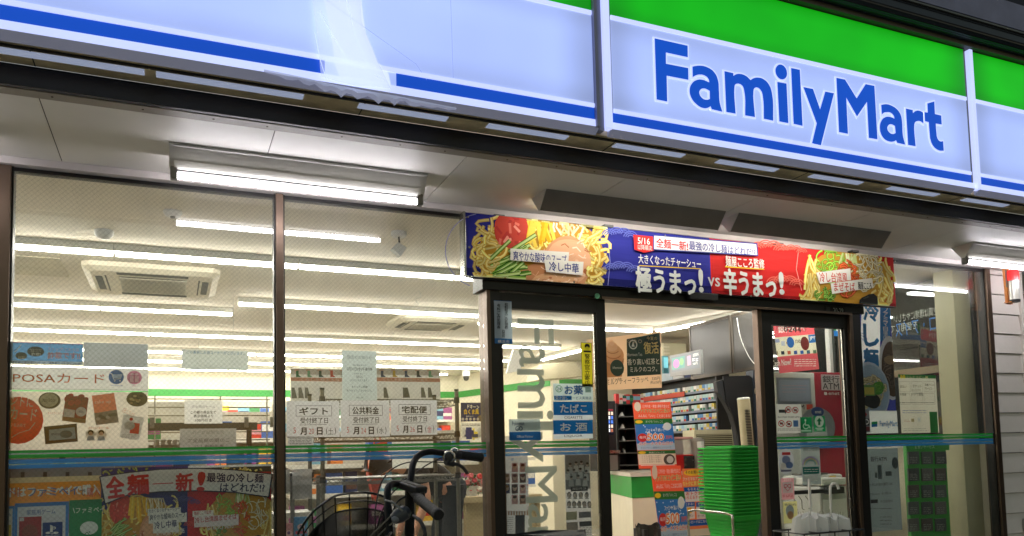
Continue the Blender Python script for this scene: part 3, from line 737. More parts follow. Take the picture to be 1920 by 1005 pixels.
# ------------------------------------------------------------------ banner over the door
NV = (38,42,130); RD = (205,38,38); WH = (240,238,230); BK = (25,25,28); BL = (25,95,185); OR = (240,95,30); GR = (20,140,60); YE = (245,205,40)
Nc = ((255,240,160),(248,216,105),(206,158,62))
def waves(S, cx, cy, r, col, n=3):
    for dx in (-1.7,-0.6,0.6,1.7):
        for j in range(n): S.ring(cx+dx*r*0.9, cy+(abs(dx)>1)*r*0.35+dx*1.2, r*(1-j*0.3), r*0.13, col, 10, 10, 170, 0.9)
def bowl_a(S, x0, y0, x1, y1, k=1.0, seed=1):
    """cold noodles with ham, egg, cucumber, pork"""
    W_, H_ = x1-x0, y1-y0; X = lambda u: x0+u*W_; Z = lambda v: y0+v*H_
    blob(S, X(.5), Z(.5), W_*.5, H_*.5, (205,150,50), seed, 28, 0.04)
    noodles(S, X(.10), Z(.45), W_*.13, H_*.46, int(34*k), W_*.020, seed+1, Nc, ln=(0.8,1.6))
    noodles(S, X(.92), Z(.45), W_*.10, H_*.46, int(34*k), W_*.020, seed+2, Nc, ln=(0.8,1.6))
    noodles(S, X(.45), Z(.2), W_*.3, H_*.25, int(18*k), W_*.020, seed+3, Nc)
    rr_ = random.Random(seed)
    blob(S, X(.27), Z(.20), W_*.14, H_*.26, (215,75,60), seed, 16)
    for i in range(18):
        u, v = rr_.uniform(.17,.34), rr_.uniform(.02,.36); S.stroke([(X(u),Z(v)),(X(u+rr_.uniform(-.06,.06)),Z(v+rr_.uniform(-.14,.14)))], W_*.02, rr_.choice([(240,130,110),(225,80,70),(250,165,145),(200,60,55)]))
    for i in range(12):
        u = .40+i*.015+rr_.uniform(-.02,.02); S.stroke([(X(u),Z(.02)),(X(u+rr_.uniform(-.05,.08)),Z(rr_.uniform(.3,.42)))], W_*.027, rr_.choice([(250,205,50),(245,185,30),(255,225,90)]))
    for i in range(10):
        u = .60+i*.022; S.stroke([(X(u),Z(.03)),(X(u+rr_.uniform(-.03,.05)),Z(.16)),(X(u+rr_.uniform(-.04,.06)),Z(rr_.uniform(.22,.38)))], W_*.015, rr_.choice([(240,225,185),(250,240,210),(225,205,160)]))
    blob(S, X(.70), Z(.62), W_*.20, H_*.34, (222,160,115), seed+5, 24, 0.05); blob(S, X(.71), Z(.60), W_*.18, H_*.30, (236,182,142), seed+6, 22, 0.06)
    blob(S, X(.48), Z(.80), W_*.15, H_*.20, (205,140,95), seed+7, 18); blob(S, X(.60), Z(.86), W_*.2, H_*.13, (226,175,130), seed+9, 18)
    for i in range(46):
        u, v = rr_.uniform(.42,.86), rr_.uniform(.36,.97); L_ = rr_.uniform(.01,.035); S.stroke([(X(u),Z(v)),(X(u+L_),Z(v+rr_.uniform(-.04,.04))),(X(u+2*L_),Z(v+rr_.uniform(-.05,.05)))], W_*rr_.uniform(.004,.011), rr_.choice([(246,212,180),(214,150,108),(250,226,200),(196,122,80),(232,176,136)]))
    for i in range(16):
        u, v = rr_.uniform(.52,.85), rr_.uniform(.35,.92); blob(S, X(u), Z(v), W_*rr_.uniform(.006,.02), H_*rr_.uniform(.01,.035), rr_.choice([(200,125,85),(244,205,170),(188,110,70)]), i, 9, .3)
    for i in range(26):
        u0, v0 = rr_.uniform(.08,.24), rr_.uniform(.45,.95); u1 = u0+rr_.uniform(.12,.24); v1 = v0-rr_.uniform(.02,.25)
        a, b = (X(u0),Z(v0)), (X(u1),Z(v1))
        S.stroke([a,b], W_*.03, (40,95,25)); S.stroke([a,b], W_*.021, rr_.choice([(150,195,80),(185,215,115),(120,175,60)])); S.stroke([a,b], W_*.008, (215,232,165))
    noodles(S, X(.07), Z(.62), W_*.07, H_*.36, int(14*k), W_*.020, seed+8, Nc, ln=(0.8,1.6))
    noodles(S, X(.93), Z(.75), W_*.06, H_*.22, int(10*k), W_*.020, seed+11, Nc, ln=(0.8,1.6))
def bowl_b(S, x0, y0, x1, y1, k=1.0, seed=20):
    W_, H_ = x1-x0, y1-y0; X = lambda u: x0+u*W_; Z = lambda v: y0+v*H_
    rr_ = random.Random(seed)
    blob(S, X(.5), Z(.5), W_*.5, H_*.5, (200,150,55), seed, 28, 0.04)
    noodles(S, X(.08), Z(.5), W_*.1, H_*.46, int(30*k), W_*.024, seed+1, Nc, ang=85, ln=(1,2.4), amp=.25)
    noodles(S, X(.90), Z(.5), W_*.1, H_*.46, int(30*k), W_*.024, seed+2, Nc, ang=85, ln=(1,2.4), amp=.25)
    noodles(S, X(.3), Z(.25), W_*.16, H_*.26, int(34*k), W_*.014, seed+3, ((185,225,95),(120,190,45),(50,110,20)), ln=(.4,.9), amp=1)
    noodles(S, X(.68), Z(.32), W_*.17, H_*.30, int(34*k), W_*.014, seed+4, ((245,238,205),(222,210,165),(150,135,85)), ln=(.5,1.2))
    for i in range(14): u = .42+rr_.uniform(0,.16); S.stroke([(X(u),Z(0.02)),(X(u+rr_.uniform(-.05,.05)),Z(.22))], W_*.018, rr_.choice([(205,222,150),(235,240,200),(160,190,90)]))
    noodles(S, X(.47), Z(.45), W_*.13, H_*.28, int(50*k), W_*.018, seed+5, ((240,125,70),(215,80,40),(130,40,20)), ln=(.3,.7))
    noodles(S, X(.22), Z(.72), W_*.12, H_*.14, int(20*k), W_*.016, seed+6, ((160,200,90),(90,150,50),(40,80,20)), ln=(.3,.8), amp=1)
    blob(S, X(.72), Z(.83), W_*.12, H_*.13, (30,32,28), seed+7, 16, .2)
    for i in range(8): u, v = rr_.uniform(.62,.82), rr_.uniform(.72,.95); S.stroke([(X(u),Z(v)),(X(u+.06),Z(v+rr_.uniform(-.05,.05)))], W_*.012, (62,66,58))
    for i in range(5): blob(S, X(.2+.1*i), Z(.92), W_*.07, H_*.07, rr_.choice([(190,135,90),(165,110,70),(214,165,120)]), i+3, 12, .15)
bpm = vcol('banner_cloth_print', 0.6, wrinkle=0.22, gloss=0.12)
def bnY(x): return YF-0.10
S = Sheet('banner', 'long noodle banner in blue and red hung over the entrance', 'banner', (872,398,1680,575), Y=bnY(0), pm=bpm, m=mat('banner_cloth', (200,200,200), 0.6))
B0 = S.ext[0]; B1 = S.ext[1]
# the ground colours as rectangles of the cloth, bottom shading painted as darker strips
def cloth(xa, xb, col, z0=None, z1=None):
    za = S.ext[2].z if z0 is None else z0; zb = S.ext[0].z if z1 is None else z1
    S.poly3([Vector((xa,S.p0.y,zb)), Vector((xb,S.p0.y,zb)), Vector((xb,S.p0.y,za)), Vector((xa,S.p0.y,za))], col)
xL, xM, xR = S.ext[0].x, PY(1333,520,S.p0.y).x, S.ext[1].x
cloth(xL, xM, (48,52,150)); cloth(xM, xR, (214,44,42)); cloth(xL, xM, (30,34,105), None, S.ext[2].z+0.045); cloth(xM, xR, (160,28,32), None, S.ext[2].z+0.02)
S.ring(905,470,70,1.5,(150,155,210),16,100,250); S.stroke([(1132,430),(1140,455),(1144,490),(1140,540)],1.2,(150,155,210)); S.stroke([(1497,470),(1493,505),(1503,545)],1.2,(250,170,160))
bowl_a(S, 897,402,1132,552, 1.0, 1)
bowl_b(S, 1508,468,1672,590, 1.0, 20)
for cx_, cy_, r_ in ((1160,440,13),(1165,505,14)) : waves(S, cx_, cy_, r_, (105,115,205))
for cx_, cy_, r_ in ((1440,465,14),(1470,530,14),(1485,470,10)): waves(S, cx_, cy_, r_, (238,110,95))
S.poly([(955,467),(1065,474),(1063,497),(955,489)], WH); S.text('爽やかな酸味のスープ', 960,471,1060,489,(60,70,140),.025)
S.poly([(1018,488),(1092,492),(1090,517),(1022,511)], WH); S.text('冷し中華', 1027,491,1083,509,(60,70,140),.035)
S.poly([(1185,441),(1224,445),(1224,471),(1205,475),(1187,469)], (220,50,50)); S.text('5/16',1193,446,1216,458,WH,.03); S.text('以降順次',1193,459,1220,469,WH,.01)
S.poly([(1222,441),(1417,457),(1419,481),(1222,470)], (60,70,150)); S.poly([(1224,443),(1415,459),(1417,479),(1224,468)], (235,236,240))
S.text('全麺一新!',1227,447,1287,465,(215,45,40),.035,rot=-1.0); S.text('最強の冷し麺はどれだ!?',1289,452.5,1413,469,(60,65,150),.025,rot=-.5)
S.text('大きくなったチャーシュー',1194,477,1311,495,WH,.025); S.stroke([(1196,499),(1311,505)],1.6,YE,False)
S.text('極うまっ',1188,499,1302,549,(228,232,228),.045); S.text('!',1306,505,1316,549,(228,232,228),.06)
S.text('vs',1324,520,1347,537,(228,232,228),.03)
S.text('麺屋こころ監修',1357,480,1430,500,WH,.03); S.stroke([(1357,501),(1430,506)],1.6,YE,False)
S.text('辛うまっ',1352,503,1452,554,(228,232,228),.045); S.text('!',1456,510,1467,553,(228,232,228),.06)
S.poly([(1527,512),(1591,504),(1592,526),(1534,533)], WH); S.text('冷し台湾風',1533,511,1586,530,(205,60,50),.025,rot=3)
S.poly([(1554,532),(1632,522),(1634,540),(1557,552)], WH); S.text('まぜそば',1560,530,1600,547,(205,60,50),.025,rot=3); S.text('麺屋こころ',1605,529,1631,543,BK,.03,rot=2)
bo = S.done()
fr_ = MB().box(xL-0.014,xL-0.001,S.p0.y-0.008,YF-0.04,S.ext[2].z,S.ext[0].z+0.004); fr_.build('side_frame', m_chrome, bo, bevel=0.002)
for (a, b) in ((937,406),(1142,425),(1462,458),(1604,472)):
    P = PY(a,b,S.p0.y+0.01); MB().box(P.x-0.035,P.x+0.03,S.p0.y+0.004,YF-0.05,P.z-0.004,P.z+0.012).build('clip', m_grey, bo, bevel=0.003)
for (a, b) in ((877,407),(880,464),(881,519),(1076,427),(1076,529),(1247,442),(1408,555),(1554,563),(1678,490),(1676,530)):
    P = PY(a,b,S.p0.y-0.002); MB().lathe(P, [(0,0.003),(0.006,0.003),(0.007,0)],10,axis=(0,-1,0)).build('screw', m_chrome, bo)
MB().tube([Vector((xL,YF-0.08,S.ext[2].z-0.004)),Vector((xR,YF-0.08,S.ext[2].z-0.004))],0.006,6).build('bottom_rod', m_dark, bo)

# ------------------------------------------------------------------ posters behind the left window
YP = YF+0.035
S = Sheet('poster','blue fraud warning poster high in the left window corner','poster',(-8,640,155,684),Y=YP,base=(70,130,180))
S.rect(-8,640,155,646,(215,130,150)); S.text('電子マネーカードを購入して番号を教えては詐欺です',20,640.5,150,645,(90,60,120),0); S.rect(-8,675,155,684,(225,230,235)); S.text('警察相談専用電話(#9110) / 消費者ホットライン(188)',22,677,152,683,(40,60,100),.01)
S.ell(67,659,16,11,(20,25,35)); S.text('詐欺!',59,661,76,667,WH,.02); S.text('パソコンがウイルスに',56,654,79,656,WH,0); S.text('感染しました',58,657,77,659,WH,0); S.ell(40,667,11,8,(20,25,35)); S.text('詐欺!',34,668,47,673,WH,.02)
for a, b, c, d in ((31,650,38,656),(34,646,40,653),(27,655,33,660)): S.stroke([(a,d),(c,b)],1.3,WH)
S.text('ストップ! これらは',90,651,148,658,(215,150,170),.02); S.text('詐欺です!!',89,659,151,673,(235,215,220),.05); S.text('詐欺です!!',90,660,150,672,(215,90,120),.02); S.done()
S = Sheet('blank_board','plain pale grey board beside the blue fraud poster','board',(157,642,277,690),Y=YP+0.01,base=(150,156,160)); S.done()
S = Sheet('sign_board','white card sign with orange letters and two round icons','sign',(-8,686,278,733.5),Y=YP,base=(205,205,202))
S.text('POSAカード',24,699,196,717,(205,95,60),.025); S.rect(-8,729,278,731,(120,120,120))
S.ell(218,707,14.5,15,(30,95,165)); S.stroke([(207,700),(210,701),(213,711),(227,710)],1.6,WH); S.poly([(211,702),(230,702),(227,709),(213,709)],(200,220,240)); S.ell(215,714,1.6,1.6,WH); S.ell(225,714,1.6,1.6,WH); S.text('shopping',208,721.5,230,724,BL)
S.ell(252,708,14,14.5,(215,130,165)); S.rect(244,705,260,717,(240,200,215)); S.rect(250.5,703,253,717,(215,130,165)); S.ell(248,702,3.5,2.4,(240,200,215)); S.ell(256,702,3.5,2.4,(240,200,215)); S.text('gift',248,722,256,725,(215,130,165)); S.done()
S = Sheet('poster','cream gift card poster with red disc and photos of cards','poster',(-8,733,277,842),Y=YP,base=(212,205,192))
S.ell(35,788,47,52,(200,38,38)); S.text('ントに',19,741,62,760,WH,.015,rot=-6); S.text('カード',18,763,68,786,WH,.015,rot=-5); S.text('いを込めて',20,793,48,800,WH,0,rot=-3); S.stroke([(22,820),(35,812),(55,806),(66,792)],1.4,WH)
S.ell(93,751,21,18,(70,60,45)); S.ell(92,750,17,15,(205,195,165)); S.text('Happy Birthday',80,746,104,756,(80,60,40),0); S.ell(257,748,20,16,(75,65,45)); 
for i in range(12): S.ell(245+random.uniform(0,24),740+random.uniform(0,18),3.5,2.6,random.choice([(190,170,120),(40,40,35),(150,120,80),(220,210,190)]),8)
S.poly([(124,740),(166,748),(160,794),(116,788)],(120,30,35)); S.poly([(121,766),(141,769),(139,783),(119,781)],(225,222,215)); S.poly([(117,781),(161,786),(160,794),(116,789)],(150,110,80))
for a, b in ((132,743),(142,748),(152,744),(160,750),(146,754),(134,755),(126,748)): S.ell(a,b,7,5.5,random.choice([(165,25,35),(190,40,50),(135,15,25)]),12,rot=random.uniform(0,90))
S.ell(152,772,10,10,(225,222,218)); S.text('VISA',147,770,157,774,(90,90,120)); S.poly([(172,742),(214,737),(223,792),(180,797)],(225,130,100)); S.poly([(176,775),(219,768),(223,792),(180,797)],(150,148,140)); S.text('cake up',178,751,208,759,WH,.01,rot=4)
for i in range(8): S.ell(184+i*4.5,784-i*.6+random.uniform(-4,4),4,3.5,random.choice([(190,188,180),(110,108,100),(215,212,205)]),9)
S.poly([(82,800),(144,794),(146,828),(85,833)],(30,34,36)); S.poly([(92,806),(140,801),(142,822),(92,826)],(165,190,195)); S.text('amazon',96,812,112,816,(60,60,60),.01); S.ell(124,814,12,8,(70,110,115))
S.poly([(232,776),(270,783),(261,826),(224,820)],(222,222,222)); S.poly([(246,792),(262,794),(260,814),(243,812)],(205,40,50)); S.ell(243,798,10,9,(190,190,185)); S.ell(246,786,3.5,3.5,(205,40,50)); S.lines(228,814,256,822,3,(150,150,150),.8)
S.text('＃メイクにコスメ',90,772,118,777,(190,110,80),0); S.text('手作りのお菓子と一緒に',166,800,206,805,(190,110,80),0); S.text('お祝いにぴったり',228,762,252,772,(190,110,80),0,rot=-30)
S.ell(170,815,10,11,(205,200,190)); S.ell(190,815,10,11,(215,205,190))
for cx_ in (170,190): S.ell(cx_,811,5.5,5.5,(60,45,40)); S.ell(cx_,813,4,4,(215,170,140)); S.poly([(cx_-8,826),(cx_-5,818),(cx_+5,818),(cx_+8,826)],(150,165,175))
S.done()
S = Sheet('shelf_edge_card','long orange promotion strip low in the left window','poster',(-8,897,190,946),Y=YP,trans=0.06,base=(235,150,40))
S.text('ードはファミペイで購入',-4,914,188,934,WH,.05); S.text('ードは',-2,915,40,931,(200,70,50),.02); S.text('ファミペイ',53,915,146,932,(40,110,175),.025); S.text('で',150,918,160,930,(60,60,60),.02); S.text('購入',163,914,188,932,(215,80,50),.02); S.rect(-8,897,190,901,(225,205,160)); S.done()
S = Sheet('poster','blue framed home video game card poster low in window','poster',(28,944,128,1040),Y=YP-0.004,trans=0.06,base=(50,120,190))
S.rect(33,951,122,1036,(220,222,225)); S.text('家庭用ゲーム',50,956,104,966,(50,90,160),.02); S.rect(36,970,77,1036,(175,50,50)); S.rect(80,970,118,1036,(215,215,220)); S.rect(80,980,117,1008,(25,60,130))
S.ell(56,998,15,17,(150,70,50)); S.rect(37,971,45,977,(215,215,215))
S.poly([(94,984),(99,986),(99,1002),(94,1000)],WH); S.ell(101,990,4,3,WH); S.ell(101,990,2,1.4,(25,60,130)); S.ell(91,999,6,2.4,WH,12); S.ell(104,999,6,2.4,WH,12); S.ell(97,999,4,1.2,(25,60,130),10); S.text('PlayStation',86,1003,112,1006,WH,0); S.done()
S = Sheet('poster','green payment card poster low between game and noodle posters','poster',(130,938,190,1040),Y=YP-0.006,trans=0.06,base=(30,130,75))
S.text('ファミペイ',142,952,196,963,WH,.02); S.stroke([(137,952),(140,962)],1.2,WH); S.ell(167,990,17,14,(235,240,235)); S.text('ペ',158,996,170,1006,(30,130,75),.03); S.done()
S = Sheet('poster','yellow edged card poster cut by the left post','poster',(-8,950,26,1040),Y=YP-0.004,trans=0.06,base=(60,130,195)); S.rect(-8,955,22,1036,(235,225,205)); S.rect(-4,985,20,1030,(225,190,60)); S.text('ム',16,962,21,967,(50,90,160)); S.done()
# noodle poster with the arched slogan strip
S = Sheet('poster','noodle poster half navy half red at the window bottom','poster',(190,878,509,1060),Y=YP,trans=0.06,base=(225,225,222))
S.rect(190,878,352,1060,(40,44,120)); S.rect(352,878,509,1060,(205,38,44)); S.rect(352,878,509,884,(60,70,60))
bowl_a(S, 186,930,335,1050, .6, 41); bowl_b(S, 388,915,520,1040, .7, 60); noodles(S,245,886,60,8,30,3,77,((200,200,110),(150,165,70),(70,90,30))); noodles(S,440,884,60,7,30,3,78,Nc)
waves(S,350,940,10,(70,75,140)); waves(S,370,985,10,(215,80,70))
for t_, x0, y0, x1, y1 in (('大きくなったチャーシュー',279,955,337,962),('爽やかな酸味のスープ',281,965,348,976)): S.rect(x0-2,y0-1,x1+2,y1+2,WH); S.text(t_,x0,y0,x1,y1,(40,45,80),.025,rot=3)
S.rect(287,978,335,997,WH); S.text('冷し中華',290,978,332,992,(40,45,100),.03,rot=3); S.text('5/16(火) 発売',293,995,346,1006,WH,.03,rot=3)
S.rect(361,958,400,967,WH); S.text('麺屋こころ監修',364,959,396,966,(190,45,45),.02,rot=3); S.rect(364,968,447,984,(235,225,225)); S.text('冷し台湾風まぜそば',366,970,444,981,(190,45,45),.03,rot=3); S.text('5/16(火) 発売',388,985,438,996,WH,.03,rot=3); S.done()
S = Sheet('slogan_strip','white arched slogan strip with big red characters in window','sign',None,Y=YP-0.02,trans=0.06,base=(225,222,215),quad=[(187,894),(240,886),(300,880),(370,878),(440,881),(510,889),(504,932),(440,923),(370,920),(300,922),(240,928),(197,945)])
S.stroke([(187,894),(240,886),(300,880),(370,878),(440,881),(510,889)],2.4,(30,32,60),False); S.stroke([(197,945),(240,928),(300,922),(370,920),(440,923),(504,932)],2.4,(30,32,60),False); S.stroke([(187,894),(197,945)],2.4,(30,32,60),False); S.stroke([(510,889),(504,932)],2.4,(30,32,60),False)
for ch, x0, y0, x1, y1, r in (('全',201,894,236,936,6),('麺',239,890,281,930,3),('一',286,903,325,912,1),('新',329,887,363,922,0),('!',368,884,384,921,-4)): S.text(ch,x0,y0,x1,y1,(200,35,40),.05,rot=r)
for ch, x0, y0, x1, y1, r in (('最強の冷し麺',387,886,494,904,-3),('はどれだ!?',412,905,496,922,-3)): S.text(ch,x0,y0,x1,y1,(40,40,80),.035,rot=r)
S.done()
# hanging and shelf notices in the middle of the left window
def strings(par, pts, Y):
    for a, b, c, d in pts: MB().cyl(PY(a,b,Y),PY(c,d,Y),0.0012,4).build('string', m_white, par)
S = Sheet('hanging_notice','pale notice hung by strings with one line of text','sign',(341,655,465,695),Y=5.2,base=(168,176,172))
S.text('この裏側にお酒コーナーがございます。',350,657,458,663,(60,100,140),.02); o = S.done(); strings(o, [(372,655,372,592),(437,655,438,560)], 5.2)
S = Sheet('shelf_notice','white closing sale card above the dark shelf rail','sign',(346,750,417,794),Y=4.75,base=(215,215,210))
S.text('完全閉店セール',359,760,404,765,(130,130,130),.01); S.text('この棚の商品全て',357,770,405,776,BK,.03); S.text('表示価格より',363,777,400,783,BK,.03); S.text('100円引き',366,785,397,791,BK,.03); S.done()
S = Sheet('shelf_notice','card with mirrored pale print below the dark shelf rail','sign',(337,804,443,852),Y=4.8,base=(165,168,165))
S.text('完全閉店セール',360,807,420,814,(135,135,135),.01,flip=True); S.text('この棚の商品全て',352,822,430,830,(110,110,110),.02,flip=True); S.text('表示価格より',366,834,420,841,(110,110,110),.02,flip=True); S.done()

# ------------------------------------------------------------------ notices in the second window
def cal(label, x0, y0, x1, y1, t1, d, wd, wc, base=(205,207,212)):
    S = Sheet('closing_notice', label, 'notice', (x0,y0,x1,y1), Y=YP, base=base, group='end of service notices taped in the window')
    w_ = x1-x0; h_ = y1-y0
    S.frame(x0+w_*.18,y0+h_*.13,x1-w_*.15,y0+h_*.42,.8,(70,70,70)); S.text(t1,x0+w_*.24,y0+h_*.17,x1-w_*.22,y0+h_*.39,BK,.04); S.text('受付終了日',x0+w_*.26,y0+h_*.46,x1-w_*.22,y0+h_*.63,(35,35,35),.025); S.stroke([(x0+w_*.24,y0+h_*.67),(x1-w_*.24,y0+h_*.655)],.8,(60,60,60))
    yb = y0+h_*.74; ye = y0+h_*.95
    S.text('5',x0+w_*.13,yb,x0+w_*.18,ye-3,(185,80,80),.0); S.text('月',x0+w_*.26,yb,x0+w_*.38,ye,BK,.05); S.text(d,x0+w_*.42,yb+2,x0+w_*.52,ye-2,(185,80,80),.0)
    S.text('日',x0+w_*.57,yb-.5,x0+w_*.68,ye,BK,.05); S.text('(',x0+w_*.74,yb,x0+w_*.77,ye,BK); S.text(wd,x0+w_*.78,yb+1,x0+w_*.88,ye-1,wc,.0); S.text(')',x0+w_*.90,yb-1,x0+w_*.93,ye-1,BK); return S.done()
cal('white notice for gifts, leftmost of the three in a row',537,752,637,819,'ギフト','20','土',(60,60,60))
cal('white notice for utility bills, middle of the three in a row',638,751,731,818,'公共料金','24','水',(60,60,60))
cal('white notice for parcels, rightmost of the three in a row',732,750,820,815,'宅配便','26','金',(190,60,70))
S = Sheet('closing_notice','tall pale notice thanking customers above the three service notices','notice',(641,657,707,751),Y=YP-0.004,base=(188,200,200))
S.text('閉店のお知らせ',651,666,697,673,(140,150,150),.02); S.text('誠に勝手ながら',662,683,686,686,(60,60,60),.01); S.text('5月31日(水)午後9時',650,688,698,696,BK,.015); S.text('をもちまして',664,699,684,702,(60,60,60),.01); S.text('閉店',668,704,680,709,(110,110,110),.0); S.text('させていただきます。',657,711,690,715,(60,60,60),.01)
S.text('永らくのご愛顧',659,723,689,727,BK,.01); S.text('ありがとうございました。',650,730,698,734,BK,.01); S.text('店主',668,744,682,747,(100,110,110),0); S.done()
S = Sheet('small_note','small grey note under the gift notice at the post','notice',(540,819,588,835),Y=YP,base=(175,180,182)); S.lines(543,821,584,833,4,(110,110,120),1); S.done()
# sock display board behind
def hook_board(x0, y0, x1, y1, Y, label):
    S = Sheet('sock_display', label, 'display board', (x0,y0,x1,y1), Y=Y, base=(225,225,222), th=0.01)
    h_ = y1-y0; S.rect(x0,y0,x1,y0+h_*.18,(196,186,176)); S.rect(x0,y0+h_*.22,x1,y0+h_*.34,(215,150,125)); S.text('くらしを整える毎日の靴下',x0+(x1-x0)*.12,y0+h_*.24,x1-(x1-x0)*.2,y0+h_*.31,(235,220,210))
    n = int((x1-x0)/22)
    for i in range(n):
        cx_ = x0+12+i*(x1-x0-10)/n; c_ = random.choice([(40,70,60),(215,175,60),(120,170,130),(205,70,60),(70,75,110),(50,50,55),(80,60,110),(30,110,70)])
        S.rect(cx_-5,y0+1,cx_+3,y0+5,(200,160,140)); S.poly([(cx_-2,y0+4),(cx_+3,y0+4),(cx_+3,y0+12),(cx_+8,y0+16),(cx_-2,y0+16)],c_)
    return S.done()
b_ = hook_board(545,691,705,766,5.6,'sock display board with coloured socks, left part'); b_2 = hook_board(704,691,826,766,5.6,'sock display board with coloured socks, right part')
for b__, xs in ((b_,(548,561,573,600)),(b_2,(720,756,760,790,803))):
    for x_ in xs:
        a = PY(x_,727,5.6); MB().prism([a+Vector((-.008,-.02,0)),a+Vector((.012,-.02,0)),a+Vector((.03,-.02,-.075)),a+Vector((-.008,-.02,-.075))],(0,.004,0)).build('hook_divider', m_grey, b__)

# ------------------------------------------------------------------ stickers on the door leaf
Yd = YF-0.0075
S = Sheet('sticker','tall white waste ticket sticker at the top left of the door','sticker',(926,563,961,645),Y=YF-0.045,base=(170,185,195),th=0.0008)
S.rect(927,634,961,645,(60,120,180)); S.rect(926,563,961,566,(60,100,150)); S.rect(959,563,961,645,(60,120,180))
S.vtext('有料ごみ処理券',935,569,617,6.5,BK,.03); S.vtext('有料粗大ごみ処理券',949,568,617,6.5,BK,.03); S.vtext('取扱所',944,619,633,6,BK,.02); S.text('横浜市',933,637,955,643,WH,.02); S.done()
S = Sheet('sticker','yellow and black police visit sticker on the door edge','sticker',(1089,642,1112,726),Y=Yd,base=(205,195,40),th=0.0008)
S.frame(1089,642,1112,726,1.5,BK); S.ell(1101,649,5,4,BK); S.ell(1101,654,3.5,4,(205,195,40)); S.rect(1094,657,1108,661,BK); S.vtext('警察官立寄店',1101,663,724,10,BK,.03); S.done()
def blue(label, y0, y1, big, small, sp=1.0):
    S = Sheet('sticker', label, 'sticker', (1037,y0,1112,y1), Y=Yd, base=(205,215,220), th=0.0008, group='blue and white service stickers on the door')
    h_ = y1-y0; S.rect(1037,y0,1112,y0+h_*.74,(30,120,190)); S.text(big,1050,y0+h_*.14,1101,y0+h_*.62,WH,.04,spacing=sp); S.text(small,1058,y0+h_*.80,1092,y0+h_*.95,(40,60,90),.02); return S.done()
blue('blue sticker for cigarettes, middle of the three on the door',753,787,'たばこ','CIGARETTE'); blue('blue sticker for liquor, lowest of the three on the door',788,822,'お 酒','LIQUOR')
S = Sheet('sticker','pale blue medicine pickup sticker, top of the three on the door','sticker',(1037,719,1112,752),Y=Yd,base=(195,215,215),th=0.0008,group='blue and white service stickers on the door')
S.ring(1048,729,6,1,GR,14); S.text('24',1044,726,1052,732,(40,110,90),.03); S.text('お薬',1058,722,1093,740,(30,105,180),.04); S.rect(1039,742,1072,750,(30,120,190)); S.text('受け渡し',1041,743,1065,749,WH,.03); S.text('サービス実施店',1067,743,1109,749,(40,90,130),.02); S.rect(1097,724,1108,736,(150,175,165)); S.done()
S = Sheet('sticker','light game partner sticker low on the left door glass','sticker',(954,786,1014,825),Y=Yd,base=(185,198,196),th=0.0008)
S.rect(954,810,1014,825,(45,115,185)); S.text('Official Partner',969,816,1000,821,WH,.015); S.text('Pokémon',960,790,983,798,(60,70,100),.03); S.text('GO',966,799,980,808,(60,80,110),.05); S.done()
S = Sheet('poster','poster of small photo cards low on the left door glass','poster',(936,855,994,1040),Y=Yd+0.02,base=(175,178,178))
S.text('一番くじ',950,859,978,864,(120,150,190),.02)
for i in range(4):
    for j in range(3):
        if (i==0 or i==3) and j==0: continue
        x_ = 944+j*15; y_ = 868+i*20; S.rect(x_,y_,x_+12,y_+17,random.choice([(60,60,90),(150,110,100),(190,150,150),(80,50,50)])); S.ell(x_+6,y_+7,4,5,random.choice([(225,190,165),(235,205,185)]),10); S.ell(x_+6,y_+4,4,2.5,random.choice([(60,40,35),(150,110,60),(120,50,50)]),10)
for i in range(10): S.rect(942+i*5,958,945.5+i*5,966,(150,120,100)); S.rect(966,966+i*3.4,984,968.5+i*3.4,(70,70,75))
S.lines(942,968,962,1003,9,(120,120,125),1); S.vtext('ラストワン賞ダブルチャンス',989,872,960,4,(180,60,60)); S.done()
S = Sheet('poster','grey poster with a group photo beside the door opening','poster',(1058,851,1111,1040),Y=Yd+0.02,base=(180,180,178))
S.rect(1059,853,1110,916,(120,122,122)); 
for (a,b) in ((1069,872),(1080,869),(1090,868),(1101,871),(1065,884),(1076,883),(1088,881),(1099,885),(1071,896),(1084,894),(1097,897)): S.poly([(a-5,b+16),(a-4,b+4),(a+4,b+4),(a+5,b+16)],random.choice([(215,215,212),(190,190,188)])); S.ell(a,b,2.6,3.4,(195,180,168),10); S.ell(a,b-2,2.8,2,(45,42,42),10)
S.rect(1070,913,1102,920,(40,40,42)); S.text('2023.05.26',1073,914.5,1099,918.5,WH)
for r_ in range(2):
    for i in range(4+r_): S.ell(1067+i*(11-r_*1.5),928+r_*17,4,5,(90,88,86),10); S.ell(1067+i*(11-r_*1.5),929+r_*17,2.6,3.4,(205,190,175),10); S.rect(1064+i*(11-r_*1.5),934+r_*17,1071+i*(11-r_*1.5),935+r_*17,BK)
S.rect(1060,960,1082,974,(150,150,120)); S.rect(1085,960,1108,970,(110,110,112)); S.rect(1060,980,1084,1003,(150,140,130)); S.rect(1086,978,1110,986,(70,70,72)); S.lines(1086,988,1109,1003,5,(120,120,120),1); S.done()

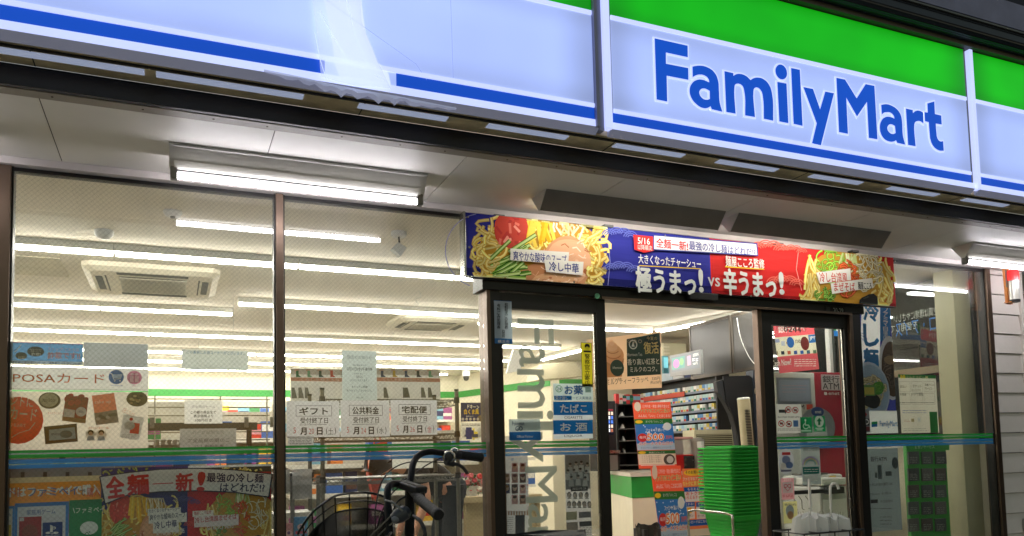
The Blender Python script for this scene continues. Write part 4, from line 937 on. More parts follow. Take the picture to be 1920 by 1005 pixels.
# ------------------------------------------------------------------ stickers and posters at the right leaf
S = Sheet('sticker','big pictogram sticker with prohibition signs on the right door','sticker',(1455,758,1505,812),Y=Yd,base=(190,190,185),th=0.0008)
S.rect(1460,768,1472,774,(50,50,50)); S.poly([(1472,766),(1476,771),(1472,777)],(50,50,50))
for cx_, cy_ in ((1478,768),(1491,769),(1465,794),(1479,795)): S.ring(cx_,cy_,5.4,1.3,(175,40,45),16); S.rect(cx_-3,cy_-2,cx_+3,cy_+2,(50,50,50)); S.stroke([(cx_-4,cy_-4),(cx_+4,cy_+4)],1.2,(175,40,45))
S.rect(1487,788,1497,800,(90,130,180)); S.lines(1458,780,1500,784,2,(90,90,90),.8); S.lines(1458,803,1500,808,2,(90,90,90),.8); S.done()
S = Sheet('sticker','green wheelchair sticker on the right door glass','sticker',(1500,782,1523,811),Y=Yd-0.002,base=(15,120,70),th=0.0008)
S.ell(1510,788,1.8,1.8,WH,10); S.stroke([(1510,790),(1510,797),(1516,797),(1519,803)],1.6,WH); S.ring(1511,799,5,1.3,WH,14,100,350); S.rect(1502,806,1521,809,(200,220,205)); S.done()
S = Sheet('sticker','green helping hand sticker on the right door glass','sticker',(1525,780,1548,809),Y=Yd-0.002,base=(20,125,75),th=0.0008)
S.ell(1536,790,8.5,8.5,WH); S.poly([(1536,783),(1541,790),(1538,790),(1538,797),(1534,797),(1534,790),(1531,790)],(20,125,75)); S.rect(1529,802,1544,804,WH); S.rect(1531,805,1542,807,WH); S.done()
S = Sheet('sticker','round grey and blue sticker low on the right door','sticker',None,Y=Yd,base=(165,168,175),th=0.0008,quad=[(1474+14.5*math.cos(t*.3142),865-24*math.sin(t*.3142)) for t in range(20,0,-1)])
S.rect(1466,848,1482,853,(190,60,60)); S.ell(1474,862,8,6,(120,130,160)); S.ell(1480,872,7,5,(90,110,150)); S.ell(1468,874,6,5,(205,200,190)); S.rect(1464,881,1484,884,(90,90,110)); S.done()
S = Sheet('sticker','pink heart sticker low on the right door','sticker',(1464,897,1490,936),Y=Yd,base=(205,150,155),th=0.0008)
S.rect(1467,904,1487,924,(225,215,212)); S.ring(1473,911,3,1.1,(190,80,90),12); S.ring(1480,911,3,1.1,(190,80,90),12); S.stroke([(1470,913),(1477,921),(1483,913)],1.1,(190,80,90)); S.lines(1467,927,1487,933,2,(170,70,80),1); S.text('FREE',1470,899,1484,902,WH); S.done()
S = Sheet('sticker','small pale yellow notice low on the right door','sticker',(1468,941,1496,980),Y=Yd,base=(205,200,140),th=0.0008); S.ell(1481,958,8,9,(160,170,185)); S.ell(1482,966,6,6,(190,150,110)); S.lines(1471,944,1493,948,2,(110,110,110)); S.done()
S = Sheet('sticker','grey rainbow notice with teal box on the right door','sticker',(1501,838,1540,908),Y=Yd,base=(140,150,148),th=0.0008)
for r_, c_ in ((15,(150,130,170)),(12,(175,165,120)),(9,(110,150,140))): S.ring(1520,872,r_,2,c_,14,0,180)
S.rect(1505,876,1536,888,(30,110,100)); S.text('感染防止対策実施中',1506,841,1536,846,(60,70,70),.02); S.lines(1508,878,1534,886,2,WH); S.rect(1508,891,1532,901,(200,205,200)); S.done()
S = Sheet('sticker','small AED sign with a heart at the right post','sticker',(1608,769,1632,811),Y=YF-0.0075,base=(120,120,122),th=0.0008)
S.poly([(1620,786),(1614,777),(1617,773),(1620,776),(1623,773),(1626,777)],(150,60,65)); S.rect(1609,785,1631,798,(60,60,64)); S.text('AED',1610,786,1629,796,WH,.03); S.rect(1609,800,1631,808,(110,60,62)); S.done()

# ATM poster
S = Sheet('poster','pink and cream cash machine poster seen through the right door','poster',(1449,606,1536,692),Y=5.3,rot=6,base=(215,208,180))
S.rect(1449,610,1533,626,(225,90,100)); S.text('銀行ATM',1458,612,1508,625,WH,.03); S.rect(1449,670,1536,692,(220,95,105)); S.text('Cash Now?',1446,676,1484,688,WH,.03,rot=0); S.lines(1489,672,1530,688,4,WH,1)
S.ell(1482,642,7,8,(40,100,175)); S.text('ne',1491,637,1501,644,(90,80,80),.03); S.ell(1509,644,8,10,(110,35,30)); S.rect(1515,628,1531,642,(50,110,175)); S.text('JPY',1517,631,1529,639,WH,.04); S.rect(1452,636,1462,642,(150,160,200)); S.rect(1464,640,1472,648,(180,185,205)); S.poly([(1474,641),(1477,643),(1474,645)],(150,120,80))
for i, c_ in enumerate([(150,130,100),(30,40,60),(190,90,60),(60,90,160),(40,90,170),(60,100,120),(90,120,90)]): S.rect(1452+i*12,659-i*.4,1459+i*12,665-i*.4,c_)
o = S.done()
S = Sheet('door_number',None,None,None,Y=Yd,quad=[(1455,606),(1512,608),(1512,622),(1455,620)],parent=d2,base=(30,30,30),m=film('clear_label',(200,200,200),0.12),th=0.0006)
S.text('0244',1469,611,1502,622,BK,.03); S.done()
# ------------------------------------------------------------------ indoor lighting and ceiling units
m_batten = mat('white_batten', (230,228,215), 0.4, var=0.03)
def tube_unit(p, q, label, m=None, group='ceiling strip lights in the shop'):
    p = Vector(p); q = Vector(q); c = (p+q)/2; d = (q-p).normalized(); s_ = d.cross(Vector((0,0,1)))
    t = thing('ceiling_light', label, 'strip light', c, group)
    a = p-s_*0.035; MB().prism([p-s_*0.04,p+s_*0.04,q+s_*0.04,q-s_*0.04],(0,0,0.045)).build('body', m_batten, t)
    pe = p+d*0.008; qe = q-d*0.008; dz = Vector((0,0,-0.022))
    MB().prism([pe-s_*0.022+dz,pe+s_*0.022+dz,qe+s_*0.022+dz,qe-s_*0.022+dz],(0,0,0.022)).build('tube', m or m_tube, t)
ZT = 2.590
rows = [(5.69,-3.9,3.2,'first row from the glass'),(7.76,-3.9,0.526,'second row, left part'),(7.22,0.534,2.80,'second row, nearer right part'),(7.62,2.95,5.10,'row seen through the entrance'),
        (9.2,-3.9,4.715,'third row from the glass'),(10.65,-3.9,4.70,'fourth row from the glass'),(11.64,-3.9,4.66,'fifth row from the glass'),(12.6,-3.9,4.3,'last row by the back wall')]
for Y_, xa, xb, nm in rows:
    n = max(1, round((xb-xa)/1.2))
    for i in range(n):
        L = (xb-xa)/n; tube_unit((xa+i*L,Y_,ZT),(xa+(i+1)*L-0.004,Y_,ZT),'lit ceiling strip, %s from the left in the %s' % (nth(i+1), nm), group='strip lights of the '+nm)
P = PZ(1016,674,ZT); Q = PZ(1092,655,ZT); tube_unit(P, Q, 'short slanting strip light seen through the left door glass')
P = PZ(1232,620,ZT); Q = PZ(1404,589,ZT); tube_unit(P, Q, 'slanting strip light above the cigarette shelves')
tube_unit((4.75,5.0,ZT),(5.7,5.05,ZT),'strip light in the nook by the cash machine', m_tubew); tube_unit((4.7,6.1,ZT),(5.7,6.12,ZT),'second strip light in the nook by the cash machine', m_tubew)

def aircon(cx, cy, wx, wy, label):
    t = thing('air_conditioner', label, 'ceiling air conditioner', (cx,cy,2.6), 'ceiling air conditioners')
    m1 = mat('aircon_plastic', (222,214,192), 0.45, var=0.04); x0, x1, y0, y1 = cx-wx/2, cx+wx/2, cy-wy/2, cy+wy/2
    def ch(z, k, r=0.05):
        a, b, c, d = x0+k, x1-k, y0+k, y1-k; return [(a+r,c,z),(b-r,c,z),(b,c+r,z),(b,d-r,z),(b-r,d,z),(a+r,d,z),(a,d-r,z),(a,c+r,z)]
    vs = ch(2.634,0)+ch(2.60,0)+ch(2.572,0.05); fs = []
    for l in (0,1):
        for i in range(8): fs.append((l*8+i, l*8+(i+1)%8, (l+1)*8+(i+1)%8, (l+1)*8+i))
    fs.append(tuple(range(16,24))); MB().add(vs, fs).build('casing', m1, t)
    g_ = MB().box(cx-wx*.25,cx+wx*.25,cy-wy*.28,cy+wy*.28,2.566,2.571).build('grille', mat('aircon_grille', (110,102,80), 0.6), t)
    s_ = MB()
    for i in range(14): yy = cy-wy*.27+i*wy*.54/13; s_.box(cx-wx*.25,cx+wx*.25,yy-0.004,yy+0.004,2.560,2.566)
    so_ = s_.build('grille_bars', m1, t); so_['kind'] = 'stuff'
    for (a,b,c,d) in ((cx-wx*.26,cx+wx*.26,cy-wy*.42,cy-wy*.36),(cx-wx*.26,cx+wx*.26,cy+wy*.36,cy+wy*.42),(cx-wx*.42,cx-wx*.37,cy-wy*.25,cy+wy*.25),(cx+wx*.37,cx+wx*.42,cy-wy*.25,cy+wy*.25),(cx-wx*.35,cx-wx*.34,cy-wy*.3,cy+wy*.3),(cx+wx*.34,cx+wx*.35,cy-wy*.3,cy+wy*.3)):
        MB().box(a,b,c,d,2.567,2.5715).build('air_slot', mat('aircon_slot', (70,64,48), 0.6), t)
aircon(-0.13, 6.60, 0.92, 0.92, 'large square ceiling air conditioner behind the left window')
aircon(2.50, 7.88, 0.80, 0.62, 'smaller ceiling air conditioner left of the entrance')
S_ = thing('smoke_detector','round white smoke detector on the ceiling behind the left window','detector',(-0.0,4.80,2.60)); MB().lathe((0.0,4.80,2.634),[(0.05,0),(0.05,-.012),(0.035,-.03),(0,-.032)],20).build('base', m_white, S_); MB().lathe((0.0,4.80,2.603),[(0.014,0),(0.012,-.008),(0,-.008)],12).build('sensor', m_grey, S_)
P = PZ(195,443,2.60); S_ = thing('ceiling_dome','small white dome on the ceiling left of the detector','detector',P); MB().lathe(P+Vector((0,0,.035)),[(0.055,0),(0.05,-.03),(0.03,-.05),(0,-.056)],18).build('dome', m_white, S_, smooth=True)
t = thing('ceiling_spotlight','small square spotlight hanging from the ceiling left of the banner','spotlight',(1.327,4.80,2.6))
MB().lathe((1.327,4.80,2.634),[(0.05,0),(0.05,-.02),(0.045,-.03),(0,-.03)],20).build('base', m_white, t); MB().cyl((1.327,4.80,2.605),(1.33,4.80,2.555),0.006).build('arm', m_dark, t)
c = Vector((1.325,4.79,2.52)); MB().prism([c+Vector(v) for v in ((-.042,-.01,.0),(-.008,-.01,.04),(.042,-.01,.012),(.006,-.01,-.042))],(0,.05,0)).build('lamp_head', m_white, t, bevel=0.004)
P = PZ(55,500,2.63); o = struct('ceiling_hatch', MB().box(-1.35,-0.72,6.15,6.75,2.628,2.6345), mat('hatch_board', (196,188,164), 0.8)); 
# hanging hooks and cables at the ceiling
for (px_, py_, lb) in ((785,545,'first thin ceiling hook left of the banner'),(735,620,'second thin ceiling hook over the racks')):
    P = PZ(px_,py_,2.63); MB().tube(smooth_path([P,P+Vector((.02,0,-.05)),P+Vector((-.03,0,-.08)),P+Vector((.0,0,-.12))],4),0.003,5).build('ceiling_hook', m_white, label=lb, cat='hook')

# ------------------------------------------------------------------ shelving and goods
PALS = [(200,60,50),(230,190,60),(60,130,80),(60,100,170),(225,220,210),(220,130,60),(150,80,130),(90,60,45),(240,240,235),(40,50,90),(215,150,160),(120,170,190)]
pm_goods = vcol('printed_package', 0.4)
def pack_mesh(w, d, h, c, seed):
    rr_ = random.Random(seed); b = MB(); b.box(-w/2,w/2,-d/2,d/2,0,h,rgb(*c)); c2 = rr_.choice(PALS); z1 = rr_.uniform(.15,.45)*h; z2 = z1+rr_.uniform(.2,.4)*h
    b.add([(-w/2*.9,-d/2-.001,z1),(w/2*.9,-d/2-.001,z1),(w/2*.9,-d/2-.001,z2),(-w/2*.9,-d/2-.001,z2)],[(0,1,2,3)],rgb(*c2)); return b
def proto_set(name, n, w, d, h, label, cat, group, seed, pal=None, jit=.2):
    ps = []; rr_ = random.Random(seed)
    for i in range(n):
        b = pack_mesh(w*rr_.uniform(1-jit,1+jit), d, h*rr_.uniform(1-jit,1+jit), rr_.choice(pal or PALS), seed*31+i)
        ps.append(b.build(name, pm_goods, label=label, cat=cat, group=group, origin=(0,0,0)))
    return ps
def lay(ps, pos, rot, used, rr_, label=None):
    p = rr_.choice(ps)
    if p not in used: o = p; used.add(p)
    else: o = p.copy(); COL.objects.link(o)
    o.location = pos; o.rotation_euler = (0,0,rot)
    if label: o['label'] = label
    return o
def tidy(ps, used):
    for p in ps:
        if p not in used: bpy.data.objects.remove(p)
m_shelf = mat('shelf_metal', (190,186,172), 0.45, 0.1, var=0.08); m_rail = mat('dark_shelf_rail', (60,62,62), 0.5)
def gondola(x0, x1, y0, y1, levels, label, back=True, group=None, hh=None, posts=True):
    hh = hh or levels[-1]+0.25
    t = thing('shelf_unit', label, 'shelf', ((x0+x1)/2,(y0+y1)/2,0.02), group)
    if back: MB().box(x0,x1,y1-0.02,y1,0.02,hh).build('back_panel', m_shelf, t)
    for z in levels:
        MB().box(x0,x1,y0,y1-0.021,z-0.02,z).build('shelf_board', m_shelf, t)
        MB().box(x0,x1,y0-0.012,y0-0.001,z-0.035,z+0.005).build('price_rail', mat('price_rail', (225,222,210), 0.4), t)
    return t
rr = random.Random(11)
# wall shelving at the far end with rows of goods
used = set(); ps = proto_set('snack_package', 16, .16, .12, .20, 'small coloured package on the shelves by the back wall', 'package', 'packages on the far wall shelves', 5)
gi = 0
for k, (xa, xb) in enumerate(((-3.0,-1.5),(-1.48,0.0),(0.02,1.5),(1.52,3.0),(3.02,4.5))):
    gondola(xa, xb, 12.85, 13.27, [0.5,0.85,1.2,1.52,1.82], 'tall goods shelf at the back wall, number %s from the left' % ('one','two','three','four','five')[k], hh=2.15)
    for zi, z in enumerate((1.2,1.52,1.82)):
        x = xa+0.1; j = 0
        while x < xb-0.06 and gi < 190:
            if rr.random() < .95: j += 1; lay(ps, (x,12.93,z+0.001), rr.uniform(-.05,.05), used, rr, 'package %s from the left on the %s board of back wall shelf %s' % (nth(j), ('lower','middle','upper')[zi], ('one','two','three','four','five')[k])); gi += 1
            x += rr.uniform(.13,.18)
tidy(ps, used)
# middle gondolas, half emptied
used = set(); ps = proto_set('boxed_goods', 14, .12, .12, .16, 'small boxed item left on the half empty middle shelves', 'package', 'items on the half empty shelves', 9)
for (xa, xb, ya, lv, lb, dens) in ((-1.2,0.65,9.9,[.45,.8,1.12,1.40],'half empty middle shelf behind the gift card poster',.75),(0.8,3.0,9.9,[.45,.8,1.12,1.40],'half empty middle shelf behind the notices',.85),(-0.9,1.5,8.3,[.5,.85,1.15,1.42],'cream shelf of goods behind the window shelf',.9),(0.9,2.6,6.8,[.35,.62,.9,1.15],'low grey shelf behind the wire rack',.7),(-1.3,0.25,6.0,[.4,.75,1.05,1.36],'dark railed shelf behind the noodle posters',.35),(3.2,4.4,9.4,[.4,.8,1.15],'low shelf seen through the left door glass',.7)):
    gondola(xa, xb, ya, ya+0.5, lv, lb, hh=lv[-1]+.3)
    for zi, z in enumerate(lv[1:]):
        x = xa+.08; j = 0
        while x < xb-.05:
            if rr.random() < dens: j += 1; lay(ps, (x,ya+.1,z+.001), rr.uniform(-.1,.1), used, rr, 'item %s from the left on board %s of the %s' % (nth(j), ('two','three','four')[zi], {'gift':'shelf behind the card poster','notices':'shelf behind the notices','low grey':'shelf behind the wire rack','cream shelf':'cream shelf of goods','railed':'dark railed shelf','low shelf':'shelf behind the left door'}[[k_ for k_ in ('cream shelf','gift','railed','low grey','low shelf','notices') if k_ in lb][0]]))
            x += rr.uniform(.11,.18)
tidy(ps, used)
# near shelf with dark rail and clips right behind the left window
t = thing('window_shelf','empty grey window shelf with dark rail behind the left glass','shelf',(0.1,4.9,0.02))
P = PY(284,793,4.9); Q = PY(512,793,4.9); zr = P.z
MB().box(-1.3,0.47,4.9,4.93,zr-.045,zr).build('rail', m_rail, t); MB().box(-1.3,0.47,4.93,5.25,zr-.03,zr-.01).build('shelf_board', m_shelf, t); MB().box(-1.3,0.47,4.95,5.25,zr-.17,zr-.15).build('shelf_board', m_shelf, t); MB().box(-1.3,0.47,4.95,5.25,zr-.32,zr-.30).build('shelf_board', m_shelf, t)
for xs_ in (-.6,.44): MB().box(xs_,xs_+.03,5.26,5.29,.1,zr-.02).build('upright', m_rail, t)
for px_ in (462,510,285): P = PY(px_,790,4.89); MB().box(P.x-.012,P.x+.012,4.885,4.9,zr-.03,zr+.03).build('price_clip', m_grey, t)
for i in range(9): P = PY(295+i*11,828,5.2); MB().box(P.x-.012,P.x+.012,5.18,5.2,P.z-.02,P.z+.01).build('price_clip', m_white, t)
t = thing('wire_display','metal wire display frame behind the shelf notice','rack',(0.1,5.6,0.02))
for i in range(6): P = PY(284,748,5.6); MB().cyl((-.55,5.6,P.z-.055*i),(0.62,5.6,P.z-.055*i),0.004,5).build('wire', m_chrome, t)
for x_ in (-.5,-.1,.3,.6): MB().cyl((x_,5.6,.9),(x_,5.6,P.z+.02),0.005,5).build('upright', m_chrome, t)
# cards/board strip at bottom left over the orange poster
t = struct('poster_ledge', MB().box(-1.3,-0.25,YF+.08,YF+.12,1.13,1.2), mat('ledge_grey', (130,135,140), 0.5))
for i in range(4): P = PY(43+i*43,890,YF+.078); S = Sheet('price_tag','small dark tag number %s on the grey ledge over the orange strip' % ('one','two','three','four')[i],'tag',(39+i*42,885,46+i*42,895),Y=YF+.077,base=(60,62,66)); S.done()

# wire rack (chromed metro shelf) behind the bicycle
m_rackw = mat('rack_grey_wire', (118,114,104), 0.45, 0.6)
def wire_rack(x0, x1, y0, y1, zs, ztop):
    t = thing('wire_rack','tall chromed wire rack behind the three notices','rack',((x0+x1)/2,(y0+y1)/2,0.02))
    for x_ in (x0,x1):
        for y_ in (y0,y1):
            p_ = MB().cyl((x_,y_,0.02),(x_,y_,ztop),0.0125,10).build('post', m_rackw, t, smooth=True)
            MB().cyl((x_,y_,ztop),(x_,y_,ztop+.012),0.014,10).build('post_cap', m_dark, p_)
            for z in zs: MB().lathe((x_,y_,z-.02),[(.0128,0),(.019,.002),(.017,.036),(.0128,.038)],12).build('collar', m_dark, p_)
    for z in zs:
        sh = thing('shelf', None, None, ((x0+x1)/2,(y0+y1)/2,z)); sh.parent = t; sh.location = WL[sh.name]-WL[t.name]
        w_ = MB(); n = int((x1-x0)/0.024)
        for i in range(n+1): x_ = x0+(x1-x0)*i/n; w_.tube([(x_,y0,z+.004),(x_,y1,z+.004)],0.0018,4)
        o = w_.build('shelf_wires', m_rackw, sh); o['kind'] = 'stuff'
        fr2 = MB()
        for yy in (y0,y1,(y0+y1)/2):
            fr2.tube([(x0,yy,z),(x1,yy,z)],0.0035,5); fr2.tube([(x0,yy,z-.032),(x1,yy,z-.032)],0.003,5)
            k = 26; pts = [(x0+(x1-x0)*i/k, yy, z-.001 if i%2 else z-.031) for i in range(k+1)]; fr2.tube(pts,0.0022,4)
        for xx in (x0,x1):
            fr2.tube([(xx,y0,z),(xx,y1,z)],0.0035,5); fr2.tube([(xx,y0,z-.032),(xx,y1,z-.032)],0.003,5); k = 12; fr2.tube([(xx, y0+(y1-y0)*i/k, z-.001 if i%2 else z-.031) for i in range(k+1)],0.0022,4)
        fr2.build('shelf_truss', m_rackw, sh)
wire_rack(0.80,1.625,4.60,5.05,[0.62,1.08,1.335,1.545],1.60)
# second narrower rack posts left, dark fabric rack of the previous shelf
t = thing('grey_rack','grey post rack with hanging sheets right of the window post','rack',(0.62,4.9,0.02))
for px_ in (548,597): P = PY(px_,900,4.9); MB().box(P.x-.012,P.x+.012,4.89,4.915,.1,1.10).build('post', m_grey, t)
for z in (.62,.88,1.12): MB().box(.50,.80,4.9,5.2,z-.03,z).build('shelf_board', m_rail if z > 1 else m_shelf, t)
S = Sheet('hanging_sheet','grey blank sheet hanging under the small note','sheet',(548,880,585,935),Y=4.86,base=(150,150,148)); S.done()
S = Sheet('hanging_sheet','narrow grey sheet hanging beside the window post','sheet',(533,880,544,925),Y=4.86,base=(140,140,138)); S.done()
for a,b,c,d,cc,lb in ((534,982,549,1010,(200,150,150),'pink card low behind the second window'),(552,970,577,1010,(90,150,190),'blue and pink package low behind the second window')):
    S = Sheet('goods_pack',lb,'package',(a,b,c,d),Y=4.75,base=cc,th=.03); S.ell((a+c)/2,b+18,7,6,(230,200,190)); S.ell((a+c)/2,b+17,3,3,(120,90,140)); S.rect(a+2,b+26,c-2,b+30,(200,90,110)); S.done()
# goods lying on the low shelf, red package
S = Sheet('paper_notice','plain white sheet taped behind the rack above the bicycle','notice',(735,828,812,877),Y=5.12,base=(205,206,198)); S.text('レジ袋',764,856,776,861,(90,100,120)); S.rect(761,856,777,857,(110,120,130)); S.done()
S = Sheet('poster','navy poster with yellow and white lettering right of the rack','poster',(864,755,908,790),Y=7.5,base=(35,45,95),th=.004)
S.text('ドキーン',876,758,898,766,WH,.03,rot=-4); S.text('白くま風',870,767,898,777,YE,.03); S.text('始めました',874,779,888,782,WH); S.ell(902,786,8,7,(120,105,80)); 
for i in range(5): S.ell(868+i*7,786,2.6,2.6,(200,195,185),9)
S.done()
S = Sheet('poster','white flyer strip under the navy poster','poster',(864,792,908,828),Y=7.5,base=(200,198,180)); 
for i in range(14): S.rect(864+random.uniform(0,38),800+random.uniform(0,20),864+random.uniform(0,38)+6,806+random.uniform(0,20),random.choice([(40,60,120),(220,200,70),(190,190,180),(70,80,100)]))
S.lines(866,794,904,799,2,(80,80,80)); S.done()
# flower arrangement on a low table behind the rack
t = thing('low_table','pale wooden table with flowers behind the wire rack','table',(2.35,6.5,0.02)); a = PY(862,932,6.5); 
MB().box(a.x,a.x+.75,6.4,6.9,a.z-.05,a.z).build('tabletop', mat('pale_wood', (190,170,130), 0.5, stretch=(1,8,8)), t)
for dx in (.03,.70):
    for dy in (6.43,6.85): MB().box(a.x+dx,a.x+dx+.04,dy,dy+.04,.02,a.z-.05).build('leg', mat('pale_wood'), t)
MB().box(a.x+.02,a.x+.72,6.45,6.47,a.z-.45,a.z-.05).build('apron', mat('pale_wood'), t)
t = thing('flower_arrangement','small red and pink flower arrangement right of the wire rack','flowers',(2.5,6.6,a.z)); P = PY(884,905,6.6)
fl = MB(); rr = random.Random(4)
for i in range(130):
    c = P+Vector((rr.gauss(0,.07),rr.gauss(0,.05),rr.gauss(0,.045))); u = Vector((rr.uniform(-1,1),rr.uniform(-1,1),rr.uniform(-1,1))).normalized()*.018; w_ = u.cross(Vector((rr.uniform(-1,1),rr.uniform(-1,1),1))).normalized()*.012
    fl.add([c-u,c+w_,c+u,c-w_],[(0,1,2,3)],rgb(*rr.choice([(60,90,40),(80,110,50),(50,70,40),(170,60,60),(190,120,110)])))
fl.build('foliage', vcol('printed_leaves'), t)['kind'] = 'stuff'
for (dx,dz,c_) in ((.05,.05,(205,55,45)),(-.03,.06,(200,90,90)),(.0,.02,(190,60,70)),(.08,.0,(220,140,130)),(-.07,.0,(170,90,80))):
    MB().lathe(P+Vector((dx,-.06,dz)),[(0,0),(.022,.006),(.027,.018),(.018,.028),(.0,.024)],10,axis=(0,-1,.3)).build('flower_head', mat('petal_%d' % c_[0], c_, 0.6), t, smooth=True)
MB().lathe((P.x,6.6,a.z),[(.04,0),(.06,P.z-a.z-.03),(.055,P.z-a.z-.03),(0,.01)],14).build('pot', m_white, t)
# security camera at the far ceiling
P = PY(874,705,12.0); t = thing('security_camera','small dome camera on a bracket at the far back wall','camera',P); MB().box(P.x-.05,P.x+.05,11.96,12.05,P.z,P.z+.12).build('bracket', m_white, t); MB().lathe(P,[(.05,0),(.05,-.03),(.035,-.07),(0,-.085)],14).build('dome', m_dark, t, smooth=True)
# slanting white board seen through the door glass, and a grey bulkhead
P0 = PY(963,657,9.0); MB().prism([PY(963,655,9.0),PY(984,662,9.0),PY(975,695,9.0),PY(950,700,9.0)],(0,.05,0)).build('slanting_board', m_white, label='tilted white hanging board behind the vertical door lettering', cat='board')
q = [PY(1018,682,9.3),PY(1078,678,9.3),PY(1094,705,9.3),PY(1010,712,9.3)]; MB().prism(q,(0,.4,0)).build('ceiling_hood', mat('hood_cream', (205,195,165), .6), label='cream hood box behind the left door glass', cat='hood')

# ------------------------------------------------------------------ counter and what stands on it
YC = 7.85
t = thing('cashier_counter','green and cream cashier counter with chamfered corner','counter',(5.5,8.2,0.02))
cp = [(4.90,YC),(6.9,YC),(6.9,8.5),(6.0,8.5),(6.0,9.3),(5.42,9.3)]
def ext(pts, z0, z1, k=0): return MB().prism([(x,y,z0) for x,y in pts],(0,0,z1-z0))
ext(cp,.02,.655).build('lower_panel', m_cream, t); g2 = [(x-(.006 if x<5.5 else 0),y-(.006 if y<8 else 0)) for x,y in cp]; ext(g2,.66,.905).build('green_band', mat('counter_green', (25,150,60), .4), t)
ext([(x-(.03 if x<5.5 else 0),y-(.03 if y<8 else 0)) for x,y in cp],.908,.945).build('counter_top', mat('counter_top', (196,190,176), .35), t, bevel=.004)
def on_counter(px): return PY(px, 880, YC+.12).x
# hot water dispenser (red base, clear top), thermos pot, panel heater
t = thing('drink_dispenser','red based drink dispenser with clear container on the counter','dispenser',(PY(1278,878,YC+.15).x,YC+.15,.945)); X0 = PY(1260,878,YC+.1).x; X1 = PY(1297,878,YC+.1).x
MB().box(X0,X1,YC+.05,YC+.25,.946,1.145).build('base', mat('red_plastic', (180,30,30), .35), t, bevel=.01)
MB().box(X0+.02,X1-.02,YC+.06,YC+.24,1.147,1.33).build('container', film('clear_plastic', (200,195,190), .45), t, bevel=.01); MB().box(X0,X1,YC+.05,YC+.25,1.332,1.36).build('lid', mat('pale_red', (200,150,145), .4), t, bevel=.006)
MB().box(X0+.135,X1-.003,YC+.035,YC+.049,.97,1.13).build('lock_plate', m_chrome, t)
for z in (1.02,1.09): MB().lathe((X0+.165,YC+.034,z),[(.015,0),(.015,.02),(0,.02)],12,axis=(0,-1,0)).build('knob', m_chrome, t)
t = thing('hot_water_pot','grey hot water pot beside the red dispenser','pot',(PY(1308,878,YC+.15).x,YC+.15,.945)); cx_ = PY(1308,878,YC+.15).x
MB().lathe((cx_,YC+.15,.946),[(.085,0),(.09,.02),(.09,.26),(.085,.30),(.10,.33),(.10,.37),(.06,.40),(0,.405)],24).build('body', mat('pot_grey', (165,160,152), .3, .4), t, smooth=True)
MB().box(cx_-.06,cx_-.01,YC-.02,YC+.07,1.22,1.30).build('spout', m_white, t, bevel=.01)
t = thing('air_purifier','beige louvred air cleaner box behind the basket stack','air cleaner',(PY(1340,878,YC+.2).x,YC+.25,.945)); X0 = PY(1303,850,YC+.25).x; X1 = PY(1377,850,YC+.25).x; z1 = PY(1303,806,YC+.2).z
mbg = mat('beige_plastic', (205,198,165), .5, var=.04); MB().box(X0,X1,YC+.25,YC+.5,.946,z1).build('casing', mbg, t, bevel=.015)
for i in range(17): z = .99+i*(z1-.07-.99)/16; MB().box(X0+.035,X1-.035,YC+.235,YC+.249,z,z+.008).build('louvre', mbg, t)
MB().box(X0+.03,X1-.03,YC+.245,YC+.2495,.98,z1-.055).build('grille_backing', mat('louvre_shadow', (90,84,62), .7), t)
# point of sale screen and coffee machine left of the opening edge
t = thing('coffee_machine','dark coffee machine with lit menu screen left in the opening','machine',(PY(1150,900,8.6).x,8.6,.945)); X0 = PY(1128,860,8.6).x; X1 = PY(1157,860,8.6).x
MB().box(X0,X1,8.6,8.9,.96,PY(1128,752,8.6).z).build('body', m_dark, t); S = Sheet('screen',None,None,(1133,767,1151,815),Y=8.59,parent=t,base=(20,25,60),pm=vcol('screen_print',.3,emis=.45),th=.004)
for i in range(5):
    for j in range(3): S.rect(1134.5+j*5.5,772+i*8,1138.5+j*5.5,778+i*8,random.choice([(120,150,220),(210,190,170),(70,110,200),(230,230,240),(150,90,70)]))
S.rect(1133,767,1151,770,(120,40,50)); S.done()
MB().box(X0+.02,X1-.01,8.57,8.6,.97,1.16).build('dispenser_bay', m_grey, t); MB().box(X0-.01,X1+.02,8.55,8.599,1.18,1.22).build('drip_shelf', m_chrome, t)
# black slim rack with small things
t = thing('black_rack','open black rack with small things between machine and 500 poster','rack',(PY(1172,900,9.0).x,9.0,.02)); X0 = PY(1158,860,9.0).x; X1 = PY(1200,860,9.0).x; zt = PY(1158,756,9.0).z
MB().box(X0,X0+.03,9.0,9.3,.95,zt).build('side_panel', m_dark, t); MB().box(X1-.03,X1,9.0,9.3,.95,zt).build('side_panel', m_dark, t); MB().box(X0,X1,9.3,9.32,.95,zt).build('back_panel', m_dark, t)
for k in range(6): z = zt-.01-k*(zt-1.0)/5.2; MB().box(X0+.031,X1-.031,9.0,9.29,z-.012,z).build('shelf_board', m_dark if k == 0 else m_grey, t)
used = set(); ps = proto_set('bottle_pack', 5, .055, .05, .13, 'small bottle shaped pack on top of the black rack', 'bottle', 'packs on the black rack', 21, [(30,40,40),(190,60,60),(200,190,180),(30,80,70)], .1)
for i in range(8): lay(ps,(X0+.05+i*.055 if i < 4 else X0+.05+i*.055,9.06,zt-.008),0,used,rr,'small pack %s from the left on top of the black rack' % nth(i+1))
tidy(ps, used)
for k in range(4):
    z = zt-.01-(k+1)*(zt-1.0)/5.2; MB().prism([(X0+.08+k*.02,9.05,z+.001),(X0+.16,9.05,z+.001),(X0+.13,9.05,z+.06)],(0,.03,0)).build('paper_slip', m_white, label='folded white slip on %s shelf of the black rack' % ('the top','the second','the third','the lowest')[k], cat='paper')

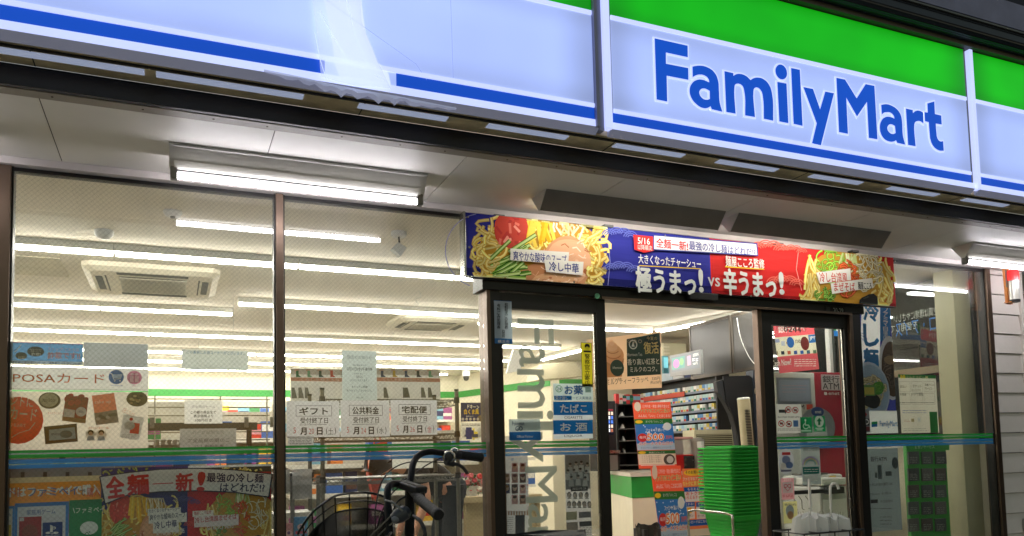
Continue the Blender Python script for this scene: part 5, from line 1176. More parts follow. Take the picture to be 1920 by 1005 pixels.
# cigarette rack along the right wall
XR = 6.5
t = thing('cigarette_rack','long black cigarette rack on the wall behind the counter','rack',(XR,9.4,1.4))
ya = PX(1346,760,XR).y; yb = 11.0 if False else PX(1170,770,XR).y
yb = min(yb, 10.75)
zbot = PX(1346,806,XR).z; ztop = PX(1346,716,XR).z
MB().box(XR+.16,XR+.2,ya,yb,.9,ztop+.12).build('back_panel', m_dark, t); MB().box(XR-.03,XR+.159,ya-.03,ya,.9,ztop+.12).build('side_panel', m_dark, t)
nr = 5; zl = [zbot+.005+i*(ztop-zbot-.03)/(nr-.45) for i in range(nr)]
m_led = mat('blue_white_rail', (120,130,145), .4)
for z in zl:
    MB().box(XR,XR+.15,ya+.002,yb,z-.02,z).build('shelf_board', m_dark, t)
    MB().box(XR-.012,XR-.001,ya+.002,yb,z-.018,z+.012).build('price_rail', m_led, t)
def cig(c, seed):
    rr_ = random.Random(seed); b = MB(); b.box(-.013,.02,-.027,.027,0,.088,rgb(*c)); c2 = rr_.choice([(60,100,170),(200,200,205),(190,60,50),(210,180,80),(40,120,90),(70,70,80)])
    b.add([(-.014,-.025,.01),(-.014,.025,.01),(-.014,.025,.04),(-.014,-.025,.04)],[(0,1,2,3)],rgb(*c2)); return b
pk = [cig(rr.choice([(215,220,222),(150,190,215),(200,205,200),(190,160,120),(235,235,230),(90,140,190),(210,190,90),(180,210,205)]), i).build('cigarette_pack', pm_goods, label='small cigarette pack standing in the black wall rack', cat='cigarette pack', group='cigarette packs in the wall rack', origin=(0,0,0)) for i in range(14)]
used = set(); cnt = 0
for li, z in enumerate(zl):
    y = ya+.05; j = 0
    while y < yb-.03 and cnt < 190:
        if rr.random() < .9: j += 1; lay(pk,(XR+.02,y,z+.001),0,used,rr,'cigarette pack %s from the near end on the %s shelf of the black rack' % (nth(j), ('lowest','second lowest','middle','second highest','highest')[li])); cnt += 1
        y += .062
tidy(pk, used)
MB().box(XR-.02,XR+.15,ya,yb,ztop+.10,ztop+.12).build('top_board', m_dark, t)
# boxes on top, coloured header strip
for i, (p0_, p1_, c_) in enumerate(((1215,1240,(205,205,200)),(1240,1262,(190,205,215)),(1262,1283,(225,225,225)),(1284,1310,(60,75,120)))):
    y1_ = PX(p0_,720,XR).y; y0_ = PX(p1_,720,XR).y; MB().box(XR,XR+.15,y0_+.01,y1_,ztop+.125,ztop+.30).build('carton', mat('carton_%d' % i, c_, .6), label='%s carton on top of the cigarette rack' % ('leftmost pale','second pale blue','third white','rightmost navy')[i], cat='carton', bevel=.004)
S = Sheet('header_strip','orange promotion strip along the cigarette rack top','sign',None,quad=[(1170,750),(1283,734),(1283,743),(1170,758)],X=XR-.03,base=(225,110,90),th=.003); S.done()
# hanging dark panels over the counter and side column, black curved panel
hp = thing('hanging_cabinet','dark glazed hanging cabinet panels over the counter','cabinet',(5.2,6.4,2.2))
zb_ = PX(1343,708,5.17).z
for (ya_, yb_) in ((5.75,6.30),(6.32,7.0)):
    MB().box(5.17,5.19,ya_+.02,yb_-.02,1.99,2.52).build('panel', mat('dark_glossy_panel', (50,47,42), .38, .0, var=.2, spec=.4), hp); 
    for (a,b,c,d) in ((ya_,yb_,1.96,1.99),(ya_,yb_,2.52,2.55),(ya_,ya_+.02,1.99,2.52),(yb_-.02,yb_,1.99,2.52)): MB().box(5.165,5.195,a,b,c,d).build('frame', mat('dark_bronze_edge', (70,62,52), .4, .5), hp)
MB().tube(smooth_path([(5.16,6.2,2.5),(5.15,6.15,2.3),(5.155,6.05,2.1),(5.15,5.95,2.0)],4),.004,5).build('cable', m_white, hp)
# curved black divider
cv = thing('curved_divider','black curved divider panel between baskets and cigarette rack','divider',(5.6,6.6,0.02))
Yc = 6.9; pts = [(1405,712),(1385,708),(1360,710),(1343,716),(1346,735),(1358,752),(1370,775),(1378,800),(1383,835),(1385,870),(1405,872)]
MB().prism([PY(a,b,Yc) for a,b in pts],(0,.06,0)).build('panel', mat('charcoal_panel', (48,50,52), .4), cv)
MB().prism([PY(a,b,Yc-.02) for a,b in ((1356,706),(1405,704),(1418,715),(1418,872),(1388,872),(1384,820),(1373,775),(1362,750))],(0,.018,0)).build('front_panel', m_dark, cv)
MB().box(5.9,6.9,6.86,6.895,.02,2.62).build('column_wall', mat('black_wall_panel', (30,34,42), .5), label='dark blue black wall panel right of the curved divider', cat='panel')
# tower fan
P = PY(1400,840,6.2); t = thing('tower_fan','cream tower fan tilted behind the basket stack','fan',P); a = PY(1395,845,6.2); b = PY(1383+12,742,6.2)
a = PY(1403,850,6.2); b = PY(1394,749,6.2)
MB().tube([a,b],.062,16).build('body', mat('cream_plastic', (185,172,138), .4), t, smooth=True); MB().lathe(b,[(.062,0),(.064,.01),(.05,.02),(0,.022)],16,axis=tuple((b-a).normalized())).build('top', m_white, t)
ax = (b-a); 
for i in range(26):
    c = a+ax*(.06+i*.029); MB().box(c.x-.045,c.x+.01,c.y-.066,c.y-.055,c.z,c.z+.008).build('grille_slot', m_dark, t)
# menu screen hanging by the panels
t = thing('menu_monitor','grey hanging monitor with pink and green picture over the counter','monitor',(4.83,6.6,2.0))
S = Sheet('screen',None,None,None,X=4.83,parent=t,quad=[(1255,667),(1313,655),(1315,700),(1257,706)],base=(150,150,145),pm=vcol('screen_print',.3,emis=.45),m=mat('monitor_case',(150,150,148),.4),th=.03)
S.poly([(1258,670),(1311,658),(1312,690),(1259,698)],(110,115,118)); S.poly([(1260,672),(1284,667),(1284,689),(1261,694)],(90,140,130)); S.ell(1268,682,6,5,(190,110,160)); S.ell(1278,678,4,4,(120,170,110)); S.poly([(1288,668),(1295,666),(1296,684),(1289,686)],(200,150,170))
S.text('全国送料',1299,663,1310,669,WH,.01); S.text('980円',1299,680,1308,685,WH,.01); S.lines(1298,671,1309,678,2,(220,220,225),.8); S.done()
S = Sheet('side_screen','cyan screen edge left of the hanging monitor','monitor',(1243,667,1254,700),Y=7.0,base=(110,165,175),th=.03,pm=vcol('screen_print')); S.rect(1244,670,1253,690,(120,190,200)); S.done()
q = [PY(1243,640,8.2),PY(1292,622,8.2),PY(1292,655,8.2),PY(1243,672,8.2)]; X0 = PY(1243,650,8.2).x; X1 = PY(1275,650,8.2).x
t = thing('wall_aircon','cream wall air conditioner above the cigarette rack','air conditioner',(X0+.2,8.2,2.3)); MB().box(X0,X1+.1,8.2,8.5,2.30,2.55).build('casing', mbg, t, bevel=.01)
for k in range(5): MB().box(X0+.01,X0+.09,8.19,8.199,2.33+k*.04,2.345+k*.04).build('louvre', m_cream, t)

# hanging dessert drink poster
S = Sheet('hanging_poster','large green and beige drink poster hanging in the opening','poster',None,plane=((3.6,6.2,2),(-.05,-1,0)),base=(240,218,190),th=.003,quad=[(1100,637),(1239,621),(1241,727),(1100,733)],rot=2.5)
S.poly([(1175,636),(1237,624),(1239,702),(1176,706)],(42,62,52)); S.ell(1222,646,17,14,(30,45,38)); S.ell(1187,646,8,8,(205,205,190)); S.ell(1187,646,6,6,(42,62,52)); S.poly([(1184,650),(1187,640),(1190,650)],(205,205,190)); S.text('Afternoon Tea',1174,662,1204,668,(205,200,185),.0)
S.text('復活',1206,641,1235,664,(205,180,110),.03); S.text('今夏の',1212,631,1232,638,(205,180,110),.01); S.text('香り高い紅茶と',1176,673,1236,685,(235,225,205),.015); S.text('ミルクのコク。',1181,688,1232,698,(235,225,205),.015)
S.poly([(1132,672),(1170,672),(1166,706),(1138,708)],(185,135,90)); S.ell(1151,666,19,16,(225,170,120)); S.ell(1150,658,15,11,(232,185,135)); S.ell(1148,650,10,8,(240,200,155)); S.ell(1147,643,5,5,(245,210,170)); S.ring(1150,664,14,1.2,(190,125,80),12,200,340,.6); S.ring(1149,656,11,1.2,(190,125,80),12,200,340,.6); S.ell(1157,690,13,14,(60,78,65)); S.text('Afternoon',1148,687,1166,692,(200,200,180),0)
S.text('ロイヤルミルクティーフラッペ',1104,714,1216,725,(70,55,40),.01,rot=2); S.text('アフタヌーンティー監修',1128,709,1165,714,(90,70,50),0); S.text('325円',1222,707,1237,713,(60,45,35),.01); S.text('(税込350円)',1219,714,1240,721,(60,45,35),.01)
for cx_ in (1180,1190,1200): S.ring(cx_,640,3,.7,(190,165,130),8)
o = S.done(); 
# counter posters (500 yen) : one on the counter, one standing lower
def promo(x0, y0, w_, h_, sk, label, Y, k=1.0):
    X = lambda u, v: x0+u*w_+sk*v*h_; Z = lambda v, u=0: y0+v*h_-u*w_*.02
    S = Sheet('promotion_banner', label, 'poster', None, Y=Y, base=(232,110,75), th=.003, quad=[(X(0,0),Z(0)),(X(1,0),Z(0,1)),(X(1,1),Z(1,1)),(X(0,1),Z(1))], group='orange campaign banners at the counter')
    def q(u0,v0,u1,v1,c): S.poly([(X(u0,v0),Z(v0,u0)),(X(u1,v0),Z(v0,u1)),(X(u1,v1),Z(v1,u1)),(X(u0,v1),Z(v1,u0))],c)
    def tx(t_,u0,v0,u1,v1,c,b=.02,**kk): S.text(t_,X(u0,v0),Z(v0),X(u1,v0),Z(v1),c,b,**kk)
    tx('公共料金・税金 通販代金など',.25,.03,.97,.075,WH,.01); tx('ファミマのコンビニ払い',.1,.085,.97,.155,(245,240,160),.05); tx('ファミマのコンビニ払い',.1,.088,.97,.152,(50,90,70),.015); tx('みんなに「いい」ことはじまる!',.12,.175,.97,.225,WH,.02)
    q(.0,.25,1,.33,(45,120,55)); S.ell(X(.12,.29),Z(.29),w_*.1,h_*.022,YE); tx('おトクな「いい」こと',.3,.268,.75,.305,WH,.01); q(.0,.33,1,.72,(55,125,200)); q(0,.62,1,.72,(185,205,220))
    for i in range(16): S.ell(X(random.uniform(.03,.97),0)+sk*.4*h_,Z(random.uniform(.34,.48)),1.1,1.1,(220,235,250),8)
    tx('ファミペイ払いで',.28,.39,.78,.44,WH,.03); S.ell(X(.85,.36),Z(.36),w_*.11,h_*.05,(235,235,230)); S.ell(X(.17,.53),Z(.53),w_*.13,h_*.055,(215,50,45)); tx('毎月',.09,.505,.26,.545,WH,.02)
    tx('500',.28,.46,.76,.58,WH,.12); tx('500',.29,.465,.75,.575,(235,120,40),.03); tx('万円',.78,.50,.96,.55,(235,100,40),.04); tx('のボーナスを山分け',.06,.59,.97,.655,WH,.09); tx('のボーナスを山分け',.07,.595,.96,.65,(215,70,45),.03); tx('キャンペーン期間中エントリーで',.1,.67,.9,.70,(90,110,150),0)
    q(.0,.73,1,.78,(45,110,55)); S.ell(X(.12,.755),Z(.755),w_*.1,h_*.018,YE); tx('社会にいいこと',.3,.742,.72,.77,WH,.01); q(.0,.78,1,.94,(232,228,205)); S.ell(X(.82,.86),Z(.86),w_*.15,h_*.07,(90,80,70)); S.ell(X(.84,.86),Z(.86),w_*.09,h_*.045,(215,210,200))
    for i in range(4): tx('こども食堂の支援に',.1,.80+i*.03,.62,.82+i*.03,(120,120,90),0)
    q(.05,.945,.95,.955,WH); S.ell(X(.12,.06),Z(.06),w_*.09,h_*.06,(225,225,205)); return S.done()
promo(1186,755,71,124,.10,'upper orange campaign banner standing on the counter',YC-.02)
promo(1219,874,57,190,.14,'lower orange campaign banner in front of the counter',7.2)
S = Sheet('promotion_poster','square orange and white app poster left of the baskets','poster',(1279,879,1330,990),Y=7.5,base=(235,130,80),th=.002)
S.ell(1300,886,18,5,(245,205,60)); S.text('そのお買い物',1285,882.5,1315,889,(60,50,60),.03); S.text('ファミマのアプリなら',1280,895,1326,902,WH,.03); S.text('おトクに買えちゃう',1279,903,1327,912,(245,225,120),.04); S.rect(1281,914,1328,939,(225,225,225)); S.rect(1281,914,1328,920,BL); S.text('もらえる!',1289,915,1312,920,WH,.03); S.text('おトクが',1286,922,1316,929,(215,70,60),.04); S.text('もらえるチャンス!',1282,930,1326,937,(215,70,60),.03)
for xx in (1281,1305): S.rect(xx,942,xx+22,972,(225,225,225)); S.rect(xx,942,xx+22,949,BL); S.text('たまる!',xx+3,943,xx+19,948,WH,.03); S.rect(xx+7,952,xx+16,962,(240,190,60) if xx < 1300 else (70,110,170)); S.text('クーポン',xx+3,965,xx+19,970,(60,60,80),.02)
S.rect(1279,976,1330,984,BL); S.text('ダウンロードはこちら',1282,977,1326,983,WH,.02); S.done()
P = PY(1213,985,6.9); t = thing('waste_bin','black plastic lined waste bin in front of the counter','bin',(P.x,6.9,.02)); MB().box(P.x-.10,P.x+.10,6.8,7.0,.02,P.z-.03).build('body', m_dark, t)
bb = MB(); rr = random.Random(8); ring = [Vector((P.x+.125*math.cos(i*.3142)*(1+rr.uniform(-.12,.12)),6.9+.115*math.sin(i*.3142),P.z+rr.uniform(-.02,.03))) for i in range(20)]; r2 = [Vector((p.x,p.y,P.z-.16)) for p in ring]; bb.add(ring+r2,[(i,(i+1)%20,20+(i+1)%20,20+i) for i in range(20)]); bb.build('bin_liner', mat('black_bin_liner', (35,34,33), .25, bump=.6, bscale=30), t)
# ------------------------------------------------------------------ stack of shopping baskets
m_bask = mat('green_basket_plastic', (40,185,60), .38, var=.08)
def basket_mesh():
    b = MB(); W2, D2, H = .205, .135, .19; w2, d2 = .175, .11
    def loop(w, d, z, r=.022):
        out = []
        for cx_, cy_, a0 in ((w-r,d-r,0),(-w+r,d-r,90),(-w+r,-d+r,180),(w-r,-d+r,270)):
            for k in range(3): a = math.radians(a0+k*45); out.append((cx_+r*math.cos(a), cy_+r*math.sin(a), z))
        return out
    L = [loop(w2,d2,0),loop(w2+.001,d2+.001,.02),loop(w2+(W2-w2)*.82,d2+(D2-d2)*.82,.145),loop(W2-.004,D2-.004,H-.012),loop(W2+.026,D2+.026,H-.013),loop(W2+.028,D2+.028,H-.003),loop(W2+.006,D2+.006,H)]
    n = 12; vs = [p for l in L for p in l]; fs = []
    for l in range(len(L)-1):
        if l == 1: continue
        for i in range(n): fs.append((l*n+i, l*n+(i+1)%n, (l+1)*n+(i+1)%n, (l+1)*n+i))
    b.add(vs, fs); b.add(L[0], [tuple(range(n))])
    # lattice walls between the lower and upper bands
    for i in range(n):
        a0, a1, b0, b1 = [Vector(p) for p in (L[1][i], L[1][(i+1)%n], L[2][i], L[2][(i+1)%n])]
        ln = (a1-a0).length; k = max(1, int(ln/.016))
        for j in range(k+1):
            p = a0.lerp(a1, j/k); q = b0.lerp(b1, j/k); t_ = (a1-a0).normalized()*.0022; b.add([p-t_,p+t_,q+t_,q-t_],[(0,1,2,3)])
        for v in (.2,.4,.6,.8):
            p0_, p1_ = a0.lerp(b0,v-.025), a1.lerp(b1,v-.025); p2_, p3_ = a1.lerp(b1,v+.025), a0.lerp(b0,v+.025); b.add([p0_,p1_,p2_,p3_],[(0,1,2,3)])
    return b
BX, BY = 4.13, 5.12; rotb = math.radians(87)
names = {0:'lowest green basket with open lattice sides, sitting in the wire cart', 20:'topmost green shopping basket of the stack'}
bk = basket_mesh().build('shopping_basket', m_bask, origin=(0,0,0))
NB = 21; zt = 1.215-.19; zb = .50
for i in range(NB):
    o = bk if i == 0 else bk.copy()
    if i: COL.objects.link(o)
    z = zb+(zt-zb)*i/(NB-1); o.location = (BX+random.uniform(-.004,.004), BY+random.uniform(-.004,.004), z); o.rotation_euler = (0,0,rotb+random.uniform(-.015,.015))
    tag(o, names.get(i,'green shopping basket, %s from the top of the stack' % nth(NB-i)), 'shopping basket', 'stacked green shopping baskets')
    if i in (0,NB-1): pass
for s_ in (-1,1):
    pts = [Vector((.17*s_+0, -.0+.0, 0))]
top = [Vector((x_,y_,.195)) for x_,y_ in ((-.2,.0),(-.2,-.09),(.2,-.09),(.2,.0))]
R_ = Matrix.Rotation(rotb,4,'Z')
hb = MB(); hb.tube([Vector((BX,BY,zt))+R_@p for p in top],.005,6); hb.tube([Vector((BX,BY,zt))+R_@Vector((p.x,-p.y,p.z+.002)) for p in top],.005,6)
tb = [o for o in bpy.data.objects if o.get('label') == names[20]][0]; ho = hb.build('handle', m_bask); ho.parent = tb; ho.matrix_parent_inverse = (Matrix.Translation(tb.location) @ Matrix.Rotation(tb.rotation_euler.z,4,'Z')).inverted()
t = thing('basket_cart','bent chrome tube cart holding the green basket stack','cart',(BX,BY,0.02))
def cw(x_,y_,z): return Vector((BX,BY,0))+R_@Vector((x_,y_,z))
for s_ in (-1,1):
    MB().tube(smooth_path([cw(-.30,.22*s_,.05),cw(-.30,.22*s_,.62),cw(-.26,.215*s_,.70),cw(0,.215*s_,.71),cw(.26,.215*s_,.70),cw(.30,.22*s_,.62),cw(.30,.22*s_,.05)],5),.010,8).build('side_hoop', m_chrome, t, smooth=True)
for x_ in (-.3,.3): MB().cyl(cw(x_,-.22,.48),cw(x_,.22,.48),.006,8).build('cross_bar', m_chrome, t)
for y_ in (-.16,0,.16): MB().cyl(cw(-.3,y_,.485),cw(.3,y_,.485),.004,6).build('cross_bar', m_chrome, t)
for x_ in (-.3,.3):
    for s_ in (-1,1): MB().lathe(cw(x_,.22*s_-.012,.04),[(0,0),(.03,0),(.03,.024),(0,.024)],12,axis=(0,1,0)).build('castor', m_rubber, t)

# ------------------------------------------------------------------ cash machine nook
t = thing('cash_machine','white cash machine with red side panel behind the right door','cash machine',(4.6,5.7,.02)); m_atm = mat('atm_body', (190,190,185), .4, var=.05)
YA = 5.55; X0 = PY(1452,700,YA).x; X1 = PY(1527,700,YA).x; Z1 = PY(1452,697,YA).z; X2 = PY(1600,700,YA).x
MB().box(X0,X1,YA,YA+.2,.02,Z1).build('body', m_atm, t, bevel=.01)
MB().box(X1+.002,X2,YA+.02,YA+.22,.02,Z1+.01).build('red_panel', mat('atm_red', (150,28,48), .45), t, bevel=.01)
S = Sheet('screen',None,None,(1456,708,1522,760),Y=YA-.004,parent=t,base=(150,158,170),th=.003); S.rect(1460,712,1519,752,(165,175,195)); S.lines(1466,720,1512,738,3,(200,170,180),1.2); S.lines(1458,699,1522,705,1,(120,120,125),3); S.done()
S = Sheet('atm_sign',None,None,(1539,702,1576,732),Y=YA+.015,parent=t,base=(205,200,198),th=.002); S.text('銀行',1542,704,1574,717,(40,35,40),.03); S.text('ATM',1542,718,1573,730,(40,35,40),.02); S.done()
S = Sheet('atm_emblem',None,None,(1544,735,1576,741),Y=YA+.015,parent=t,base=(150,28,48),th=.001); S.ell(1548,738,3,3,WH); S.text('enet',1553,735,1574,740.5,WH,.03); S.done()
S = Sheet('round_panel',None,None,None,Y=YA-.02,parent=t,base=(150,156,160),th=.004,quad=[(1532+34*math.cos(a*.2618),802-38*math.sin(a*.2618)) for a in range(24,0,-1)]); S.ell(1533,772,12,7,(40,70,130)); S.text('enet',1528,770,1540,775,WH,.02); S.rect(1512,800,1552,830,(200,205,205)); S.done()
MB().box(X0+.02,X1+.12,YA-.16,YA-.005,.88,.95).build('keypad_shelf', m_white, t, bevel=.02); MB().box(X0+.1,X1-.05,YA-.15,YA-.05,.951,.965).build('keypad', m_grey, t)
S = Sheet('atm_label',None,None,(1555,892,1568,905),Y=YA-.165,parent=t,base=(225,190,90),th=.001); S.lines(1556,894,1567,903,3,(120,80,40),1); S.done()
S = Sheet('maker_strip',None,None,(1496,757,1528,770),Y=YA-.006,parent=t,base=(200,196,190),th=.001); S.text("'M",1498,758,1508,768,(70,60,60),.03); S.rect(1512,758,1524,768,(205,70,50)); S.done()
S = Sheet('poster','green and blue leaflet high behind the right door edge','poster',(1562,596,1606,632),Y=5.2,base=(215,215,205)); S.rect(1562,596,1568,620,GR); S.rect(1562,620,1606,632,(40,120,200)); S.frame(1570,602,1600,616,.8,(120,120,110)); S.text('証明',1572,604,1580,612,BK); S.done()
# copier like white machines low in the nook
t = thing('multi_copier','pale multifunction copier low behind the right door glass','copier',(5.2,5.4,.02)); a = PY(1536,880,5.1); b = PY(1592,880,5.1)
MB().box(a.x,b.x,5.1,5.6,.02,.86).build('body', m_atm, t, bevel=.015); MB().box(a.x+.01,b.x-.02,5.08,5.5,.87,.93).build('scanner_lid', m_white, t, bevel=.01); MB().box(a.x+.03,a.x+.22,5.05,5.09,.80,.855).build('paper_slot', m_dark, t)
MB().box(a.x+.02,b.x-.02,5.085,5.099,.40,.75).build('front_door', m_white, t)
t = thing('door_bar','dark door bar crossing behind the umbrellas','bar',(3.9,4.35,.7)); a = PY(1478,924,4.35); b = PY(1551,922,4.35); MB().box(a.x,b.x,4.34,4.37,a.z-.015,a.z+.012).build('bar', m_dark, t)
for px_ in (1484,1497,1510): p = PY(px_,930,4.34); MB().tube([p,p+Vector((0,-.03,-.03)),p+Vector((0,-.03,-.09)),p+Vector((.02,-.04,-.10))],.003,5).build('hook', m_chrome, t)
# umbrellas in a stand
m_umb = film('clear_vinyl', (235,235,232), .55); m_umb.node_tree.nodes['Principled BSDF'].inputs['Roughness'].default_value = .25
def umbrella(px_, tilt, label, hx, zt_, crook=True):
    b_ = PY(px_,985,4.0-.25); base = Vector((b_.x,4.0-.25,.12)); tipx = hx
    H = PY(px_,920,3.75).z; t = thing('clear_umbrella', label, 'umbrella', base, 'vinyl umbrellas in the stand')
    top = Vector((PY(hx,zt_,3.75).x,3.75,PY(hx,zt_,3.75).z)); ax = top-base
    MB().cyl(base+ax*.0,base+ax*.86,.004,8).build('shaft', m_white, t)
    if crook:
        u = (Vector((1,0,0))*1.0); p0 = base+ax*.80; pts = [p0,base+ax*.93]+[base+ax*.93+Vector((.035-.035*math.cos(a),0,.035*math.sin(a)+.01)) for a in [i*.4 for i in range(1,9)]]
    else: pts = [base+ax*.80,base+ax*.9,top]
    MB().tube(pts,.0085,10).build('handle', mat('umbrella_handle', (225,222,215), .25), t, smooth=True)
    # furled canopy: a pleated cone, widest a third down from the handle
    seg = 32; rows_ = [(.02,.008),(.25,.035),(.5,.075),(.66,.105),(.74,.10),(.75,.06),(.76,.012)]; vs = []; fs = []; rr_ = random.Random(px_)
    ph = rr_.uniform(0,6)
    for (h,r) in rows_:
        c = base+ax*h
        for k in range(seg):
            a = 2*math.pi*k/seg; q_ = r*(1+.28*math.sin(8*a+ph+h*4)+.08*rr_.uniform(-1,1)); vs.append(c+Vector((math.cos(a)*q_,math.sin(a)*q_*.8,.012*math.sin(8*a+ph) if h > .6 else 0)))
    for l in range(len(rows_)-1):
        for k in range(seg): fs.append((l*seg+k,l*seg+(k+1)%seg,(l+1)*seg+(k+1)%seg,(l+1)*seg+k))
    MB().add(vs,fs).build('canopy', m_umb, t, smooth=True)
    for k in range(8): a = 2*math.pi*k/8; c = base+ax*.75; MB().tube([base+ax*.3+Vector((math.cos(a)*.03,math.sin(a)*.024,0)),c+Vector((math.cos(a)*.075,math.sin(a)*.06,.0)),c+Vector((math.cos(a)*.078,math.sin(a)*.062,.022))],.0016,4).build('rib', m_chrome, t)
umbrella(1519,0,'left clear vinyl umbrella with straight white handle',1517,898,False)
umbrella(1556,0,'right clear vinyl umbrella with curved crook handle',1556,902,True)
t = thing('umbrella_stand','black wire umbrella stand at the right door','umbrella stand',(PY(1535,1000,3.75).x,3.75,0)); cx_ = PY(1535,1000,3.75).x; zt_ = PY(1535,994,3.75).z
for z in (.08,zt_-.12,zt_): MB().tube([(cx_-.24,3.62,z),(cx_+.24,3.62,z),(cx_+.24,3.88,z),(cx_-.24,3.88,z)],.006,6,closed=True).build('frame_ring', m_dark, t)
for x_ in (-.24,-.12,0,.12,.24):
    MB().cyl((cx_+x_,3.62,zt_),(cx_+x_,3.88,zt_),.004,6).build('divider_wire', m_dark, t)
    for y_ in (3.62,3.88): MB().cyl((cx_+x_,y_,0),(cx_+x_,y_,zt_),.004,6).build('upright', m_dark, t)
MB().box(cx_-.24,cx_+.24,3.62,3.88,.03,.045).build('tray', m_dark, t)
# flyer behind the right window
Yw = YF+.03
S = Sheet('noodle_flag','tall narrow blue noodle flag hung in the right window','flag',(1606,572,1680,770),Y=Yw,base=(225,228,230),th=.002)
S.poly([(1606,560),(1616,560),(1612,692),(1606,692)],(70,80,175)); S.poly([(1650,560),(1682,560),(1682,775),(1606,775),(1606,692),(1650,702)],(60,70,165))
for ch, y0, y1 in (('冷',566,602),('し',606,650),('麺',652,696)): S.text(ch,1617,y0,1648,y1,(45,130,195),.06)
S.poly([(1650,572),(1672,575),(1668,640),(1650,640)],(45,125,190)); S.vtext('ファミマ自慢の',1660,576,638,9,WH,.02)
for r_ in (16,12,8): S.ring(1610,640,r_,1,(110,120,190),12,10,170)
S.ell(1670,690,22,44,(225,225,222)); S.ell(1672,692,19,38,(95,70,50)); noodles(S,1672,695,15,28,50,3,91,((120,95,75),(90,68,52),(45,32,25)),ln=(.6,1.4)); blob(S,1668,675,10,9,(150,120,85),3)
S.ell(1630,735,38,42,(200,210,225)); S.ell(1632,735,34,38,(170,190,210)); noodles(S,1632,735,28,28,60,2.6,92,((235,220,180),(215,195,150),(140,120,80))); blob(S,1614,735,12,11,(215,120,40),4); blob(S,1645,728,12,12,(90,160,60),5); blob(S,1634,752,17,13,(30,34,38),6); noodles(S,1613,735,10,10,30,2,93,((240,150,60),(215,110,30),(130,60,20))); noodles(S,1647,728,9,9,20,2,94,((140,200,90),(90,160,50),(50,90,30)))
S.poly([(1617,722),(1640,722),(1640,742),(1617,742)],(120,165,90)); S.rect(1619,726,1638,740,(215,200,90)); S.done()
S = Sheet('chain_sign','white strip with green blue mark and shop name in the window','sign',(1606,770,1684,812),Y=Yw-.006,base=(200,206,205),th=.001)
S.poly([(1634,791),(1645,790),(1645,795),(1634,796)],(30,150,90)); S.poly([(1634,796),(1645,795),(1645,800),(1634,801)],(30,110,180)); S.text('FamilyMart',1649,789,1683,803,(30,110,180),.03); S.done()
S = Sheet('poster','cream copier service poster with green top in right window','poster',(1684,702,1761,811),Y=Yw+.01,base=(200,198,180),rot=0)
S.rect(1684,702,1761,710,(40,120,55)); S.text('マルチコピー機',1698,704,1740,709,(225,225,150),.02); S.ell(1690,706.5,2.5,2.5,(240,220,60)); S.ell(1695,706.5,2.5,2.5,(240,220,60))
for i in range(3):
    for j in range(2): S.frame(1686+i*23,715+j*23,1707+i*23,735+j*23,.5,(150,150,140))
for t_,a,b,c,d in (('支払い',1687,722,1700,727),('チケット',1711,721,1727,727),('各種プリント',1734,719,1752,724),('の発送',1687,737,1699,742),('レジで受取',1709,736,1731,742),('サービス',1734,726,1748,731)): S.text(t_,a,b,c,d,BK,.02)
S.lines(1709,729,1726,733,2,(120,120,110),.7); S.lines(1686,752,1752,758,1,(90,90,90),1.2); S.lines(1692,768,1738,776,2,(50,90,150),1); S.lines(1694,786,1706,792,2,(170,120,110),.7); S.rect(1708,785,1714,791,(160,150,110)); S.lines(1694,802,1738,809,2,(140,150,145),.8); S.rect(1742,772,1759,811,(45,125,60)); S.rect(1720,783,1726,791,(190,195,190)); S.done()
S = Sheet('atm_info_sheet','grey cash machine information sheet under the window tape','sheet',(1612,842,1692,993),Y=Yw,base=(110,122,124))
S.text('銀行ATM',1632,856,1662,866,(50,55,60),.03); S.ell(1623,871,5,7,(85,95,98)); S.rect(1645,872,1654,898,(85,95,98)); S.rect(1660,884,1672,892,(70,78,82)); S.ell(1678,868,6,8,(75,84,88)); S.rect(1640,886,1645,896,(80,90,92)); S.ell(1624,885,4,5,(80,90,92))
S.text('(•) PLUS 他の銀行 OK',1629,906,1674,913,(60,66,70),.02); S.text('Master お振込',1632,924,1672,929,(60,66,70)); S.rect(1632,937,1646,943,(40,44,48)); S.text('平日昼間料',1650,938,1674,943,(60,66,70)); S.lines(1630,951,1672,956,1,(75,82,86)); S.lines(1650,966,1672,986,3,(75,82,86)); S.done()
t = thing('service_rack','green wall rack of twelve service cards under the window tape','rack',(PY(1738,1000,4.35).x,4.35,.3))
Yk = 4.35; a = PY(1699,833,Yk); b = PY(1783,1003,Yk); MB().box(a.x,b.x,Yk,Yk+.03,b.z-.05,a.z).build('frame', mat('rack_green', (60,150,60), .45), t)
S = Sheet('heading',None,None,None,Y=Yk-.001,parent=t,quad=[(1702,834),(1780,834),(1780,844),(1702,844)],base=(60,150,60),th=.0005,m=mat('rack_green')); S.text('お買いサービス',1715,835,1752,842,(200,220,190),.02); S.done()
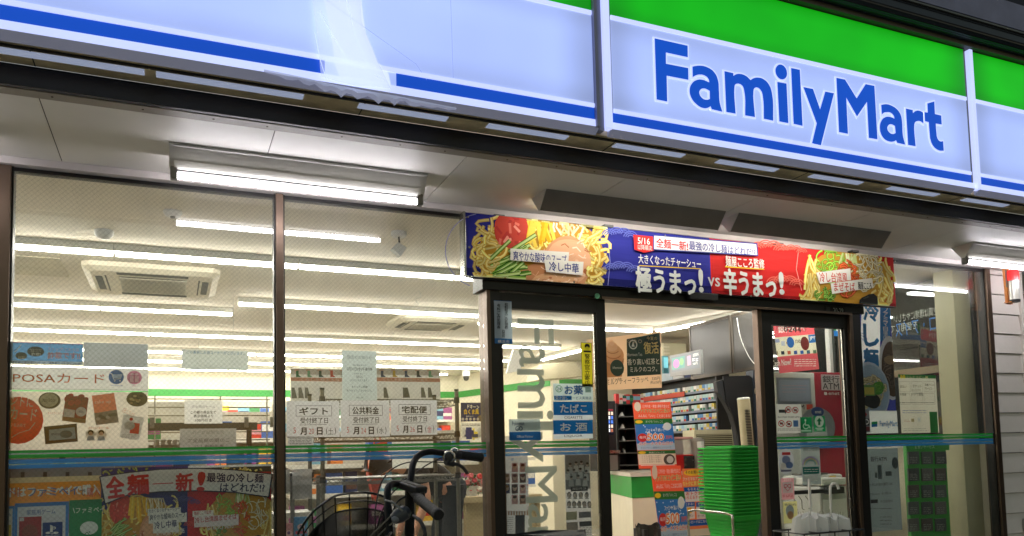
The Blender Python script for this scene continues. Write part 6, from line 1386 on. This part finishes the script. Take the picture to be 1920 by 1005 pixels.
for r_ in range(5):
    for c_ in range(3):
        x0 = 1703+c_*25.5; y0 = 847+r_*31.5; cc = [(78,84,82),(84,92,88),(70,74,74),(96,96,92),(86,80,76)][(r_*2+c_)%5]
        q = [PY(x0,y0,Yk-.012),PY(x0+20,y0,Yk-.012)]; h_ = .098
        k = MB().box(q[0].x,q[1].x,Yk-.012,Yk-.001,q[0].z-h_,q[0].z); co = k.build('service_card', mat('card_%d_%d_%d' % cc, cc, .4), t)
        S = Sheet('print_panel',None,None,None,Y=Yk-.0125,parent=co,quad=[(x0+1,y0+1),(x0+19,y0+1),(x0+19,y0+6),(x0+1,y0+6)],base=random.choice([(60,64,66),(90,70,60),(60,80,90)]),th=.0003)
        S.mb = MB(); S.lines(x0+3,y0+9,x0+17,y0+22,4,(150,152,148),1); S.o = None
        name, label, cat, group, m__, par_ = S.args; pr = S.mb.build('print', S.pm, co)
# mirrored lettering on the side glass
def glass_text(txt, p0, p1, hgt, m_, par):
    """mirrored lettering on the side window, from photo point p0 (far end) to p1 (near end)"""
    a = PX(*p0,5.93); b = PX(*p1,5.93); vs, fs, asp = glyphs(txt,.02); n = 1
    y_far, y_near = a.y, b.y; z0 = (a.z+b.z)/2; mb_ = MB()
    mb_.add([(5.932, y_near+(y_far-y_near)*x, z0+y*hgt) for x, y in vs], fs); mb_.build('lettering', m_, par)
m_wt = mat('pale_lettering', (170,175,165), .6); m_bt = mat('blue_lettering', (45,105,170), .6)
glass_text('店内の空調は環境にやさしい',(1676,606),(1786,585),.075,m_wt,sidew)
glass_text('エコ・アイス',(1680,638),(1773,610),.13,m_bt,sidew)
glass_text('を使用しています',(1640,628),(1720,619),.075,m_wt,sidew)

# ------------------------------------------------------------------ alarm lamp at the right end
P = PY(1903,565,YF-.17); t = thing('alarm_lamp','red topped silver alarm lamp on a wooden bracket','alarm lamp',P)
r_ = .038; z0 = P.z+.005; z1 = PY(1903,527,YF-.17).z; z2 = PY(1903,507,YF-.17).z
MB().lathe((P.x,YF-.17,z0-.012),[(0,0),(r_*.95,0),(r_,.012),(r_,.02)],24).build('base_cap', m_dark, t, smooth=True)
MB().lathe((P.x,YF-.17,z0+.008),[(r_,0),(r_,z1-z0-.008)],24).build('body', mat('lamp_silver', (190,188,182), .3, .6), t, smooth=True)
MB().lathe((P.x,YF-.17,z1+.001),[(r_*1.03,0),(r_*1.03,z2-z1-.014),(r_*.92,z2-z1-.003),(0,z2-z1)],24).build('red_lens', emit('red_lens', (.75,.02,.02,1), .55, (200,20,25)), t, smooth=True)
MB().lathe((P.x,YF-.17,z1-.004),[(r_*1.06,0),(r_*1.06,.006)],24).build('collar', m_grey, t)
q0 = PY(1877,488,YF-.12); q1 = PY(1887,568,YF-.12); w_ = .035
wd = mat('orange_wood', (190,120,60), .5, var=.25, stretch=(8,8,1))
MB().prism([(q1.x-.015,YF-.135,q1.z-.01),(q1.x+.05,YF-.135,q1.z-.01),(q0.x+.05,YF-.135,2.585),(q0.x-.0,YF-.135,2.585)],(0,.012,0)).build('wooden_plate', wd, t, bevel=.002)
MB().box(q0.x+.012,q0.x+.03,YF-.137,YF-.136,q1.z+.12,2.54).build('slot', m_grey, t)
MB().box(P.x-.06,P.x+.0,YF-.17,YF-.124,z0-.014,z0-.008).build('shelf_arm', wd, t)
MB().tube(smooth_path([(P.x-.02,YF-.15,2.59),(P.x-.01,YF-.14,2.56),(P.x-.02,YF-.13,2.53)],4),.003,5).build('cable', m_dark, t)

# ------------------------------------------------------------------ person behind the rack
def skin(name, chain, edges, mt, parent, sub=2, root=0):
    me = bpy.data.meshes.new(name); me.from_pydata([c[0] for c in chain], edges, []); me.update(); o = bpy.data.objects.new(name, me); COL.objects.link(o)
    sk = o.modifiers.new('skin', 'SKIN'); ss = o.modifiers.new('sub', 'SUBSURF'); ss.levels = ss.render_levels = sub
    lay_ = me.skin_vertices[0] if me.skin_vertices else None
    if lay_ is None:
        bpy.context.view_layer.objects.active = o; o.select_set(True); bpy.ops.object.modifier_remove(modifier='skin'); sk = o.modifiers.new('skin','SKIN'); lay_ = me.skin_vertices[0]
    for i, c in enumerate(chain): lay_.data[i].radius = (c[1], c[2] if len(c) > 2 else c[1])
    lay_.data[root].use_root = True
    dg = bpy.context.evaluated_depsgraph_get(); dg.update(); m2 = bpy.data.meshes.new_from_object(o.evaluated_get(dg)); bpy.data.objects.remove(o)
    m2.materials.clear(); m2.materials.append(mt); m2.polygons.foreach_set('use_smooth', [True]*len(m2.polygons)); r = bpy.data.objects.new(name, m2); COL.objects.link(r); put(r, (0,0,0), parent); return r
def person():
    hip = PY(838,905,6.1); hip.z = .93
    t = thing('person','person bending forward in dark clothes behind the wire rack','person',(hip.x,hip.y,0.02))
    H = Vector(hip); chest = H+Vector((-.30,-.05,.20)); neck = chest+Vector((-.17,-.03,.03)); head = neck+Vector((-.12,-.02,-.01))
    body = [(H,.15,.12),(H+Vector((-.15,-.02,.12)),.15,.11),(chest,.17,.12),(neck,.06,.06),
            (chest+Vector((.02,-.17,.0)),.06,.06),(chest+Vector((.0,.17,.0)),.06,.06)]
    legs = [(H+Vector((.02,-.09,-.04)),.095,.1),(H+Vector((.0,-.10,-.45)),.065,.07),(H+Vector((.05,-.10,-.84)),.045,.045),(H+Vector((-.08,-.10,-.885)),.04,.03),
            (H+Vector((.02,.09,-.04)),.095,.1),(H+Vector((-.03,.10,-.45)),.065,.07),(H+Vector((.02,.10,-.84)),.045,.045),(H+Vector((-.11,.10,-.885)),.04,.03)]
    skinm = mat('skin_tone', (205,150,122), .55, var=.06)
    el = chest+Vector((.04,-.2,-.25)); wr = PY(795,935,5.75); 
    arms = []
    for s_ in (-1,1):
        sh = chest+Vector((.0,.17*s_,.0)); e_ = sh+Vector((.05,.03*s_,-.26)); w2 = e_+Vector((-.10,-.02,-.22)); arms.append((sh,e_,w2))
    # one continuous body with arms, hands and head
    ch = [(H,.085,.085),(H+Vector((-.15,-.02,.12)),.13,.10),(chest,.15,.11),(neck,.055,.055),(head,.085,.10),(head+Vector((-.07,-.01,-.03)),.07,.085)]
    ed = [(0,1),(1,2),(2,3),(3,4),(4,5)]
    for (sh,e_,w2) in arms:
        n = len(ch); ch += [(sh,.055,.055),(e_,.042,.042),(w2,.028,.028),(w2+Vector((-.02,0,-.06)),.035,.02)]; ed += [(2,n),(n,n+1),(n+1,n+2),(n+2,n+3)]
        for f in range(4):
            m_ = len(ch); b0 = w2+Vector((-.03,-.03+.02*f,-.09)); ch += [(b0,.009,.009),(b0+Vector((-.005,0,-.035-.004*(f in (1,2)))),.008,.008),(b0+Vector((-.018,0,-.06)),.006,.006)]; ed += [(n+3,m_),(m_,m_+1),(m_+1,m_+2)]
        m_ = len(ch); ch += [(w2+Vector((-.035,-.045,-.05)),.011,.011),(w2+Vector((-.05,-.055,-.075)),.008,.008)]; ed += [(n+3,m_),(m_,m_+1)]
    n = len(ch); ch += [(c[0],c[1]*.8,c[2]*.8) for c in legs]; ed += [(0,n),(n,n+1),(n+1,n+2),(n+2,n+3),(0,n+4),(n+4,n+5),(n+5,n+6),(n+6,n+7)]
    skin('body', ch, ed, skinm, t)
    cl = [(H+Vector((.03,0,-.02)),.15,.15),(H+Vector((-.15,-.02,.12)),.155,.125),(chest,.175,.135),(chest+Vector((-.10,-.01,.01)),.13,.12)]; ce = [(0,1),(1,2),(2,3)]
    for (sh,e_,w2) in arms: n = len(cl); cl += [(sh,.08,.08),(sh.lerp(e_,.6),.066,.066)]; ce += [(2,n),(n,n+1)]
    skin('shirt', cl, ce, mat('black_shirt', (22,23,28), .85), t)
    tm = MB(); rr_ = random.Random(2)
    for i in (0,4):
        P_ = smooth_path([legs[i][0]+Vector((0,0,.08)),legs[i][0],legs[i+1][0],legs[i+2][0]+Vector((0,0,.03))],7); n_ = len(P_)
        tm.tube(P_,[.098-.034*(k/n_)+.004*math.sin(k*1.7) for k in range(n_)],14)
    tm.lathe(H+Vector((.02,0,-.07)),[(.03,-.05),(.13,.0),(.145,.07),(.135,.13),(.10,.16),(.0,.17)],18); tm.build('trousers', mat('dark_trousers', (24,26,33), .85), t, smooth=True)
    hr = [(head+Vector((.01,0,.035)),.088,.10),(head+Vector((-.05,-.0,.045)),.08,.09),(head+Vector((.03,0,-.0)),.08,.09)]; skin('hair', hr, [(0,1),(0,2)], mat('dark_hair', (24,20,18), .5), t)
    face = head+Vector((-.105,-.01,-.045))
    fb = MB(); fb.lathe(face+Vector((-.005,0,.0)),[(.012,0),(.006,.02),(0,.025)],8,axis=(-1,0,-.3)); fb.build('nose', skinm, t)
    for s_ in (-1,1): MB().lathe(head+Vector((-.115,.03*s_,-.015)),[(.008,0),(.006,.006),(0,.008)],8,axis=(-1,0,0)).build('eye', m_dark, t)
person()
t = thing('tote_bag','orange red carrier bag hanging beside the bending person','bag',PY(700,900,6.0)); c = PY(703,890,6.0)
MB().prism([c+Vector(v) for v in ((-.05,0,.0),(-.02,0,.22),(.09,0,.25),(.10,0,.05),(.04,0,-.10),(-.0,0,-.18))],(0,.08,0)).build('body', mat('orange_red_cloth', (190,75,55), .8), t, bevel=.01)
MB().tube(smooth_path([c+Vector((.0,.04,.2)),c+Vector((.03,.04,.34)),c+Vector((.07,.04,.22))],5),.006,6).build('strap', mat('orange_red_cloth'), t)

# ------------------------------------------------------------------ bicycle
def W(px, py, d): return PD(px, py, d)
by = thing('bicycle','black city bicycle with front basket parked before the shop','bicycle',(0.9,2.6,0))
m_bar = mat('black_painted_tube', (7,7,8), .55, 0, var=.15, spec=.22); m_grip = mat('black_grip', (13,13,15), .6, var=.2, bump=.3, bscale=150)
m_bwire = mat('black_basket_wire', (18,18,19), .35, .3)
# positions from the photo, each with its own distance
far_g0 = W(856,852,3.18); far_g1 = W(904,858,3.24); stem = W(760,912,2.80); near0 = W(785,935,2.66); near1 = W(823,966,2.50)
bar = smooth_path([near1,near0,W(765,917,2.72),W(752,908,2.78)],6)
MB().tube([W(833,852,3.12),W(812,848,3.06),W(790,851,3.0),W(776,863,2.95),W(770,885,2.88),W(768,906,2.84)] and smooth_path([far_g0,W(833,850,3.12),W(808,847,3.05),W(788,852,3.0),W(776,866,2.94),W(771,890,2.88),W(768,912,2.84)],6), .0125, 12).build('handlebar', m_bar, by, smooth=True)
MB().tube(smooth_path([W(768,912,2.84),W(752,908,2.80),W(735,908,2.76),W(727,918,2.72),W(727,945,2.68),W(730,985,2.64),W(733,1030,2.62)],6), .0125, 12).build('lamp_guard', m_bar, by, smooth=True)
MB().tube(smooth_path([W(768,912,2.84),W(775,925,2.76),W(790,938,2.68),near0],5), .0125, 12).build('handlebar', m_bar, by, smooth=True)
def grip(a, b, name='grip'):
    ax = b-a; n = 16; return MB().tube([a+ax*(i/n) for i in range(n+1)], [.0175+(.0012 if i%2 else 0)+(.002 if i in (0,n-1) else 0) for i in range(n+1)], 14).build(name, m_grip, by, smooth=True)
grip(W(862,853,3.19), far_g1); grip(near0, near1)
MB().cyl(W(768,905,2.83),W(768,1040,2.78),.017,14).build('stem', m_bar, by, smooth=True)
MB().box(0,0.001,0,0.001,0,0.001) 
# controller / clamp housing on the stem
c = W(772,920,2.78); hs = MB(); ux = (W(800,928,2.74)-W(752,912,2.82)).normalized(); uy = Vector((0,0,1)).cross(ux).normalized(); uz = ux.cross(uy)
def obox(c, a, b, d, hx, hy, hz, mb_=None):
    mb_ = mb_ or MB(); vs = [c+a*sx*hx+b*sy*hy+d*sz*hz for sx in (-1,1) for sy in (-1,1) for sz in (-1,1)]; return mb_.add(vs, [(0,1,3,2),(4,6,7,5),(0,4,5,1),(2,3,7,6),(0,2,6,4),(1,5,7,3)])
obox(c+Vector((0,0,.012)),ux,uy,uz,.052,.03,.013).build('control_box', m_dark, by, bevel=.006)
for k in range(4): obox(c+Vector((0,0,.026))+ux*(-.03+.02*k),ux,uy,uz,.007,.014,.0015).build('button', m_grey, by)
MB().cyl(c+ux*.045+Vector((0,0,.005)),c+ux*.045+Vector((0,0,-.04)),.016,12).build('clamp', m_dark, by)
# bell
bc = W(842,857,3.08); n_ = (Vector((0,0,CAM_H))-bc).normalized(); bell = MB().lathe(bc,[(.026,0),(.027,.006),(.022,.016),(.019,.017)],24,axis=tuple(n_)).build('bell', m_chrome, by, smooth=True)
MB().lathe(bc+n_*.001,[(.018,.014),(.012,.020),(0,.021)],20,axis=tuple(n_)).build('bell_centre', m_dark, bell, smooth=True)
MB().lathe(W(852,845,3.12),[(0,-.012),(.013,-.008),(.016,0),(.012,.010),(0,.013)],14).build('bell_lever', m_chrome, by, smooth=True)
MB().cyl(W(848,851,3.13),W(860,853,3.16),.020,12).build('lever_clamp', m_dark, by, smooth=True)
# brake levers
MB().tube(smooth_path([W(836,868,3.08),W(846,870,3.08),W(858,871,3.10),W(868,877,3.12),W(875,886,3.12),W(876,889,3.12)],5),[.010]*6+[.007]*20,8).build('brake_lever', m_dark, by, smooth=True)
MB().tube(smooth_path([W(775,968,2.58),W(786,975,2.55),W(794,988,2.53),W(797,1000,2.52),W(796,1006,2.52)],5),.0065,8).build('brake_lever', m_dark, by, smooth=True)
MB().tube([W(824+12,866,3.06),W(850,870,3.09)],.012,10).build('lever_body', m_dark, by, smooth=True)
# lamp/derailleur blob and silver cable adjusters
MB().lathe(W(752,965,2.60),[(0,-.035),(.018,-.03),(.026,-.005),(.024,.02),(.012,.032),(0,.034)],18,axis=(.9,-.2,.5)).build('headlamp', mat('lamp_black_grey', (55,58,64), .35), by, smooth=True)
MB().lathe(W(741,974,2.58),[(0,-.012),(.010,-.010),(.012,0),(.010,.010),(0,.012)],12,axis=(-.8,0,-.3)).build('lamp_knob', mat('lamp_grey', (110,112,116), .3), by, smooth=True)
def cable(pts, r=.0026, m_=None, nm='cable'): MB().tube(smooth_path([W(*p) for p in pts],7), r, 6).build(nm, m_ or m_rubber, by, smooth=True)
cable([(834,867,3.07),(800,866,3.05),(765,867,3.0),(735,880,2.95),(715,905,2.9),(706,940,2.85),(703,975,2.8),(706,1010,2.8)])
cable([(828,858,3.08),(800,872,3.0),(775,890,2.95),(752,902,2.9)])
cable([(760,905,2.8),(735,925,2.75),(718,955,2.7),(708,985,2.68),(704,1010,2.66)])
cable([(722,938,2.6),(736,942,2.58),(748,952,2.57),(755,958,2.57)],.0035,m_grey)
cable([(752,945,2.62),(735,965,2.62),(715,985,2.64),(690,1010,2.68)],.003,m_grey)
cable([(757,955,2.62),(742,975,2.62),(722,992,2.64),(702,1012,2.68)],.003,m_grey)
cable([(738,955,2.66),(746,940,2.7),(762,930,2.74)],.003)
# front basket: rim, ribs, mesh
Rf = [W(560,1004,2.72),W(568,985,2.70),W(585,962,2.70),W(605,945,2.74),W(628,930,2.82),W(655,925,2.92),W(690,924,3.02),W(722,932,3.05),W(735,948,2.95),W(740,975,2.75),W(730,1003,2.6),W(700,1018,2.5),W(640,1022,2.5),W(590,1016,2.6)]
rim = smooth_path(Rf,4,closed=True); ctr = sum((p for p in rim), Vector())/len(rim)
bsk = MB().tube(rim,.0045,8,closed=True).build('front_basket', m_bwire, by, smooth=True)
def ringat(dz, k): return [ctr+(p-ctr)*k+Vector((0,0,dz)) for p in rim]
for dz, k, r in ((-.03,.985,.0028),(-.06,.97,.0028),(-.16,.90,.0028),(-.24,.82,.004)): MB().tube(ringat(dz,k),r,6,closed=True).build('hoop', m_bwire, bsk)
for i in range(0,len(rim),4):
    MB().tube([rim[i],ctr+(rim[i]-ctr)*.95+Vector((0,0,-.1)),ctr+(rim[i]-ctr)*.82+Vector((0,0,-.24))],.0028,5).build('rib', m_bwire, bsk)
mesh = MB(); R0 = ringat(-.055,.972); R1 = ringat(-.235,.825); N = len(rim); K = 5
def at_(u, v):
    i = int(u) % N; f = u-int(u); a = R0[i].lerp(R0[(i+1)%N],f); b = R1[i].lerp(R1[(i+1)%N],f); return a.lerp(b,v)
for s_ in (1,-1):
    for q in range(N*4):
        u0 = q/4; pts = [at_((u0+s_*v*9) % N, v) for v in [j/9 for j in range(10)]]; mesh.tube(pts,.0012,3,caps=False)
mesh.build('wire_mesh', m_bwire, bsk)['kind'] = 'stuff'
# frame, fork, wheels below the photo
base = Vector((.80,2.55,0)); hd = Vector((-.93,-.37,0)).normalized() if False else Vector((-.85,.20,0)).normalized()
st = W(768,1040,2.78); fw = Vector((st.x,st.y,0))+hd*.22; fw.z = .31; rwc = fw-hd*1.05; bb = fw-hd*.62+Vector((0,0,-.02)); side = hd.cross(Vector((0,0,1)))
def wheel(c, nm):
    o = MB().tube([c+hd*math.cos(a)*.30+Vector((0,0,math.sin(a)*.30)) for a in [i*2*math.pi/36 for i in range(36)]],.018,8,closed=True).build(nm, m_rubber, by, smooth=True)
    MB().tube([c+hd*math.cos(a)*.275+Vector((0,0,math.sin(a)*.275)) for a in [i*2*math.pi/36 for i in range(36)]],.008,6,closed=True).build('rim', m_chrome, o)
    sp_ = MB()
    for i in range(28): a = i*2*math.pi/28; sp_.cyl(c+side*(.02 if i%2 else -.02),c+hd*math.cos(a)*.275+Vector((0,0,math.sin(a)*.275)),.001,3)
    sp_.build('spokes', m_chrome, o)['kind'] = 'stuff'
    MB().cyl(c-side*.04,c+side*.04,.018,10).build('hub', m_grey, o)
wheel(fw,'wheel'); wheel(rwc,'wheel')
ht = Vector((st.x,st.y,.72)); 
for s_ in (-1,1): MB().tube([ht-Vector((0,0,.12))+side*.03*s_,fw+side*.05*s_],.010,8).build('fork_leg', m_bar, by)
MB().cyl(ht-Vector((0,0,.14)),st,.02,12).build('head_tube', m_bar, by)
MB().tube([ht-Vector((0,0,.05)),bb+Vector((0,0,.12)),bb],.018,10).build('down_tube', m_bar, by); sd = rwc+hd*.32+Vector((0,0,.55))
MB().cyl(bb,sd,.015,10).build('seat_tube', m_bar, by)
for s_ in (-1,1): MB().cyl(bb+side*.03*s_,rwc+side*.05*s_,.009,8).build('chain_stay', m_bar, by); MB().cyl(sd-Vector((0,0,.12))+side*.02*s_,rwc+side*.05*s_,.008,8).build('seat_stay', m_bar, by)
sa = MB(); sa.prism([sd+hd*.16+side*.02,sd+hd*.02+side*.05,sd-hd*.10+side*.10,sd-hd*.13,sd-hd*.10-side*.10,sd+hd*.02-side*.05,sd+hd*.16-side*.02],(0,0,.045)); sa.build('saddle', m_rubber, by, bevel=.012)
MB().tube([fw+hd*math.cos(a)*.335+Vector((0,0,math.sin(a)*.335)) for a in [math.radians(20+i*12) for i in range(12)]],.012,6).build('mudguard', m_grey, by); MB().tube([rwc+hd*math.cos(a)*.335+Vector((0,0,math.sin(a)*.335)) for a in [math.radians(40+i*12) for i in range(12)]],.012,6).build('mudguard', m_grey, by)
MB().cyl(bb-side*.07,bb+side*.07,.02,10).build('bottom_bracket', m_grey, by)
for s_ in (-1,1): e_ = bb+side*.08*s_+Vector((0,0,-.16*s_)); MB().cyl(bb+side*.07*s_,e_,.008,6).build('crank', m_grey, by); MB().box(e_.x-.04,e_.x+.04,e_.y-.03+.04*s_,e_.y+.03+.04*s_,e_.z-.01,e_.z+.01).build('pedal', m_rubber, by)
MB().cyl(rwc+side*.06,Vector((rwc.x,rwc.y,0))+side*.18-hd*.05,.008,6).build('kickstand', m_grey, by)
